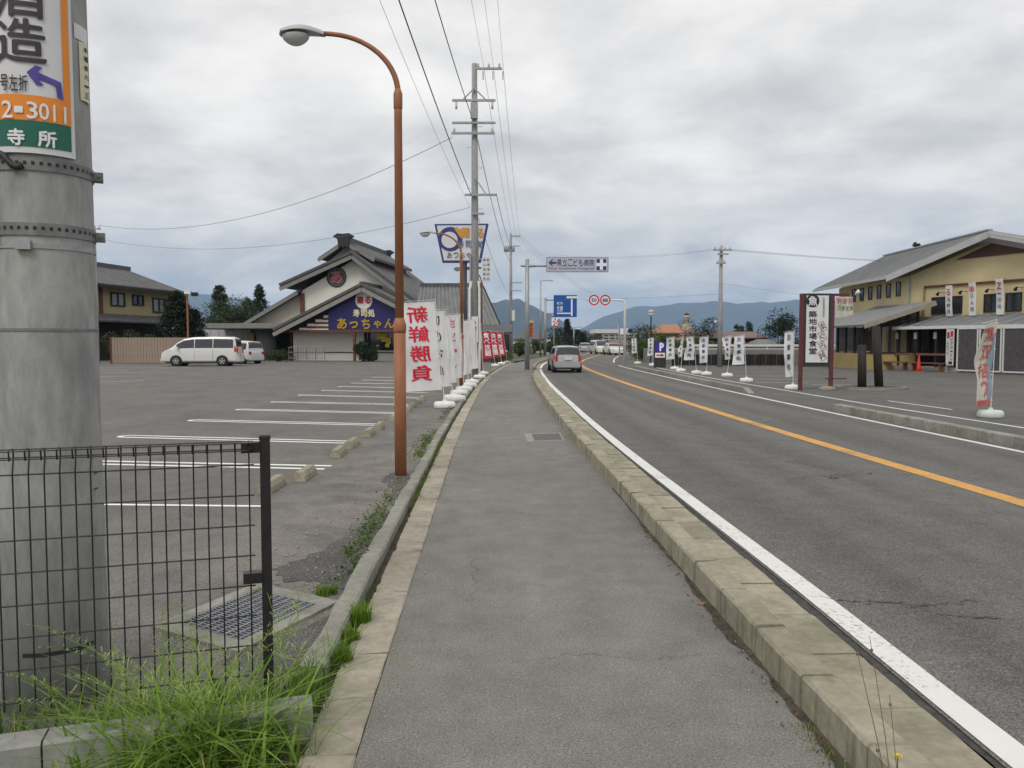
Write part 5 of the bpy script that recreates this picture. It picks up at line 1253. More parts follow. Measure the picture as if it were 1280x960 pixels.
# red and white chequered plate below it
cp_ = thing("warning_plate", "red and white warning plate on a thin post under the blue guide sign", "road sign", (P(693, 0, 85).x, 85, 0))
MB().cyl((P(693.5, 0, 85).x, 85, -.05), (P(693.5, 0, 85).x, 85, P(0, 397, 85).z), .06, n=8).build("sign_post", m_steel, cp_)
f_ = plane_fn((0, 84.9, 0), (1, 0, 0), (0, 0, 1), .01)
cpf = MB().box(P(690.5, 0, 85).x, P(698.5, 0, 85).x, 84.9, 84.94, P(0, 407, 85).z, P(0, 397, 85).z).build("plate_face", m_ink_w, cp_)
def cq(x, y): p = P(x, y, 84.9); return p.x, p.z
for (a, c) in ((693, 398), (696, 400.5), (691.5, 401), (694, 403), (697, 405), (692, 405)): flat_shape("red_patch", [cq(a, c + 2), cq(a + 2, c + 2), cq(a + 2, c), cq(a, c)], f_, m_ink_r, cpf)
# ---- round restriction signs on the white cantilever post
RY = G(781, 456).y; rx = P(781, 400, RY).x
rs = thing("cantilever_post", "white cantilever post reaching over the road with two round red-rimmed signs", "road sign", G(781, 456))
mb = MB(); zt3 = P(0, 375, RY).z
mb.tube([(rx, RY, -.05), (rx, RY, zt3 - .25), (rx - .06, RY, zt3 - .07), (rx - .25, RY, zt3), (P(733, 0, RY).x, RY, zt3)], [.09, .085, .08, .06, .045], 12); mb.build("post", m_plwhite, rs, True)
for cx2, tx in ((742.5, "50"), (756.5, "自")):
    c_ = P(cx2, 375, RY - .12); r_ = 6.6 * RY / F_PX; fn_ = plane_fn((c_.x, RY - .12, c_.z), (1, 0, 0), (0, 0, 1), 0); fn2 = plane_fn((c_.x, RY - .12, c_.z), (1, 0, 0), (0, 0, 1), .015)
    d_ = MB().poly_slab([fn_(*p) for p in disc(r_)], (0, .03, 0)).build("round_sign", m_ink_w, rs)
    ring_mesh("red_rim", r_ * .74, r_ * .985, 0, 0, fn2, m_ink_r, d_)
    letters("lettering", tx, fn2, m_ink_b, d_, (-r_ * .45, -r_ * .35, r_ * .45, r_ * .35), bold=.02)
bsg = thing("small_blue_sign", "small white plate with a blue roundel on a thin grey post beside the cantilever post", "road sign", (P(777, 0, 75).x, 75, 0))
MB().cyl((P(777.5, 0, 75).x, 75, -.05), (P(777.5, 0, 75).x, 75, P(0, 398, 75).z), .06, n=8).build("sign_post", m_steel, bsg)
pf = MB().box(P(783.5, 0, 75).x - .4, P(791, 0, 75).x, 74.9, 74.94, P(0, 418, 75).z, P(0, 410.5, 75).z).build("plate_face", m_ink_w, bsg)
c_ = P(787.5, 413.5, 74.9); flat_shape("blue_roundel", disc(.22), plane_fn((c_.x, 74.9, c_.z), (1, 0, 0), (0, 0, 1), .01), M("hospital_blue"), pf)
MB().cyl((P(777.5, 0, 75).x, 75, P(0, 411, 75).z), (P(784, 0, 75).x, 75, P(0, 411, 75).z), .03, n=6).build("bracket", m_steel, bsg)
# ---- P sign
PYY = G(829, 459.5).y
pk = thing("parking_sign", "blue parking sign with a white P and a small red arrow plate beside the banners", "sign", G(829, 459.5))
MB().cyl((P(829, 0, PYY).x, PYY, 0), (P(829, 0, PYY).x, PYY, P(0, 427, PYY).z), .04, n=8).build("sign_post", m_maroon, pk)
MB().box(P(821.5, 0, PYY).x, P(837, 0, PYY).x, PYY - .02, PYY + .02, 0, P(0, 427, PYY).z).build("back_board", M("dark_green_frame"), pk)
pf2 = MB().box(P(823, 0, PYY).x, P(835.5, 0, PYY).x, PYY - .06, PYY - .03, P(0, 440, PYY).z, P(0, 428, PYY).z).build("parking_plate", M("parking_blue", (.04, .03, .30), .5), pk)
fn_ = plane_fn((0, PYY - .06, 0), (1, 0, 0), (0, 0, 1), .01)
xa_, za_ = P(824.5, 438, PYY).x, P(0, 438.5, PYY).z; xb_, zb__ = P(833.5, 0, PYY).x, P(0, 429, PYY).z; letters("lettering", "P", fn_, m_ink_w, pf2, (xa_, za_, xb_, zb__), bold=.05)
ap = MB().box(P(823, 0, PYY).x, P(835.5, 0, PYY).x, PYY - .06, PYY - .03, P(0, 447, PYY).z, P(0, 441, PYY).z).build("arrow_plate", m_ink_w, pk)
x0_, x1_, zc_ = P(824.5, 0, PYY).x, P(834.5, 0, PYY).x, P(0, 444, PYY).z
flat_shape("red_arrow", [(x0_, zc_ - .04), (x1_ - .18, zc_ - .04), (x1_ - .18, zc_ - .11), (x1_, zc_), (x1_ - .18, zc_ + .11), (x1_ - .18, zc_ + .04), (x0_, zc_ + .04)], fn_, m_redpaint, ap)

# ---- power poles
def power_pole(base, H, r, label, arms, group="utility poles along the road", steps=True, extra=None):
    t = thing("power_pole", label, "utility pole", base, 0, group, local=True)
    MB().tube([(0, 0, -.1), (0, 0, H * .5), (0, 0, H)], [r, r * .82, r * .62], 18).build("shaft", m_pole, t, True)
    for z, x0, x1, ins in arms:
        a = MB().box(x0, x1, -r - .09, -r + .0, z - .045, z + .045).build("cross_arm", m_steel, t)
        for k in range(ins):
            x = x0 + .12 + (x1 - x0 - .24) * k / max(1, ins - 1) if ins > 1 else x1 - .1
            MB().lathe([(.025, 0), (.06, .03), (.04, .08), (.06, .12), (.03, .2)], 8, (x, -r - .04, z + .045)).build("insulator", m_ceramic, a, True)
    if steps:
        for k in range(int((H - 4) / .9)):
            MB().cyl(((r if k % 2 else -r) * .8, 0, 3 + k * .9), ((r + .16) * (1 if k % 2 else -1), 0, 3 + k * .9), .011, n=5).build("step_bolt", m_steel, t)
    return t
b0 = G(594, 471.5); K = b0.y / F_PX
def mz(y): return CAM_H + (427 - y) * K
mp_arms = [(mz(95), .05, 34 * K, 3), (mz(133), -27 * K, 26 * K, 0), (mz(160), -27 * K, 26 * K, 0), (mz(172.5), -28 * K, 25 * K, 2), (mz(247), -12 * K, 28 * K, 0), (mz(270), -3 * K, 12 * K, 0)]
mp = power_pole(b0, mz(87), .19, "tall concrete power pole with several cross arms beside the row of white banners", mp_arms)
for x, z in ((-1, 133), (1, 133)):
    MB().cyl((x * 22 * K, -.2, mz(135)), (x * 22 * K, -.2, mz(143)), .05, n=8).build("hanging_insulator", m_ceramic, mp, True)
    bar(mp, "arm_brace", (0, -.2, mz(118)), (x * 14 * K, -.2, mz(132)), .05, .05, m_steel, (0, 1, 0))
bar(mp, "arm_brace", (0, -.2, mz(225)), (14 * K, -.2, mz(246)), .05, .05, m_steel, (0, 1, 0))
MB().box(-.16, .16, -.34, -.18, mz(155), mz(136)).build("switch_box", m_steel, mp)
for i in range(3): MB().cyl((12 * K * (i + .9), -.2, mz(98)), (12 * K * (i + .9), -.2, mz(108)), .03, n=6).build("hanging_insulator", m_ceramic, mp)
MB().cyl((-.19, -.13, 2.6), (-.19, -.13, 5.4), .05, n=8).build("cable_guard", m_steel, mp)
MB().tube([(.2, -.12, 0), (.2, -.12, 3.9), (.16, -.12, 4.3)], .055, 8).build("cable_guard", m_plwhite, mp)
MB().tube([(-.22, -.1, 1.2), (-.22, -.12, 3.9), (-.16, -.12, 4.3)], .07, 8).build("cable_guard", m_plwhite, mp)
pp = MB().box(-.15, .15, -.23, -.20, mz(428), mz(396)).build("notice_plate", m_signw, mp)
for i, ch in enumerate("木曽医院"): letters("lettering", ch, plane_fn((0, -.23, 0), (1, 0, 0), (0, 0, 1), .006), m_ink_k, pp, (-.07, mz(407 + i * 7), .07, mz(401 + i * 7)), bold=.02)
# flat advertising plate beside the pole
av = thing("pole_side_plate", "thin white vertical sign plate bracketed off the tall concrete power pole", "sign", P(607, 337, b0.y))
ax0, ax1 = P(602, 0, b0.y).x, P(613, 0, b0.y).x; az0, az1 = P(0, 353, b0.y).z, P(0, 321, b0.y).z
avf = MB().box(ax0, ax1, b0.y - .02, b0.y + .02, az0, az1).build("plate_face", m_signw, av)
for c in range(2):
    for i in range(5):
        x0_ = ax0 + .04 + c * .17; z1_ = az1 - .08 - i * .21
        letters("lettering", "高山接骨院駐車場前右"[c * 5 + i], plane_fn((0, b0.y - .02, 0), (1, 0, 0), (0, 0, 1), .006), m_ink_k, avf, (x0_, z1_ - .13, x0_ + .13, z1_), bold=.0)
for z in (az0 + .1, az1 - .1): MB().cyl((b0.x, b0.y, z), (ax0, b0.y, z), .02, n=6).build("bracket", m_steel, av)
b2_ = Vector((P(638.5, 400, 82).x, 82, 0)); K2 = 82 / F_PX; mz2 = lambda y: CAM_H + (427 - y) * K2
p2 = power_pole(b2_, mz2(293), .19, "slender concrete power pole farther along the pavement near the hospital sign", [(mz2(297), .0, 12 * K2, 3), (mz2(309), -5 * K2, 12 * K2, 0), (mz2(354), 0, 14 * K2, 0), (mz2(364), 0, 13 * K2, 0)], steps=False)
for x in (-.55, -.3, .25): MB().lathe([(.12, 0), (.16, .1), (.16, .5), (.08, .6)], 8, (x, -.25, mz2(316))).build("transformer", m_steel, p2, True)
sgp = MB().box(.1, .42, -.25, -.22, mz2(401), mz2(388)).build("notice_plate", m_signw, p2)
b3_ = G(899.5, 459); K3 = b3_.y / F_PX; mz3 = lambda y: CAM_H + (427 - y) * K3
p3 = power_pole(b3_, mz3(308), .16, "lone power pole in front of the black fence across the road", [(mz3(314), -11 * K3, 12 * K3, 4), (mz3(319), -6 * K3, 8 * K3, 0), (mz3(330), -7 * K3, 5 * K3, 2)], steps=False)
MB().lathe([(.05, 0), (.09, .04), (.09, .12), (.05, .16)], 10, (-.35, -.2, mz3(404))).build("lamp_globe", m_plwhite, p3, True); MB().cyl((0, -.1, mz3(403)), (-.35, -.2, mz3(403)), .02, n=6).build("lamp_bracket", m_steel, p3)
b4_ = Vector((P(121.5, 400, 56).x, 56, 0)); K4 = 56 / F_PX; mz4 = lambda y: CAM_H + (427 - y) * K4
p4 = power_pole(b4_, mz4(284), .1, "thin service pole beside the beige board fence", [(mz4(288), -.5, .5, 2)], steps=False)
# steel lamp standards far along the road
def mast_light(px, top, Y, arm, label):
    x = P(px, 0, Y).x; z = P(0, top, Y).z
    t = thing("mast_light", label, "street lamp", (x, Y, 0), 0, "grey mast lights along the road", local=True)
    MB().tube([(0, 0, -.05), (0, 0, z)], [.11, .07], 10).build("mast", m_steel, t, True)
    MB().cyl((0, 0, z), (arm, 0, z + .05), .045, n=8).build("mast_arm", m_steel, t); MB().box(min(arm, arm * 1.35), max(arm, arm * 1.35), -.14, .14, z - .05, z + .08).build("lamp_head", m_lampgrey, t)
mast_light(676.5, 351, 88, 1.0, "tall grey mast light with a right-hand arm near the hospital sign")
mast_light(719, 409, 130, 1.0, "short grey mast light near the far conifers with its arm over the road")
mast_light(776, 405, 150, -1.6, "distant mast light by the pale far building with its arm over the road")
gl = thing("globe_lamp", "globe lamp on a dark post above the shrubs across the road", "street lamp", (P(817.5, 0, 62).x, 62, 0)); gx_ = P(817.5, 0, 62).x; gz_ = P(0, 391.5, 62).z
MB().cyl((gx_, 62, -.05), (gx_, 62, gz_ - .15), .05, n=8).build("lamp_post", m_black, gl); MB().lathe([(.05, -.25), (.2, -.18), (.26, 0), (.18, .18), (.03, .26)], 14, (gx_, 62, gz_)).build("globe", m_plwhite, gl, True); MB().lathe([(.28, .02), (.2, .2), (.02, .28)], 14, (gx_, 62, gz_ + .01)).build("globe_cap", m_lampgrey, gl, True)
yl = thing("parking_lot_light", "thin brown pole with a floodlight behind the beige board fence", "street lamp", (P(225, 0, 57).x, 57, 0)); x_ = P(226, 0, 57).x; z_ = P(0, 366, 57).z
MB().cyl((x_, 57, 0), (x_, 57, z_), .07, n=8).build("pole", m_brown, yl); MB().box(x_ - .1, x_ + .35, 56.7, 57.0, z_ - .1, z_ + .15).build("flood_head", m_plwhite, yl); MB().box(x_ + .4, x_ + .8, 56.7, 57.0, z_ - .25, z_ + .02).build("flood_head", m_black, yl)

# ---- wires
def wire(a, b, sag, r=.011, mat=None, label="thin power line strung between the roadside poles", group="power lines along the road", n=24):
    a, b = Vector(a), Vector(b); pts = [a.lerp(b, i / n) - Vector((0, 0, sag * 4 * (i / n) * (1 - i / n))) for i in range(n + 1)]
    return tag(MB().tube(pts, r, 5, False).build("overhead_wire", mat or m_wire), label, "wire", group)
for i, x in enumerate((.35, .8, 1.2)):
    wire(b0 + Vector((12 * K * (i + .9), -.2, mz(95) + .25)), NP + Vector((.3 + .5 * i, -.2, 13.15)), .55, .006, m_wire_l)
    wire(b0 + Vector((12 * K * (i + .9), -.2, mz(95) + .25)), b2_ + Vector((.1 + i * .4, -.2, mz2(297) + .2)), .5, .009, m_wire_l)
wire(b0 + Vector((-.15, -.25, mz(150))), NP + Vector((-.6, -.2, 11.6)), .5, .016, m_wire, "thick black cable running from the tall power pole back over the pavement", "black cables along the road")
wire(b0 + Vector((-.15, -.25, mz(247))), NP + Vector((-.9, -.2, 10.4)), .4, .016, m_wire, "thick black cable running from the tall power pole back over the pavement", "black cables along the road")
wire(b0 + Vector((-.2, -.2, mz(262))), NP + Vector((-1.1, -.2, 9.6)), .4, .005, m_wire_l)
wire(b0 + Vector((.1, -.2, mz(175))), b2_ + Vector((0, -.2, mz2(330))), .8, .016, m_wire, "thick black cable running on from the tall power pole to the next pole", "black cables along the road")
wire(b0 + Vector((27 * K, -.2, mz(247))), b2_ + Vector((0.2, -.2, mz2(309))), .6, .014, m_wire, "thick black cable running on from the tall power pole to the next pole", "black cables along the road")
wire(b0 + Vector((.1, -.2, mz(270))), b2_ + Vector((0, -.2, mz2(372))), .5, .010, m_wire)
for i in range(3): wire(b2_ + Vector((.1 + i * .4, -.2, mz2(297) + .2)), Vector((16 + i * .5, 170, 12)), .6, .012, m_wire_l)
wire(b0 + Vector((-27 * K, -.2, mz(177))), b4_ + Vector((.3, 0, mz4(283))), 1.6, .013, m_wire_l, "sagging service line from the tall power pole to the thin pole by the board fence", "service lines over the lot")
wire(b0 + Vector((-.2, -.2, mz(262))), b4_ + Vector((.3, 0, mz4(300))), 1.2, .010, m_wire_l, "sagging service line from the tall power pole to the thin pole by the board fence", "service lines over the lot")
for i, x in enumerate((-10, -3, 5, 11)):
    wire(b3_ + Vector((x * K3, -.2, mz3(313))), Vector((46 + i * .4, 60, 7.6)), .5, .005, m_wire_l, "thin line from the lone pole across the road to the right", "power lines beyond the road")
    if i < 2: wire(b3_ + Vector((x * K3, -.2, mz3(313))), b2_ + Vector((.3, -.2, mz2(311) - i * .3)), .7, .006, m_wire_l, "thin line from the lone pole across the road to the pole by the hospital sign", "power lines over the road")
wire(b3_ + Vector((0, -.2, mz3(355))), Vector((40, 58, 3.6)), .4, .006, m_wire_l, "thin line from the lone pole across the road to the right", "power lines beyond the road")
wire(b3_ + Vector((0, -.2, mz3(368))), Vector((-2.5, 90, 6.6)), .3, .007, m_wire_l, "thin line from the lone pole across the road to the pole by the hospital sign", "power lines over the road")

# ================================================================== VEHICLES
m_tyre = M("tyre_rubber", (.02, .02, .02), .85, .2, 8); m_rim = M("alloy_rim", (.45, .46, .47), .3, .1, 6, .7)
m_tail = M("red_tail_lamp", (.42, .02, .02), .2, .1, 5, spec=.6); m_head = M("clear_lamp", (.55, .57, .6), .1, .1, 5, spec=.7)
m_cglass = M("car_glass", (.018, .022, .025), .05, .2, 1, spec=.8); m_trim = M("black_plastic_trim", (.03, .03, .032), .6, .1, 6)
m_plate = M("licence_plate", (.62, .63, .6), .5, .04, 4)
def car_paint(name, rgb, rough=.25):
    m = M(name, rgb, rough, .04, 2, spec=.5); b = m.node_tree.nodes['Principled BSDF']; b.inputs['Coat Weight'].default_value = .6; b.inputs['Coat Roughness'].default_value = .08; return m
p_white = car_paint("white_car_paint", (.66, .66, .63)); p_silver = car_paint("silver_car_paint", (.36, .365, .37)); p_silver2 = car_paint("pale_silver_car_paint", (.55, .55, .56))
def make_car(label, cat, loc, rz, L, W, H, prof, paint, belt, zs=.2, side=(.16, .8), wh=.31, axles=(.17, .80), group=None, rear_glass=(.05, .9), front_glass=(.1, .9), tail="side", lower=None, rails=False):
    H = max(p[1] for p in prof)
    t = thing("car", label, cat, loc, rz, group, local=True)
    ys_ = [p[0] for p in prof]; zs_ = [p[1] for p in prof]
    cum = [0]
    for i in range(1, len(prof)): cum.append(cum[-1] + math.hypot(ys_[i] - ys_[i - 1], zs_[i] - zs_[i - 1]))
    cum = [c / cum[-1] for c in cum]
    def at(s): return float(np.interp(s, cum, ys_)), float(np.interp(s, cum, zs_))
    def s_of_y(y, lo=0, hi=1):
        for k in range(40):
            m_ = (lo + hi) / 2
            if at(m_)[0] < y: lo = m_
            else: hi = m_
        return lo
    hw = W / 2
    def plan(y):
        e = min(y / .35, (L - y) / .45, 1); e = max(e, 0); return hw * (.86 + .14 * math.sqrt(1 - (1 - e) ** 2))
    def sect(s):
        y, zt = at(s); w_ = plan(y); zb = min(belt, zt - .05); k = max(0, min(1, (zt - belt) / (H - belt)))
        wr = w_ * (.965 - .135 * k)
        return [Vector(p) for p in ((0, y, zs), (w_ * .86, y, zs), (w_ * .975, y, zs + .1), (w_, y, zs + .5 * (zb - zs)), (w_ * .985, y, zb), (wr, y, max(zb + .01, zt - .10)), (wr - .05, y, max(zb + .02, zt - .025)), (wr * .55, y, zt), (0, y, zt + .012))]
    def surf(s, u, off_=0.0):
        sec = sect(s); u = max(0, min(7.9999, u)); i = int(u); f = u - i
        p = sec[i].lerp(sec[i + 1], f)
        return p
    NS = 46; rows = []
    svals = sorted(set([i / NS for i in range(NS + 1)] + cum))
    us = [0, 1, 1.5, 2, 2.5, 3, 3.5, 4, 4.5, 5, 5.5, 6, 6.5, 7, 7.5, 8]
    mb = MB(); vs = []
    for s in svals:
        r_ = [surf(s, u) for u in us]; left = [Vector((-p.x, p.y, p.z)) for p in r_[1:-1]]
        vs += r_ + left[::-1]
    n_ = len(us) + len(us) - 2
    fs = [(i * n_ + k, i * n_ + (k + 1) % n_, (i + 1) * n_ + (k + 1) % n_, (i + 1) * n_ + k) for i in range(len(svals) - 1) for k in range(n_)]
    fs += [tuple(range(n_ - 1, -1, -1)), tuple(range((len(svals) - 1) * n_, len(svals) * n_))]
    mb.add(vs, fs); body = mb.build("body", paint, t); smooth_by_angle(body, 35)
    def patch(name, s0, s1, u0, u1, mat, sides=(1, -1), off_=.007, ns=14, nu=6, parent=t):
        for sd in sides:
            def fn(a, b):
                s = s0 + (s1 - s0) * a; u = u0 + (u1 - u0) * b; p = surf(s, u)
                ds = surf(min(1, s + .004), u) - surf(max(0, s - .004), u); du = surf(s, min(8, u + .05)) - surf(s, max(0, u - .05)); nn = ds.cross(du)
                nn = nn.normalized() if nn.length > 1e-9 else Vector((0, 0, 1))
                cen = Vector((0, p.y, H * .5))
                if nn.dot(p - cen) < 0: nn = -nn
                p = p + nn * off_; return Vector((p.x * sd, p.y, p.z))
            mb = MB(); mb.grid(fn, ns, nu); mb.build(name, mat, parent, True)
    y0, y1 = L * side[0], L * side[1]
    sa, sb = s_of_y(y0), s_of_y(y1)
    cuts = [sa, s_of_y(L * (side[0] + (side[1] - side[0]) * .36)), s_of_y(L * (side[0] + (side[1] - side[0]) * .68)), sb]
    for i in range(3): patch("side_window", cuts[i] + .004, cuts[i + 1] - .004, 4.12, 4.93, m_cglass)
    for cc_ in cuts[1:3]: patch("door_seam", cc_ - .0012, cc_ + .0012, 2.0, 4.1, m_trim, (1, -1), .004, 1, 8)
    # windscreen and rear window lie on the sloping ends of the roof line
    i_r = [i for i in range(len(zs_)) if zs_[i] >= H - .13][0]; i_f = [i for i in range(len(zs_)) if zs_[i] >= H - .10][-1]
    j_r = max(i for i in range(i_r + 1) if zs_[i] <= belt + .08) if min(zs_[:i_r + 1]) <= belt + .08 else 0
    ra, rb_ = cum[j_r], cum[i_r]; patch("rear_window", ra + (rb_ - ra) * rear_glass[0], ra + (rb_ - ra) * rear_glass[1], 5.75, 8, m_cglass)
    j_f = min(i for i in range(i_f, len(zs_)) if zs_[i] <= belt + .12)
    fa, fb2 = cum[i_f], cum[j_f]; patch("windscreen", fa + (fb2 - fa) * front_glass[0], fa + (fb2 - fa) * front_glass[1], 5.75, 8, m_cglass)
    MB().box(-hw * .84, hw * .84, -.07, .02, zs + .05, zs + .34).build("rear_bumper", lower or paint, t)
    MB().box(-hw * .80, hw * .80, L - .05, L + .05, zs + .03, zs + .28).build("front_bumper", lower or paint, t)
    MB().box(-.19, .19, -.085, -.06, zs + .42, zs + .58).build("licence_plate", m_plate, t)
    zl = belt
    for sd in (1, -1):
        if tail == "tall":
            MB().box(sd * hw * .80 - .06, sd * hw * .80 + .055, -.02, .05, zl - .30, zl + .08).build("tail_lamp", m_tail, t)
            patch("tail_lamp", s_of_y(.03), s_of_y(.20), 3.6, 4.4, m_tail, (sd,), .009, 4, 6)
        else:
            MB().box(sd * hw * .76 - .11, sd * hw * .76 + .09, -.03, .04, zl - .30, zl - .10).build("tail_lamp", m_tail, t)
        MB().box(sd * hw * .68 - .15, sd * hw * .68 + .13, L - .16, L - .01, zs + .36, zs + .52).build("headlamp", m_head, t)
        ym = y1 - .12; w_ = plan(ym); MB().bbox(sd * (w_ + .10) - .08, sd * (w_ + .10) + .07, ym - .06, ym + .04, belt, belt + .17, .03).build("wing_mirror", paint, t)
        for ax_ in axles:
            y = ax_ * L; xo = plan(y) - .02
            MB().cyl((sd * (xo - .18), y, wh + .02), (sd * (xo + .026), y, wh + .02), wh + .055, n=28).build("wheel_arch", m_trim, t)
            wl_ = MB().lathe([(wh * .55, -.10), (wh * .96, -.10), (wh, -.07), (wh, .07), (wh * .96, .10), (wh * .62, .10)], 26).mesh("tyre", m_tyre, True)
            o = put("wheel", wl_, t); o.matrix_basis = Matrix.Translation((sd * (xo - .045), y, wh)) @ Matrix.Rotation(R(90) * sd, 4, 'Y')
            mr = MB(); mr.lathe([(wh * .64, .07), (wh * .64, .098), (wh * .55, .104), (wh * .55, .07)], 24)
            for k in range(5):
                a = 2 * math.pi * k / 5; T = Matrix.Rotation(a, 4, 'Z'); mr.box(.0, wh * .6, -.032, .032, .075, .106, T)
            mr.lathe([(.01, .108), (.06, .108), (.06, .07), (.01, .07)], 10)
            q = mr.mesh("rim", m_rim); oo = put("rim", q, o)
    MB().box(-hw * .9, hw * .9, L * .06, L * .94, zs - .06, zs + .02).build("underbody", m_trim, t)
    if rails:
        for sd in (1, -1): MB().tube([(sd * hw * .74, L * .08, H - .0), (sd * hw * .74, L * .10, H + .045), (sd * hw * .74, L * .55, H + .05), (sd * hw * .74, L * .57, H)], .018, 6).build("roof_rail", m_trim, t)
    for yy in (side[0] + (side[1] - side[0]) * .36, side[0] + (side[1] - side[0]) * .68):
        for sd in (1, -1): MB().box(sd * (plan(yy * L) + .002) - .01, sd * (plan(yy * L) + .002) + .01, yy * L - .30, yy * L - .14, belt - .13, belt - .10).build("door_handle", paint, t)
    return t
van_prof = [(0, .95), (.05, 1.05), (.12, 1.6), (.2, 1.78), (.4, 1.845), (1.5, 1.86), (2.8, 1.83), (3.3, 1.74), (3.7, 1.5), (4.05, 1.18), (4.45, 1.0), (4.62, .9), (4.7, .62)]
vb = G(207, 457.5)
van = make_car("white minivan parked side-on in front of the beige board fence", "van", G(289, 457.8), R(90 + 5), 4.85, 1.72, 1.92, [(y * 4.85 / 4.7, z * 1.92 / 1.86) for y, z in van_prof], p_white, 1.10, .26, (.05, .80), .325, (.20, .80), None, (.25, .92), (.1, .85), "tall")
van.location = G(301, 457.2)
k_prof = [(0, .8), (.05, .95), (.14, 1.45), (.3, 1.6), (1.2, 1.66), (2.1, 1.62), (2.5, 1.45), (2.85, 1.05), (3.3, .9), (3.4, .6)]
make_car("small pale hatchback parked behind the white minivan", "car", G(321, 454.8), R(58), 3.4, 1.48, 1.66, k_prof, p_silver2, .98, .24, (.08, .74), .29, (.2, .82), None, (.25, .9))
w_prof = [(0, .86), (.04, .92), (.16, 1.30), (.30, 1.42), (.8, 1.475), (1.8, 1.485), (2.5, 1.43), (2.9, 1.22), (3.25, .98), (4.0, .88), (4.2, .78), (4.25, .5)]
wg = make_car("silver station wagon driving away in the lane beside the pavement", "car", G(710, 466), R(2), 4.1, 1.47, 1.39, [(y * .976, z * .936) for y, z in w_prof], p_silver, .845, .24, (.06, .66), .30, (.18, .82), None, (.12, .92), (.1, .85), "tall", None, True)
s_prof = [(0, .75), (.05, .88), (.55, .96), (1.1, 1.36), (1.6, 1.43), (2.3, 1.42), (2.7, 1.3), (3.2, .98), (4.0, .86), (4.3, .7), (4.35, .45)]
GC = "cars far along the road"
make_car("white minivan coming towards us far along the road", "van", Vector((P(748, 0, 104).x, 106, 0)), R(188), 4.6, 1.66, 1.8, [(y * 4.6 / 4.7, z * 1.8 / 1.86) for y, z in van_prof], p_white, 1.02, .24, (.06, .8), .3, (.2, .8), GC)
make_car("white saloon coming towards us in the far lane, nearer than the white minivan", "car", Vector((P(767, 0, 96).x, 99, 0)), R(188), 4.4, 1.66, 1.44, s_prof, p_white, .92, .22, (.2, .72), .3, (.2, .8), GC)
make_car("silver car half hidden behind the wagon far along the road", "car", Vector((P(732.5, 0, 118).x, 118, 0)), R(-8), 4.3, 1.66, 1.5, s_prof, p_silver, .92, .22, (.2, .72), .3, (.2, .8), GC)
make_car("small white car parked by the distant shop left of the road", "car", Vector((P(665, 0, 102).x, 102, 0)), R(100), 3.6, 1.5, 1.55, [(y * 3.6 / 3.4, z * 1.55 / 1.66) for y, z in k_prof], p_white, .95, .22, (.1, .74), .28, (.2, .82), GC)

# ================================================================== VEGETATION
m_leaf_d = leafmat("dark_conifer_needles", (.008, .016, .010), (.026, .042, .020), .1)
m_leaf_c = leafmat("conifer_needles", (.018, .034, .018), (.050, .075, .032), .15)
m_leaf_b = leafmat("bush_leaves", (.045, .075, .018), (.11, .16, .035), .3)
m_leaf_m = leafmat("mid_green_leaves", (.03, .05, .018), (.075, .105, .035), .25)
m_grass = leafmat("grass_blades", (.13, .235, .028), (.27, .42, .075), .4)
m_grass_d = leafmat("dark_grass_blades", (.07, .14, .02), (.18, .28, .045), .4)
m_seed = leafmat("seed_heads", (.24, .32, .09), (.42, .48, .20), .4)
m_bark = M("bark", (.07, .055, .04), .9, .3, 8, bump=.5)
def leaf_quad(mb, p, size, rnd, droop=0):
    a = rnd.uniform(0, 6.283); el = rnd.uniform(-.7, .9) - droop
    d = Vector((math.cos(a) * math.cos(el), math.sin(a) * math.cos(el), math.sin(el))); s_ = d.cross(Vector((rnd.uniform(-1, 1), rnd.uniform(-1, 1), rnd.uniform(-.2, 1)))).normalized()
    l_ = size * rnd.uniform(.6, 1.3); w_ = l_ * rnd.uniform(.28, .5)
    mb.add([p - d * l_ * .5, p + s_ * w_ * .5, p + d * l_ * .5, p - s_ * w_ * .5], [(0, 1, 2, 3)])
def conifer(base, h, r, label, mat, seed, dense=1.0, skirt=.12, lean=0, group=None, cat="tree", shape=1.0):
    rnd = random.Random(seed); t = thing("conifer", label, cat, base, 0, group, local=True)
    MB().tube([(0, 0, -.1), (0, 0, h * .6), (lean, 0, h * .97)], [h * .022, h * .014, .02], 8).build("trunk", m_bark, t, True)
    mb = MB(); n = int(60 * dense)
    limbs = MB()
    for i in range(n):
        f = skirt + (1 - skirt) * (i / n); z = h * f + rnd.uniform(-.2, .2); rr = r * (1 - f) ** shape * rnd.uniform(.65, 1.15) + .12
        for k in range(5):
            a = rnd.uniform(0, 6.283); tip = Vector((math.cos(a) * rr, math.sin(a) * rr, z - rr * rnd.uniform(.05, .35))); o = Vector((lean * f, 0, z))
            if k < 1: limbs.cyl(o, tip, .03, .008, 4, False)
            for q in range(int(20 * dense)):
                g = rnd.uniform(.25, 1) ** .7; p = o.lerp(tip, g) + Vector((rnd.gauss(0, .10), rnd.gauss(0, .10), rnd.gauss(0, .09))) * (1 + rr * .25)
                leaf_quad(mb, p, .10 + .022 * h, rnd, .25)
    limbs.build("limbs", m_bark, t); mb.build("crown", mat, t); return t
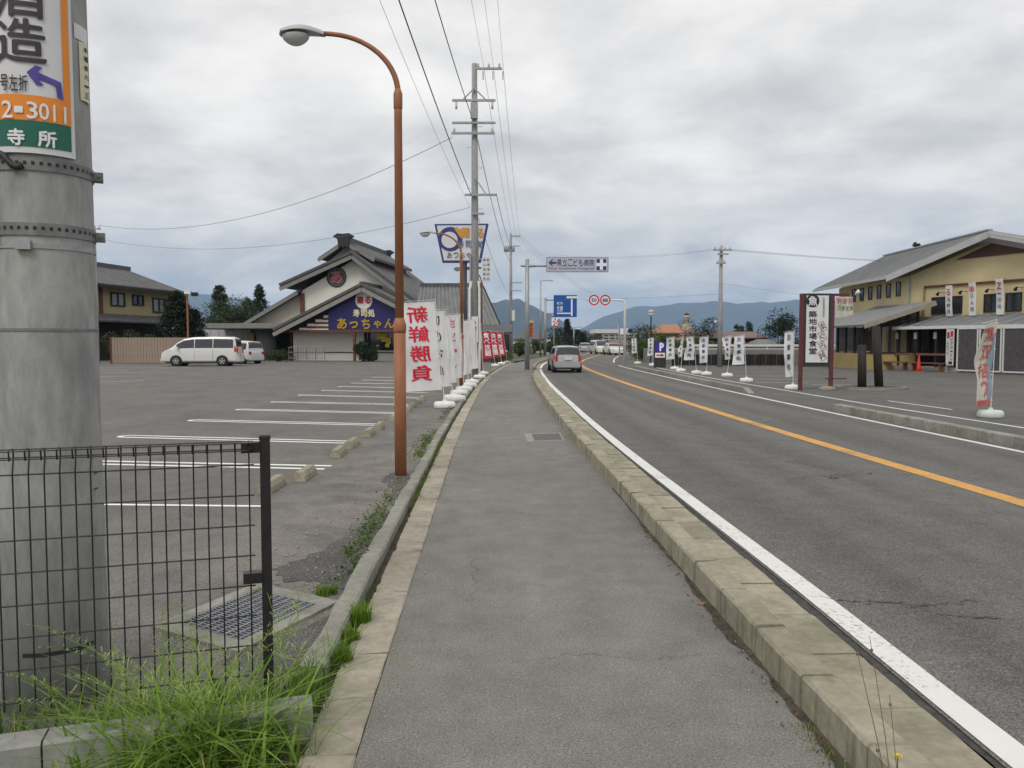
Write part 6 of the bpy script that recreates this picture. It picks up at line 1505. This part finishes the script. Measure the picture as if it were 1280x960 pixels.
def bush(base, rx_, ry_, rz_, label, mat, seed, n=900, leaf=.16, name="bush", group=None, cat="bush", trunk=0.0):
    rnd = random.Random(seed); t = thing(name, label, cat, base, 0, group, local=True)
    st = MB(); nb = 7
    blobs = [(Vector((rnd.gauss(0, .42) * rx_, rnd.gauss(0, .42) * ry_, trunk + rz_ * rnd.uniform(.35, 1.25))), rnd.uniform(.4, .72)) for _ in range(nb + 5)]
    for c_, s_ in blobs: st.tube([(0, 0, 0), c_ * .5 + Vector((0, 0, .1)), c_], [.05, .03, .012], 5)
    st.build("stems" if trunk < .5 else "trunk", m_bark, t)
    mb = MB()
    for i in range(n * 4):
        c_, s_ = blobs[rnd.randrange(len(blobs))]
        d = Vector((rnd.gauss(0, 1), rnd.gauss(0, 1), rnd.gauss(0, 1))).normalized() * (rnd.uniform(.55, 1.0))
        p = c_ + Vector((d.x * rx_ * s_, d.y * ry_ * s_, d.z * rz_ * s_ * .8)); p.z = max(p.z, .05)
        leaf_quad(mb, p, leaf * .6, rnd)
    mb.build("foliage" if trunk < .5 else "crown", mat, t); return t
def at_px(px, Y): return Vector((P(px, 400, Y).x, Y, 0))
def hz(py, Y): return P(0, py, Y).z
conifer(at_px(275, 92), hz(357, 92), 2.9, "tall dark conifer behind the shop canopy, left of the pair", m_leaf_c, 1, 1.1, .15, .1, "conifers behind the shop", shape=.7)
conifer(at_px(325, 95), hz(357, 95), 2.4, "tall conifer rising beside the low left roof of the sushi restaurant", m_leaf_c, 2, 1.0, .15, 0, "conifers behind the shop", shape=.7)
conifer(at_px(309, 94), hz(374, 94), 1.7, "shorter conifer between the two tall conifers behind the shop", m_leaf_c, 3, .9, .1, 0, "conifers behind the shop", shape=.6)
bush(at_px(292, 86), 2.8, 2, 3.2, "mid green tree below the tall conifer behind the shop canopy", m_leaf_m, 5, 1800, .4, "broad_tree", None, "tree", 1.2)
conifer(at_px(222, 62), hz(366, 62), 1.9, "dense dark clipped conifer in front of the ochre house", m_leaf_d, 6, 1.5, .0, 0, "clipped conifers by the house", shape=.42)
conifer(at_px(241, 63), hz(386, 63), 1.2, "lower dark clipped conifer next to the dense one by the ochre house", m_leaf_d, 7, 1.3, .0, 0, "clipped conifers by the house", shape=.4)
bush(at_px(155, 62), 1.5, 1.2, 1.6, "loose dark shrub above the beige board fence", m_leaf_m, 8, 900, .28)
bush(at_px(176, 63), 1.3, 1.2, 1.5, "olive shrub above the beige board fence", m_leaf_m, 9, 900, .28)
conifer(at_px(1143, 75), hz(304, 75), .7, "single treetop showing above the ochre restaurant roof", m_leaf_m, 10, .8, .3, .1, shape=.5)
bush(SO + Vector((2.3, -6.2, 0)), .8, .7, 1.1, "spiky shrub beside the shop window with yellow posters", m_leaf_c, 12, 700, .35)
bush(SO + Vector((-4.6, -5.9, 0)), 1.4, .7, .6, "low shrub at the foot of the white shop wall", m_leaf_m, 13, 500, .22)
bush(at_px(636, 60) + Vector((-.55, 0, 0)), .9, 1.4, .45, "low green shrub mound at the pavement corner by the red banners", m_leaf_b, 14, 900, .16)
bush(at_px(649, 86), 1.2, 1.2, 1.25, "bright green clipped bush left of the hospital sign mast", m_leaf_b, 15, 1100, .25)
for i, (px, Y, rx_, rz_, m_, lab) in enumerate(((803, 74, 1.6, 2.0, m_leaf_m, "dark green shrub behind the white cantilever post"), (812, 70, 1.7, 1.1, m_leaf_b, "bright yellow-green shrub under the globe lamp"), (829, 76, 1.6, 1.5, m_leaf_m, "mid green shrub behind the blue parking sign"), (855, 72, 1.5, 1.3, m_leaf_b, "bright green shrub in front of the cream house"), (888, 70, 1.6, 1.1, m_leaf_b, "pale green shrub behind the lone power pole"), (880, 90, 2.4, 3.0, m_leaf_d, "dark round tree beside the orange-roofed house"))):
    bush(at_px(px, Y), rx_, 1.2, rz_, lab, m_, 20 + i, 1000, .3)
for i, (px, Y, top, r_) in enumerate(((709, 125, 399, .8), (714, 135, 412, 1.1), (722, 140, 412, 1.3), (728, 138, 416, 1.2))): conifer(at_px(px, Y), hz(top, Y), r_, ["slender tall cypress under the blue guide sign", "dark conifer right of the slender cypress far along the road", "dark broad conifer beside the short mast light", "dark conifer at the right end of the far roadside trees"][i], m_leaf_d, 30 + i, 1.0, .05, 0, "far roadside conifers", shape=.45)
for i, (px, Y, top, r_) in enumerate(((921, 110, 406, .6), (927, 110, 408, .6), (937, 112, 402, .8))): conifer(at_px(px, Y), hz(top, Y), r_, "small dark conifer showing above the long brown roof", m_leaf_d, 40 + i, .7, .05, 0, "conifers above the long brown roof", shape=.45)
bush(at_px(972, 88), 2.4, 1.5, 2.2, "dark garden pine behind the black fence near the tall restaurant sign", m_leaf_d, 45, 900, .4, "garden_pine", None, "tree", 1.8)
bush(at_px(986, 80), 2.0, 1.5, 1.4, "dark shrub behind the black fence beside the maroon sign post", m_leaf_d, 46, 700, .35)
for i, (px, Y, rz_) in enumerate(((696, 118, 1.8), (702, 122, 2.4), (690, 104, 1.2), (668, 112, 1.1), (737, 150, 2.4))): bush(at_px(px, Y), 1.6, 1.4, rz_, ["dark hedge tree behind the silver wagon roof", "tall dark hedge tree under the blue guide sign", "low hedge bush beside the warning plate post", "low bush behind the distant shop car", "rounded dark tree beside the far pale building"][i], m_leaf_d if i != 2 else m_leaf_m, 50 + i, 700, .4)

# ---- grass and weeds
def blade(mb, p, h, wdt, a, bend, rnd, seg=4):
    d = Vector((math.cos(a), math.sin(a), 0)); s_ = Vector((-d.y, d.x, 0)); vs = []
    for i in range(seg + 1):
        f = i / seg; q = p + d * bend * h * f * f + Vector((0, 0, h * (f - .25 * bend * f * f))); ww = wdt * (1 - f) ** .7 * .5 + .0004; vs += [q - s_ * ww, q + s_ * ww]
    mb.add(vs, [(2 * i, 2 * i + 1, 2 * i + 3, 2 * i + 2) for i in range(seg)]); return q
def tuft(mb, c, n, spread, h, rnd, wdt=.006, bend=.5):
    for _ in range(n):
        a = rnd.uniform(0, 6.283); r_ = spread * math.sqrt(rnd.random()); blade(mb, c + Vector((r_ * math.cos(a), r_ * math.sin(a) * 1.0, 0)), h * rnd.uniform(.4, 1.1), wdt * rnd.uniform(.6, 1.3), rnd.uniform(0, 6.283), bend * rnd.uniform(.2, 1.4), rnd)
rnd = random.Random(99)
mb = MB(); seeds = MB()
# tall wild grass rooted in front of the low wall
roots = [G(245, 960, -.05) + Vector((rnd.gauss(0, .17), rnd.gauss(0, .09), 0)) for _ in range(70)]
for r0 in roots:
    hh_ = rnd.uniform(.45, 1.0)
    for k in range(11):
        blade(mb, r0 + Vector((rnd.gauss(0, .03), rnd.gauss(0, .03), 0)), rnd.uniform(.22, .62) * hh_, rnd.choice((.004, .007, .011, .016)), rnd.uniform(0, 6.283), rnd.uniform(.35, 1.6), rnd, 7)
def stalk(p, h, a, bend):
    d = Vector((math.cos(a), math.sin(a), 0)); pts = []
    for i in range(9):
        f = i / 8; pts.append(p + d * bend * h * f * f + Vector((0, 0, h * (f - .22 * bend * f * f))))
    mb.tube(pts, [.0018 - .001 * i / 8 for i in range(9)], 4, False)
    for i in range(30):
        f = rnd.uniform(.58, 1.0); q = p + d * bend * h * f * f + Vector((0, 0, h * (f - .22 * bend * f * f)))
        aa = rnd.uniform(0, 6.283); l_ = (1.02 - f) * .20 + .012; e = q + Vector((math.cos(aa) * l_ * .6, math.sin(aa) * l_ * .6, l_ * .45 - .01))
        dd_ = (e - q); s_ = dd_.cross(Vector((0, 0, 1))).normalized() * .0022
        seeds.add([q, e - dd_ * .25 - s_, e, e - dd_ * .25 + s_], [(0, 1, 2, 3)])
        for _ in range(2):
            e2 = q.lerp(e, rnd.uniform(.4, 1)) + Vector((rnd.gauss(0, .006), rnd.gauss(0, .006), rnd.gauss(0, .006))); u_ = Vector((rnd.gauss(0, 1), rnd.gauss(0, 1), rnd.gauss(0, 1))).normalized() * .006; v_ = u_.cross(Vector((0, 0, 1))).normalized() * .0018
            seeds.add([e2 - u_, e2 - v_, e2 + u_, e2 + v_], [(0, 1, 2, 3)])
for k in range(26): stalk(roots[rnd.randrange(len(roots))], rnd.uniform(.38, .72), rnd.choice([math.pi, math.pi * .8, math.pi * 1.2, 0.2, 2.2]) + rnd.gauss(0, .45), rnd.uniform(.25, .95))
dead = MB()
for k in range(120):
    r0 = roots[rnd.randrange(len(roots))] + Vector((rnd.gauss(0, .1), rnd.gauss(0, .06), 0)); blade(dead, r0, rnd.uniform(.1, .45), rnd.uniform(.002, .006), rnd.uniform(0, 6.283), rnd.uniform(.3, 1.4), rnd, 5)
tg = stuff(mb.build("tall_grass", m_grass)); do_ = dead.build("dead_grass", leafmat("dead_grass_blades", (.22, .18, .09), (.36, .30, .17), .3), tg); do_['kind'] = 'stuff'; so = seeds.build("grass_seed_heads", m_seed, tg); so['kind'] = 'stuff'
mb = MB()
for k in range(900):      # low growth behind the wall, round the post and pole
    u = rnd.random() ** .8 * 3.2; p = WA + wd * (u - .12) - wn * rnd.uniform(.02, .34); p = Vector((p.x, p.y, -.01)); blade(mb, p, rnd.uniform(.06, .24) * (1.25 if u < 1.0 else .9), rnd.uniform(.004, .009), rnd.uniform(0, 6.283), rnd.uniform(.2, 1.0), rnd)
for k in range(500):      # corner between wall end and edging
    p = Vector((c_edge(3.3) - .33 + rnd.gauss(0, .05), 3.35 + rnd.gauss(0, .22), -.02)); blade(mb, p, rnd.uniform(.06, .22), rnd.uniform(.004, .009), rnd.uniform(0, 6.283), rnd.uniform(.2, .9), rnd)
for k in range(700):      # soil in front of the wall
    u = rnd.random() * 3; p = WA + wd * u + wn * rnd.uniform(.14, .8); p = Vector((p.x, p.y, -.06)); blade(mb, p, rnd.uniform(.05, .2), rnd.uniform(.004, .009), rnd.uniform(0, 6.283), rnd.uniform(.2, 1.0), rnd)
stuff(mb.build("low_grass", m_grass_d))
wd_t = thing("broad_leaf_weed", "dark broad-leaved weed growing against the low concrete wall among the tall grass", "plant", G(262, 925, -.05))
for k in range(16):
    a = rnd.uniform(0, 6.283); L_ = rnd.uniform(.09, .17); b0_ = G(262, 925, -.05) + Vector((rnd.gauss(0, .05), rnd.gauss(0, .03), 0)); up_ = rnd.uniform(.04, .2)
    d = Vector((math.cos(a), math.sin(a), 0)); s_ = Vector((-d.y, d.x, 0))
    mb = MB(); mb.grid(lambda u, v: b0_ + d * (.03 + L_ * v) + s_ * (u - .5) * L_ * .62 * math.sin(math.pi * min(1, v * .93 + .07)) ** .8 + Vector((0, 0, up_ + .05 * v - .09 * v * v + .02 * abs(u - .5))), 4, 6); lf_ = mb.build("leaf", leafmat("broad_weed_leaf", (.025, .06, .02), (.04, .085, .03), .25) if k == 0 else MATS["broad_weed_leaf"], wd_t, True)
    MB().tube([b0_, b0_ + d * .02 + Vector((0, 0, up_ * .7)), b0_ + d * .03 + Vector((0, 0, up_))], .002, 4).build("leaf_stalk", MATS["broad_weed_leaf"], wd_t)
mb = MB()
for (px, py, n, sp, h) in ((452, 778, 260, .055, .13), (440, 800, 120, .05, .10), (408, 742, 220, .07, .07), (428, 828, 160, .05, .12), (320, 742, 30, .03, .06)): tuft(mb, G(px, py), n, sp, h, rnd, .005, .7)
stuff(mb.build("grass_tufts", leafmat("bright_grass", (.10, .20, .012), (.20, .33, .04), .4)))
mb = MB(); lv = MB()
y = 3.6
while y < 40:
    dens = 1.0 if y < 14 else .5
    gap = c_edge(y) - .24
    if math.sin(y * 1.7) + math.sin(y * .63 + 1) + rnd.uniform(-.8, .8) > -.15:
        tuft(mb, Vector((gap + rnd.gauss(0, .012), y, -.01)), int(10 * dens) + 3, .04, rnd.uniform(.03, .085), rnd, .005, .8)
    if y > 5.2 and math.sin(y * 1.1 + .5) + rnd.uniform(-.9, .9) > .0:      # weeds on the lot side
        c_ = Vector((c_edge(y) - .47 + rnd.gauss(-.02, .04), y, 0)); tuft(mb, c_, int(9 * dens) + 2, .06, rnd.uniform(.03, .09), rnd, .006, .9)
        for _ in range(14):
            leaf_quad(lv, c_ + Vector((rnd.gauss(0, .05), rnd.gauss(0, .06), rnd.uniform(.01, .07))), .035, rnd)
    y += .07 if y < 14 else .16
stuff(mb.build("kerb_weeds", m_grass_d)); stuff(lv.build("kerb_weed_leaves", m_leaf_b))
# debris, soil and weeds at the foot of the road kerb
mb = MB()
for k in range(300):
    y = 2.0 + rnd.random() ** 1.6 * 5; x = c_edge(y) + KERB_IN - .02 - abs(rnd.gauss(0, .05)); p = Vector((x, y, .004)); leaf_quad(mb, p + Vector((0, 0, .006)), .022, rnd)
stuff(mb.build("kerb_litter", M("dry_litter", (.11, .075, .05), .9, .4, 30)))
mb = MB(); ysq = [1.5 + i * .06 for i in range(120)]; vs = []
for yy in ysq:
    wv = (.075 + .035 * math.sin(yy * 3.1) + .02 * math.sin(yy * 7.7) + .012 * math.sin(yy * 23)) * max(.15, 1 - (yy - 1.5) / 8); vs += [(c_edge(yy) + KERB_IN - wv, yy, .003), (c_edge(yy) + KERB_IN + .01, yy, .003)]
mb.add(vs, [(2 * i, 2 * i + 1, 2 * i + 3, 2 * i + 2) for i in range(len(ysq) - 1)]); struct(mb.build("kerb_dirt", m_soil))
mb = MB()
for k in range(160): y = 2.35 + rnd.random() * .9; blade(mb, Vector((c_edge(y) + KERB_IN - .03 - abs(rnd.gauss(0, .03)), y, .0)), rnd.uniform(.01, .05), .004, rnd.uniform(0, 6.283), .8, rnd)
stuff(mb.build("moss_and_shoots", m_grass_d))
# grit and bits of litter on the pavement and along the edging
mb = MB()
for k in range(420):
    y = 2.4 + rnd.random() ** 1.5 * 14; e = rnd.random()
    x = c_edge(y) + (abs(rnd.gauss(0, .10)) if e < .35 else KERB_IN - abs(rnd.gauss(0, .16)) if e < .7 else rnd.uniform(.05, KERB_IN - .05))
    s_ = rnd.uniform(.002, .0055) * (1.5 if rnd.random() < .06 else 1); mb.lathe([(s_ * .5, 0), (s_, s_ * .5), (s_ * .6, s_ * 1.1)], 5, (x, y, .0))
stuff(mb.build("pavement_grit", M("grit_stone", (.34, .32, .28), .9, .5, 60)))
mb = MB()
for k in range(500):
    y = 5.0 + rnd.random() ** 1.3 * 9; x = c_edge(y) - .42 - abs(rnd.gauss(0, .35)); s_ = rnd.uniform(.003, .011); mb.lathe([(s_ * .5, 0), (s_, s_ * .5), (s_ * .6, s_ * 1.1)], 5, (x, y, 0))
stuff(mb.build("lot_gravel", M("grit_stone")))
# dandelion with dry stalks
dq = Vector((c_edge(2.5) + KERB_IN - .04, 2.5, 0))
dl = thing("dandelion", "yellow dandelion with dry stalks growing against the road kerb", "flower", dq)
fl_ = P(1122, 945, dq.y)
MB().tube([dq, dq.lerp(fl_, .5) + Vector((0, 0, .03)), fl_], .002, 5).build("flower_stem", m_grass_d, dl)
mb = MB()
for k in range(44):
    a = k * 2.4; r_ = .008 + .010 * (k / 44); d = Vector((math.cos(a) * r_, math.sin(a) * r_, .006 * (1 - k / 60))); s_ = Vector((-math.sin(a), math.cos(a), 0)) * .0018; c0 = fl_
    mb.add([c0, c0 + d * .7 - s_, c0 + d, c0 + d * .7 + s_], [(0, 1, 2, 3)])
mb.build("petals", M("dandelion_yellow", (.75, .48, .01), .6, .1, 20), dl)
mdry = M("dry_stalk", (.16, .12, .08), .9, .2, 20)
for (tx, ty, m1) in ((1068, 800, .3), (1087, 795, .5), (1112, 868, .8), (1095, 930, .2)):
    tip = P(tx, ty, dq.y); MB().tube([dq, dq.lerp(tip, .5) + Vector((.012 * m1, 0, 0)), tip], [.0018, .0014, .0009], 5).build("dry_stalk", mdry, dl)
    MB().lathe([(.001, -.006), (.005, -.003), (.005, .003), (.001, .006)], 8, dq.lerp(tip, .93)).build("seed_bud", mdry, dl)
lf = MB(); c0 = G(877, 756); lf.add([c0 + Vector(v) for v in ((-.03, 0, .01), (0, -.018, .004), (.03, .0, .016), (0, .018, .012))], [(0, 1, 2), (0, 2, 3)]); tag(lf.build("dry_leaf", M("dry_leaf_brown", (.28, .14, .05), .8, .2, 30)), "single dry brown leaf lying at the foot of the road kerb", "leaf")

# ================================================================== DISTANCE
m_bfence = M("black_timber_fence", (.018, .015, .015), .8, .3, 3)
fz0, fz1 = 0, hz(443, 53)
bf2 = thing("black_fence", "long low black timber fence at the back of the restaurant lot", "fence", (14, 53.5, 0))
xa_, xb_ = P(846, 0, 53).x, P(1000, 0, 53).x; n = 22
for i in range(n):
    MB().bbox(xa_ + (xb_ - xa_) * i / n + .02, xa_ + (xb_ - xa_) * (i + 1) / n - .02, 53, 53.06, .04, fz1 + random.uniform(-.02, .02), .01).build("fence_panel", m_bfence, bf2)
for i in range(0, n + 1, 2): MB().box(xa_ + (xb_ - xa_) * i / n - .05, xa_ + (xb_ - xa_) * i / n + .05, 53.07, 53.16, 0, fz1 + .03).build("fence_post", m_bfence, bf2)
bk_ = MB().poly_slab([(xa_ + .5, 54, -.1), (xb_ + 12, 54, -.1), (xb_ + 12, 54, hz(437, 54)), (xa_ + .5, 54, hz(437, 54))], (0, 14, 0)).build("raised_bank", M("bank_grey", (.20, .20, .19), .9, .2, .6)); struct(bk_)
gr = thing("guard_rail", "white steel guard rail on the bank behind the black fence", "guard rail", (16, 54.5, hz(437, 54)))
z_g = hz(437, 54)
for i in range(12): MB().cyl((xa_ + 2 + i * 1.6, 54.6, z_g), (xa_ + 2 + i * 1.6, 54.6, z_g + .32), .04, n=6).build("rail_post", m_wframe, gr)
MB().box(xa_ + 1.5, xa_ + 20, 54.52, 54.57, z_g + .2, z_g + .36).build("rail_beam", m_wframe, gr)
m_roofo = M("orange_roof_tile", (.36, .16, .085), .7, .15, 1); m_roofb = M("brown_roof_tile", (.17, .11, .095), .7, .15, 1); m_crm = M("cream_wall", (.55, .49, .38), .8, .06, 1)
def small_house(px0, px1, Y, eave, ridge, depth, wall, roof, label, nwin=3, hip=.25, cat="house", floors=1, wy=None):
    x0, x1 = P(px0, 0, Y).x, P(px1, 0, Y).x; ze_2, zr_2 = hz(eave, Y), hz(ridge, Y + depth / 2)
    t = thing("house", label, cat, ((x0 + x1) / 2, Y, 0))
    MB().box(x0, x1, Y, Y + depth, -.1, ze_2).build("wall", wall, t)
    o = .5; m0, m1 = x0 + (x1 - x0) * hip, x1 - (x1 - x0) * hip; ym = Y + depth / 2
    roof_plane(t, (x0 - o, Y - o, ze_2), (x1 + o, Y - o, ze_2), (m1, ym, zr_2), (m0, ym, zr_2), roof, thick=.12)
    roof_plane(t, (x1 + o, Y + depth + o, ze_2), (x0 - o, Y + depth + o, ze_2), (m0, ym, zr_2), (m1, ym, zr_2), roof, thick=.12)
    for xx, mm in ((x0 - o, m0), (x1 + o, m1)):
        mb = MB(); mb.poly_slab([(xx, Y - o, ze_2), (xx, Y + depth + o, ze_2), (mm, ym, zr_2)], (0, 0, -.1)); mb.build("hip_slope" if hip > 0 else "gable_end", roof if hip > 0 else wall, t)
    for fl__ in range(floors):
        for i in range(nwin):
            wx = x0 + (x1 - x0) * (i + .3) / nwin; window(t, (wx, Y, (ze_2 * (fl__ + .38) / floors)), (1, 0, 0), (x1 - x0) / nwin * .45, min(1.2, ze_2 / floors * .42), m_glass, m_wframe, .06, .05, 1)
    return t
small_house(834, 866, 96, 416, 405.5, 9, m_crm, m_roofo, "cream house with an orange hipped roof beyond the parking sign", 3, .2, floors=2)
small_house(825, 858, 84, 425, 421, 5, m_crm, m_roofo, "low orange-roofed annex in front of the cream house", 3, .1)
small_house(868, 962, 90, 422, 414.5, 8, m_darkwood, m_roofb, "long low dark building with a brown roof behind the black fence", 9, .02)
small_house(962, 984, 84, 432, 424, 6, m_wallw, m_tileg, "small white building with grey roof behind the black fence", 3, .1)
small_house(646, 680, 122, 424, 414, 8, m_wallw, m_tile, "white distant house with a dark roof behind the orange vertical sign", 3, .15)
small_house(727, 741, 170, 428, 420, 9, M("brown_far_wall", (.20, .14, .10), .8), m_tile, "brown distant house beside the far conifers", 3, .15)
small_house(700, 712, 150, 432, 426, 8, M("grey_far_wall", (.30, .30, .30), .8), m_tile, "small grey distant house half hidden by hedge trees", 2, .1)
small_house(770, 800, 130, 431, 424, 8, M("grey_far_wall"), m_roofb, "low grey distant building right of the cantilever post", 4, .05)
# pale four-storey block
AY = 240.0
ab = thing("apartment_block", "pale four-storey building closing the view at the end of the road", "building", (P(763, 0, AY).x, AY, 0))
def aq(x, y): return P(x, 0, AY).x, hz(y, AY)
x0_, z1_ = aq(755, 417); x1_, _ = aq(806, 417)
MB().box(x0_, x1_, AY, AY + 14, -.1, z1_).build("wall", M("pale_block_wall", (.44, .43, .38), .8, .06, .3), ab)
MB().box(aq(745, 0)[0], aq(784, 0)[0], AY - .6, AY + 12, hz(416.5, AY), hz(411.5, AY)).build("roof_band", M("white_roof_band", (.58, .58, .57), .7), ab)
MB().box(aq(735, 0)[0], aq(755, 0)[0], AY + 3, AY + 15, -.1, hz(417, AY)).build("side_wing", M("grey_far_wall"), ab)
for fl__, y in enumerate((419.5, 423, 426.5)):
    MB().box(x0_ + .2, x1_ - .2, AY - .25, AY, hz(y + 2.0, AY), hz(y + 1.3, AY)).build("floor_band", M("white_roof_band"), ab)
    for i in range(6):
        wx = x0_ + .6 + i * (x1_ - x0_ - 1) / 6; MB().box(wx, wx + 1.3, AY - .1, AY, hz(y + 1.2, AY), hz(y - .6, AY)).build("window", m_glass, ab)
lh = thing("lookout_tower", "small white tower with a dark cap above the orange-roofed house", "tower", (P(863, 0, 105).x, 105, 0)); lx = P(863, 0, 105).x
MB().lathe([(.45, hz(405, 105)), (.42, hz(396, 105)), (.5, hz(395.5, 105)), (.3, hz(394, 105))], 12, (lx, 105, 0)).build("tower_body", m_plwhite, lh, True); MB().lathe([(.45, hz(394, 105)), (.2, hz(392, 105)), (.03, hz(391, 105))], 12, (lx, 105, 0)).build("tower_cap", m_black, lh, True); MB().box(lx - .5, lx + .5, 104.5, 105.5, -.1, hz(404.9, 105)).build("tower_base", m_crm, lh)
os_ = thing("orange_vertical_sign", "narrow orange vertical shop sign with a yellow cap beside the hospital sign mast", "sign", (P(663.5, 0, 92).x, 92, 0)); ox = P(663.5, 0, 92).x
MB().box(ox - .25, ox + .3, 92, 92.3, hz(421, 92), hz(403.5, 92)).build("sign_face", M("vertical_sign_orange", (.48, .10, .035), .6, .1, 3), os_); MB().box(ox - .35, ox + .42, 91.9, 92.4, hz(403.4, 92), hz(401, 92)).build("sign_cap", M("yellow_cap", (.6, .5, .15), .6), os_); MB().cyl((ox, 92.15, -.1), (ox, 92.15, hz(421, 92)), .08, n=8).build("sign_post", m_steel, os_)
for i in range(4): letters("lettering", "らーめん"[i], plane_fn((0, 92, 0), (1, 0, 0), (0, 0, 1), .01), m_darkwood, os_, (ox - .15, hz(408.5 + i * 4, 92), ox + .2, hz(405.5 + i * 4, 92)), bold=.02)
# scattered posts and low garden wall left of the far road
for i, (px, Y, a, b, lab) in enumerate(((686.5, 112, 424, 441, "white narrow sign post beyond the warning plate"), (703, 128, 419, 438, "white hanging shop sign left of the slender cypress"), (715, 140, 424, 436, "white hanging shop sign right of the slender cypress"), (724, 142, 421, 436, "pale square shop sign beside the dark far conifers"))):
    x = P(px, 0, Y).x; t_ = thing("shop_sign", lab, "sign", (x, Y, 0)); MB().box(x - .3, x + .3, Y, Y + .15, hz(b - 8, Y), hz(a, Y)).build("sign_face", m_signw, t_); MB().cyl((x, Y + .07, -.1), (x, Y + .07, hz(b - 8, Y)), .06, n=6).build("sign_post", m_steel, t_)

# ------------------------------------------------------------------ haze: the damp air between here and the mountains
hm = bpy.data.materials.new("haze_air"); hm.use_nodes = True; ht = hm.node_tree; ht.nodes.clear()
pv = ht.nodes.new('ShaderNodeVolumePrincipled'); pv.inputs['Color'].default_value = (.50, .70, 1.0, 1); pv.inputs['Density'].default_value = 8.5e-5; pv.inputs['Anisotropy'].default_value = 0.0
ho = ht.nodes.new('ShaderNodeOutputMaterial'); ht.links.new(pv.outputs[0], ho.inputs['Volume'])
hz_o = MB().box(-15000, 15000, -1600, 15200, -21.5, 760).build("haze", hm); hz_o['kind'] = 'stuff'

for o in list(bpy.data.objects):
    if '_local' in o: del o['_local']
    if o.get('label') is None and 'label' in o: del o['label']
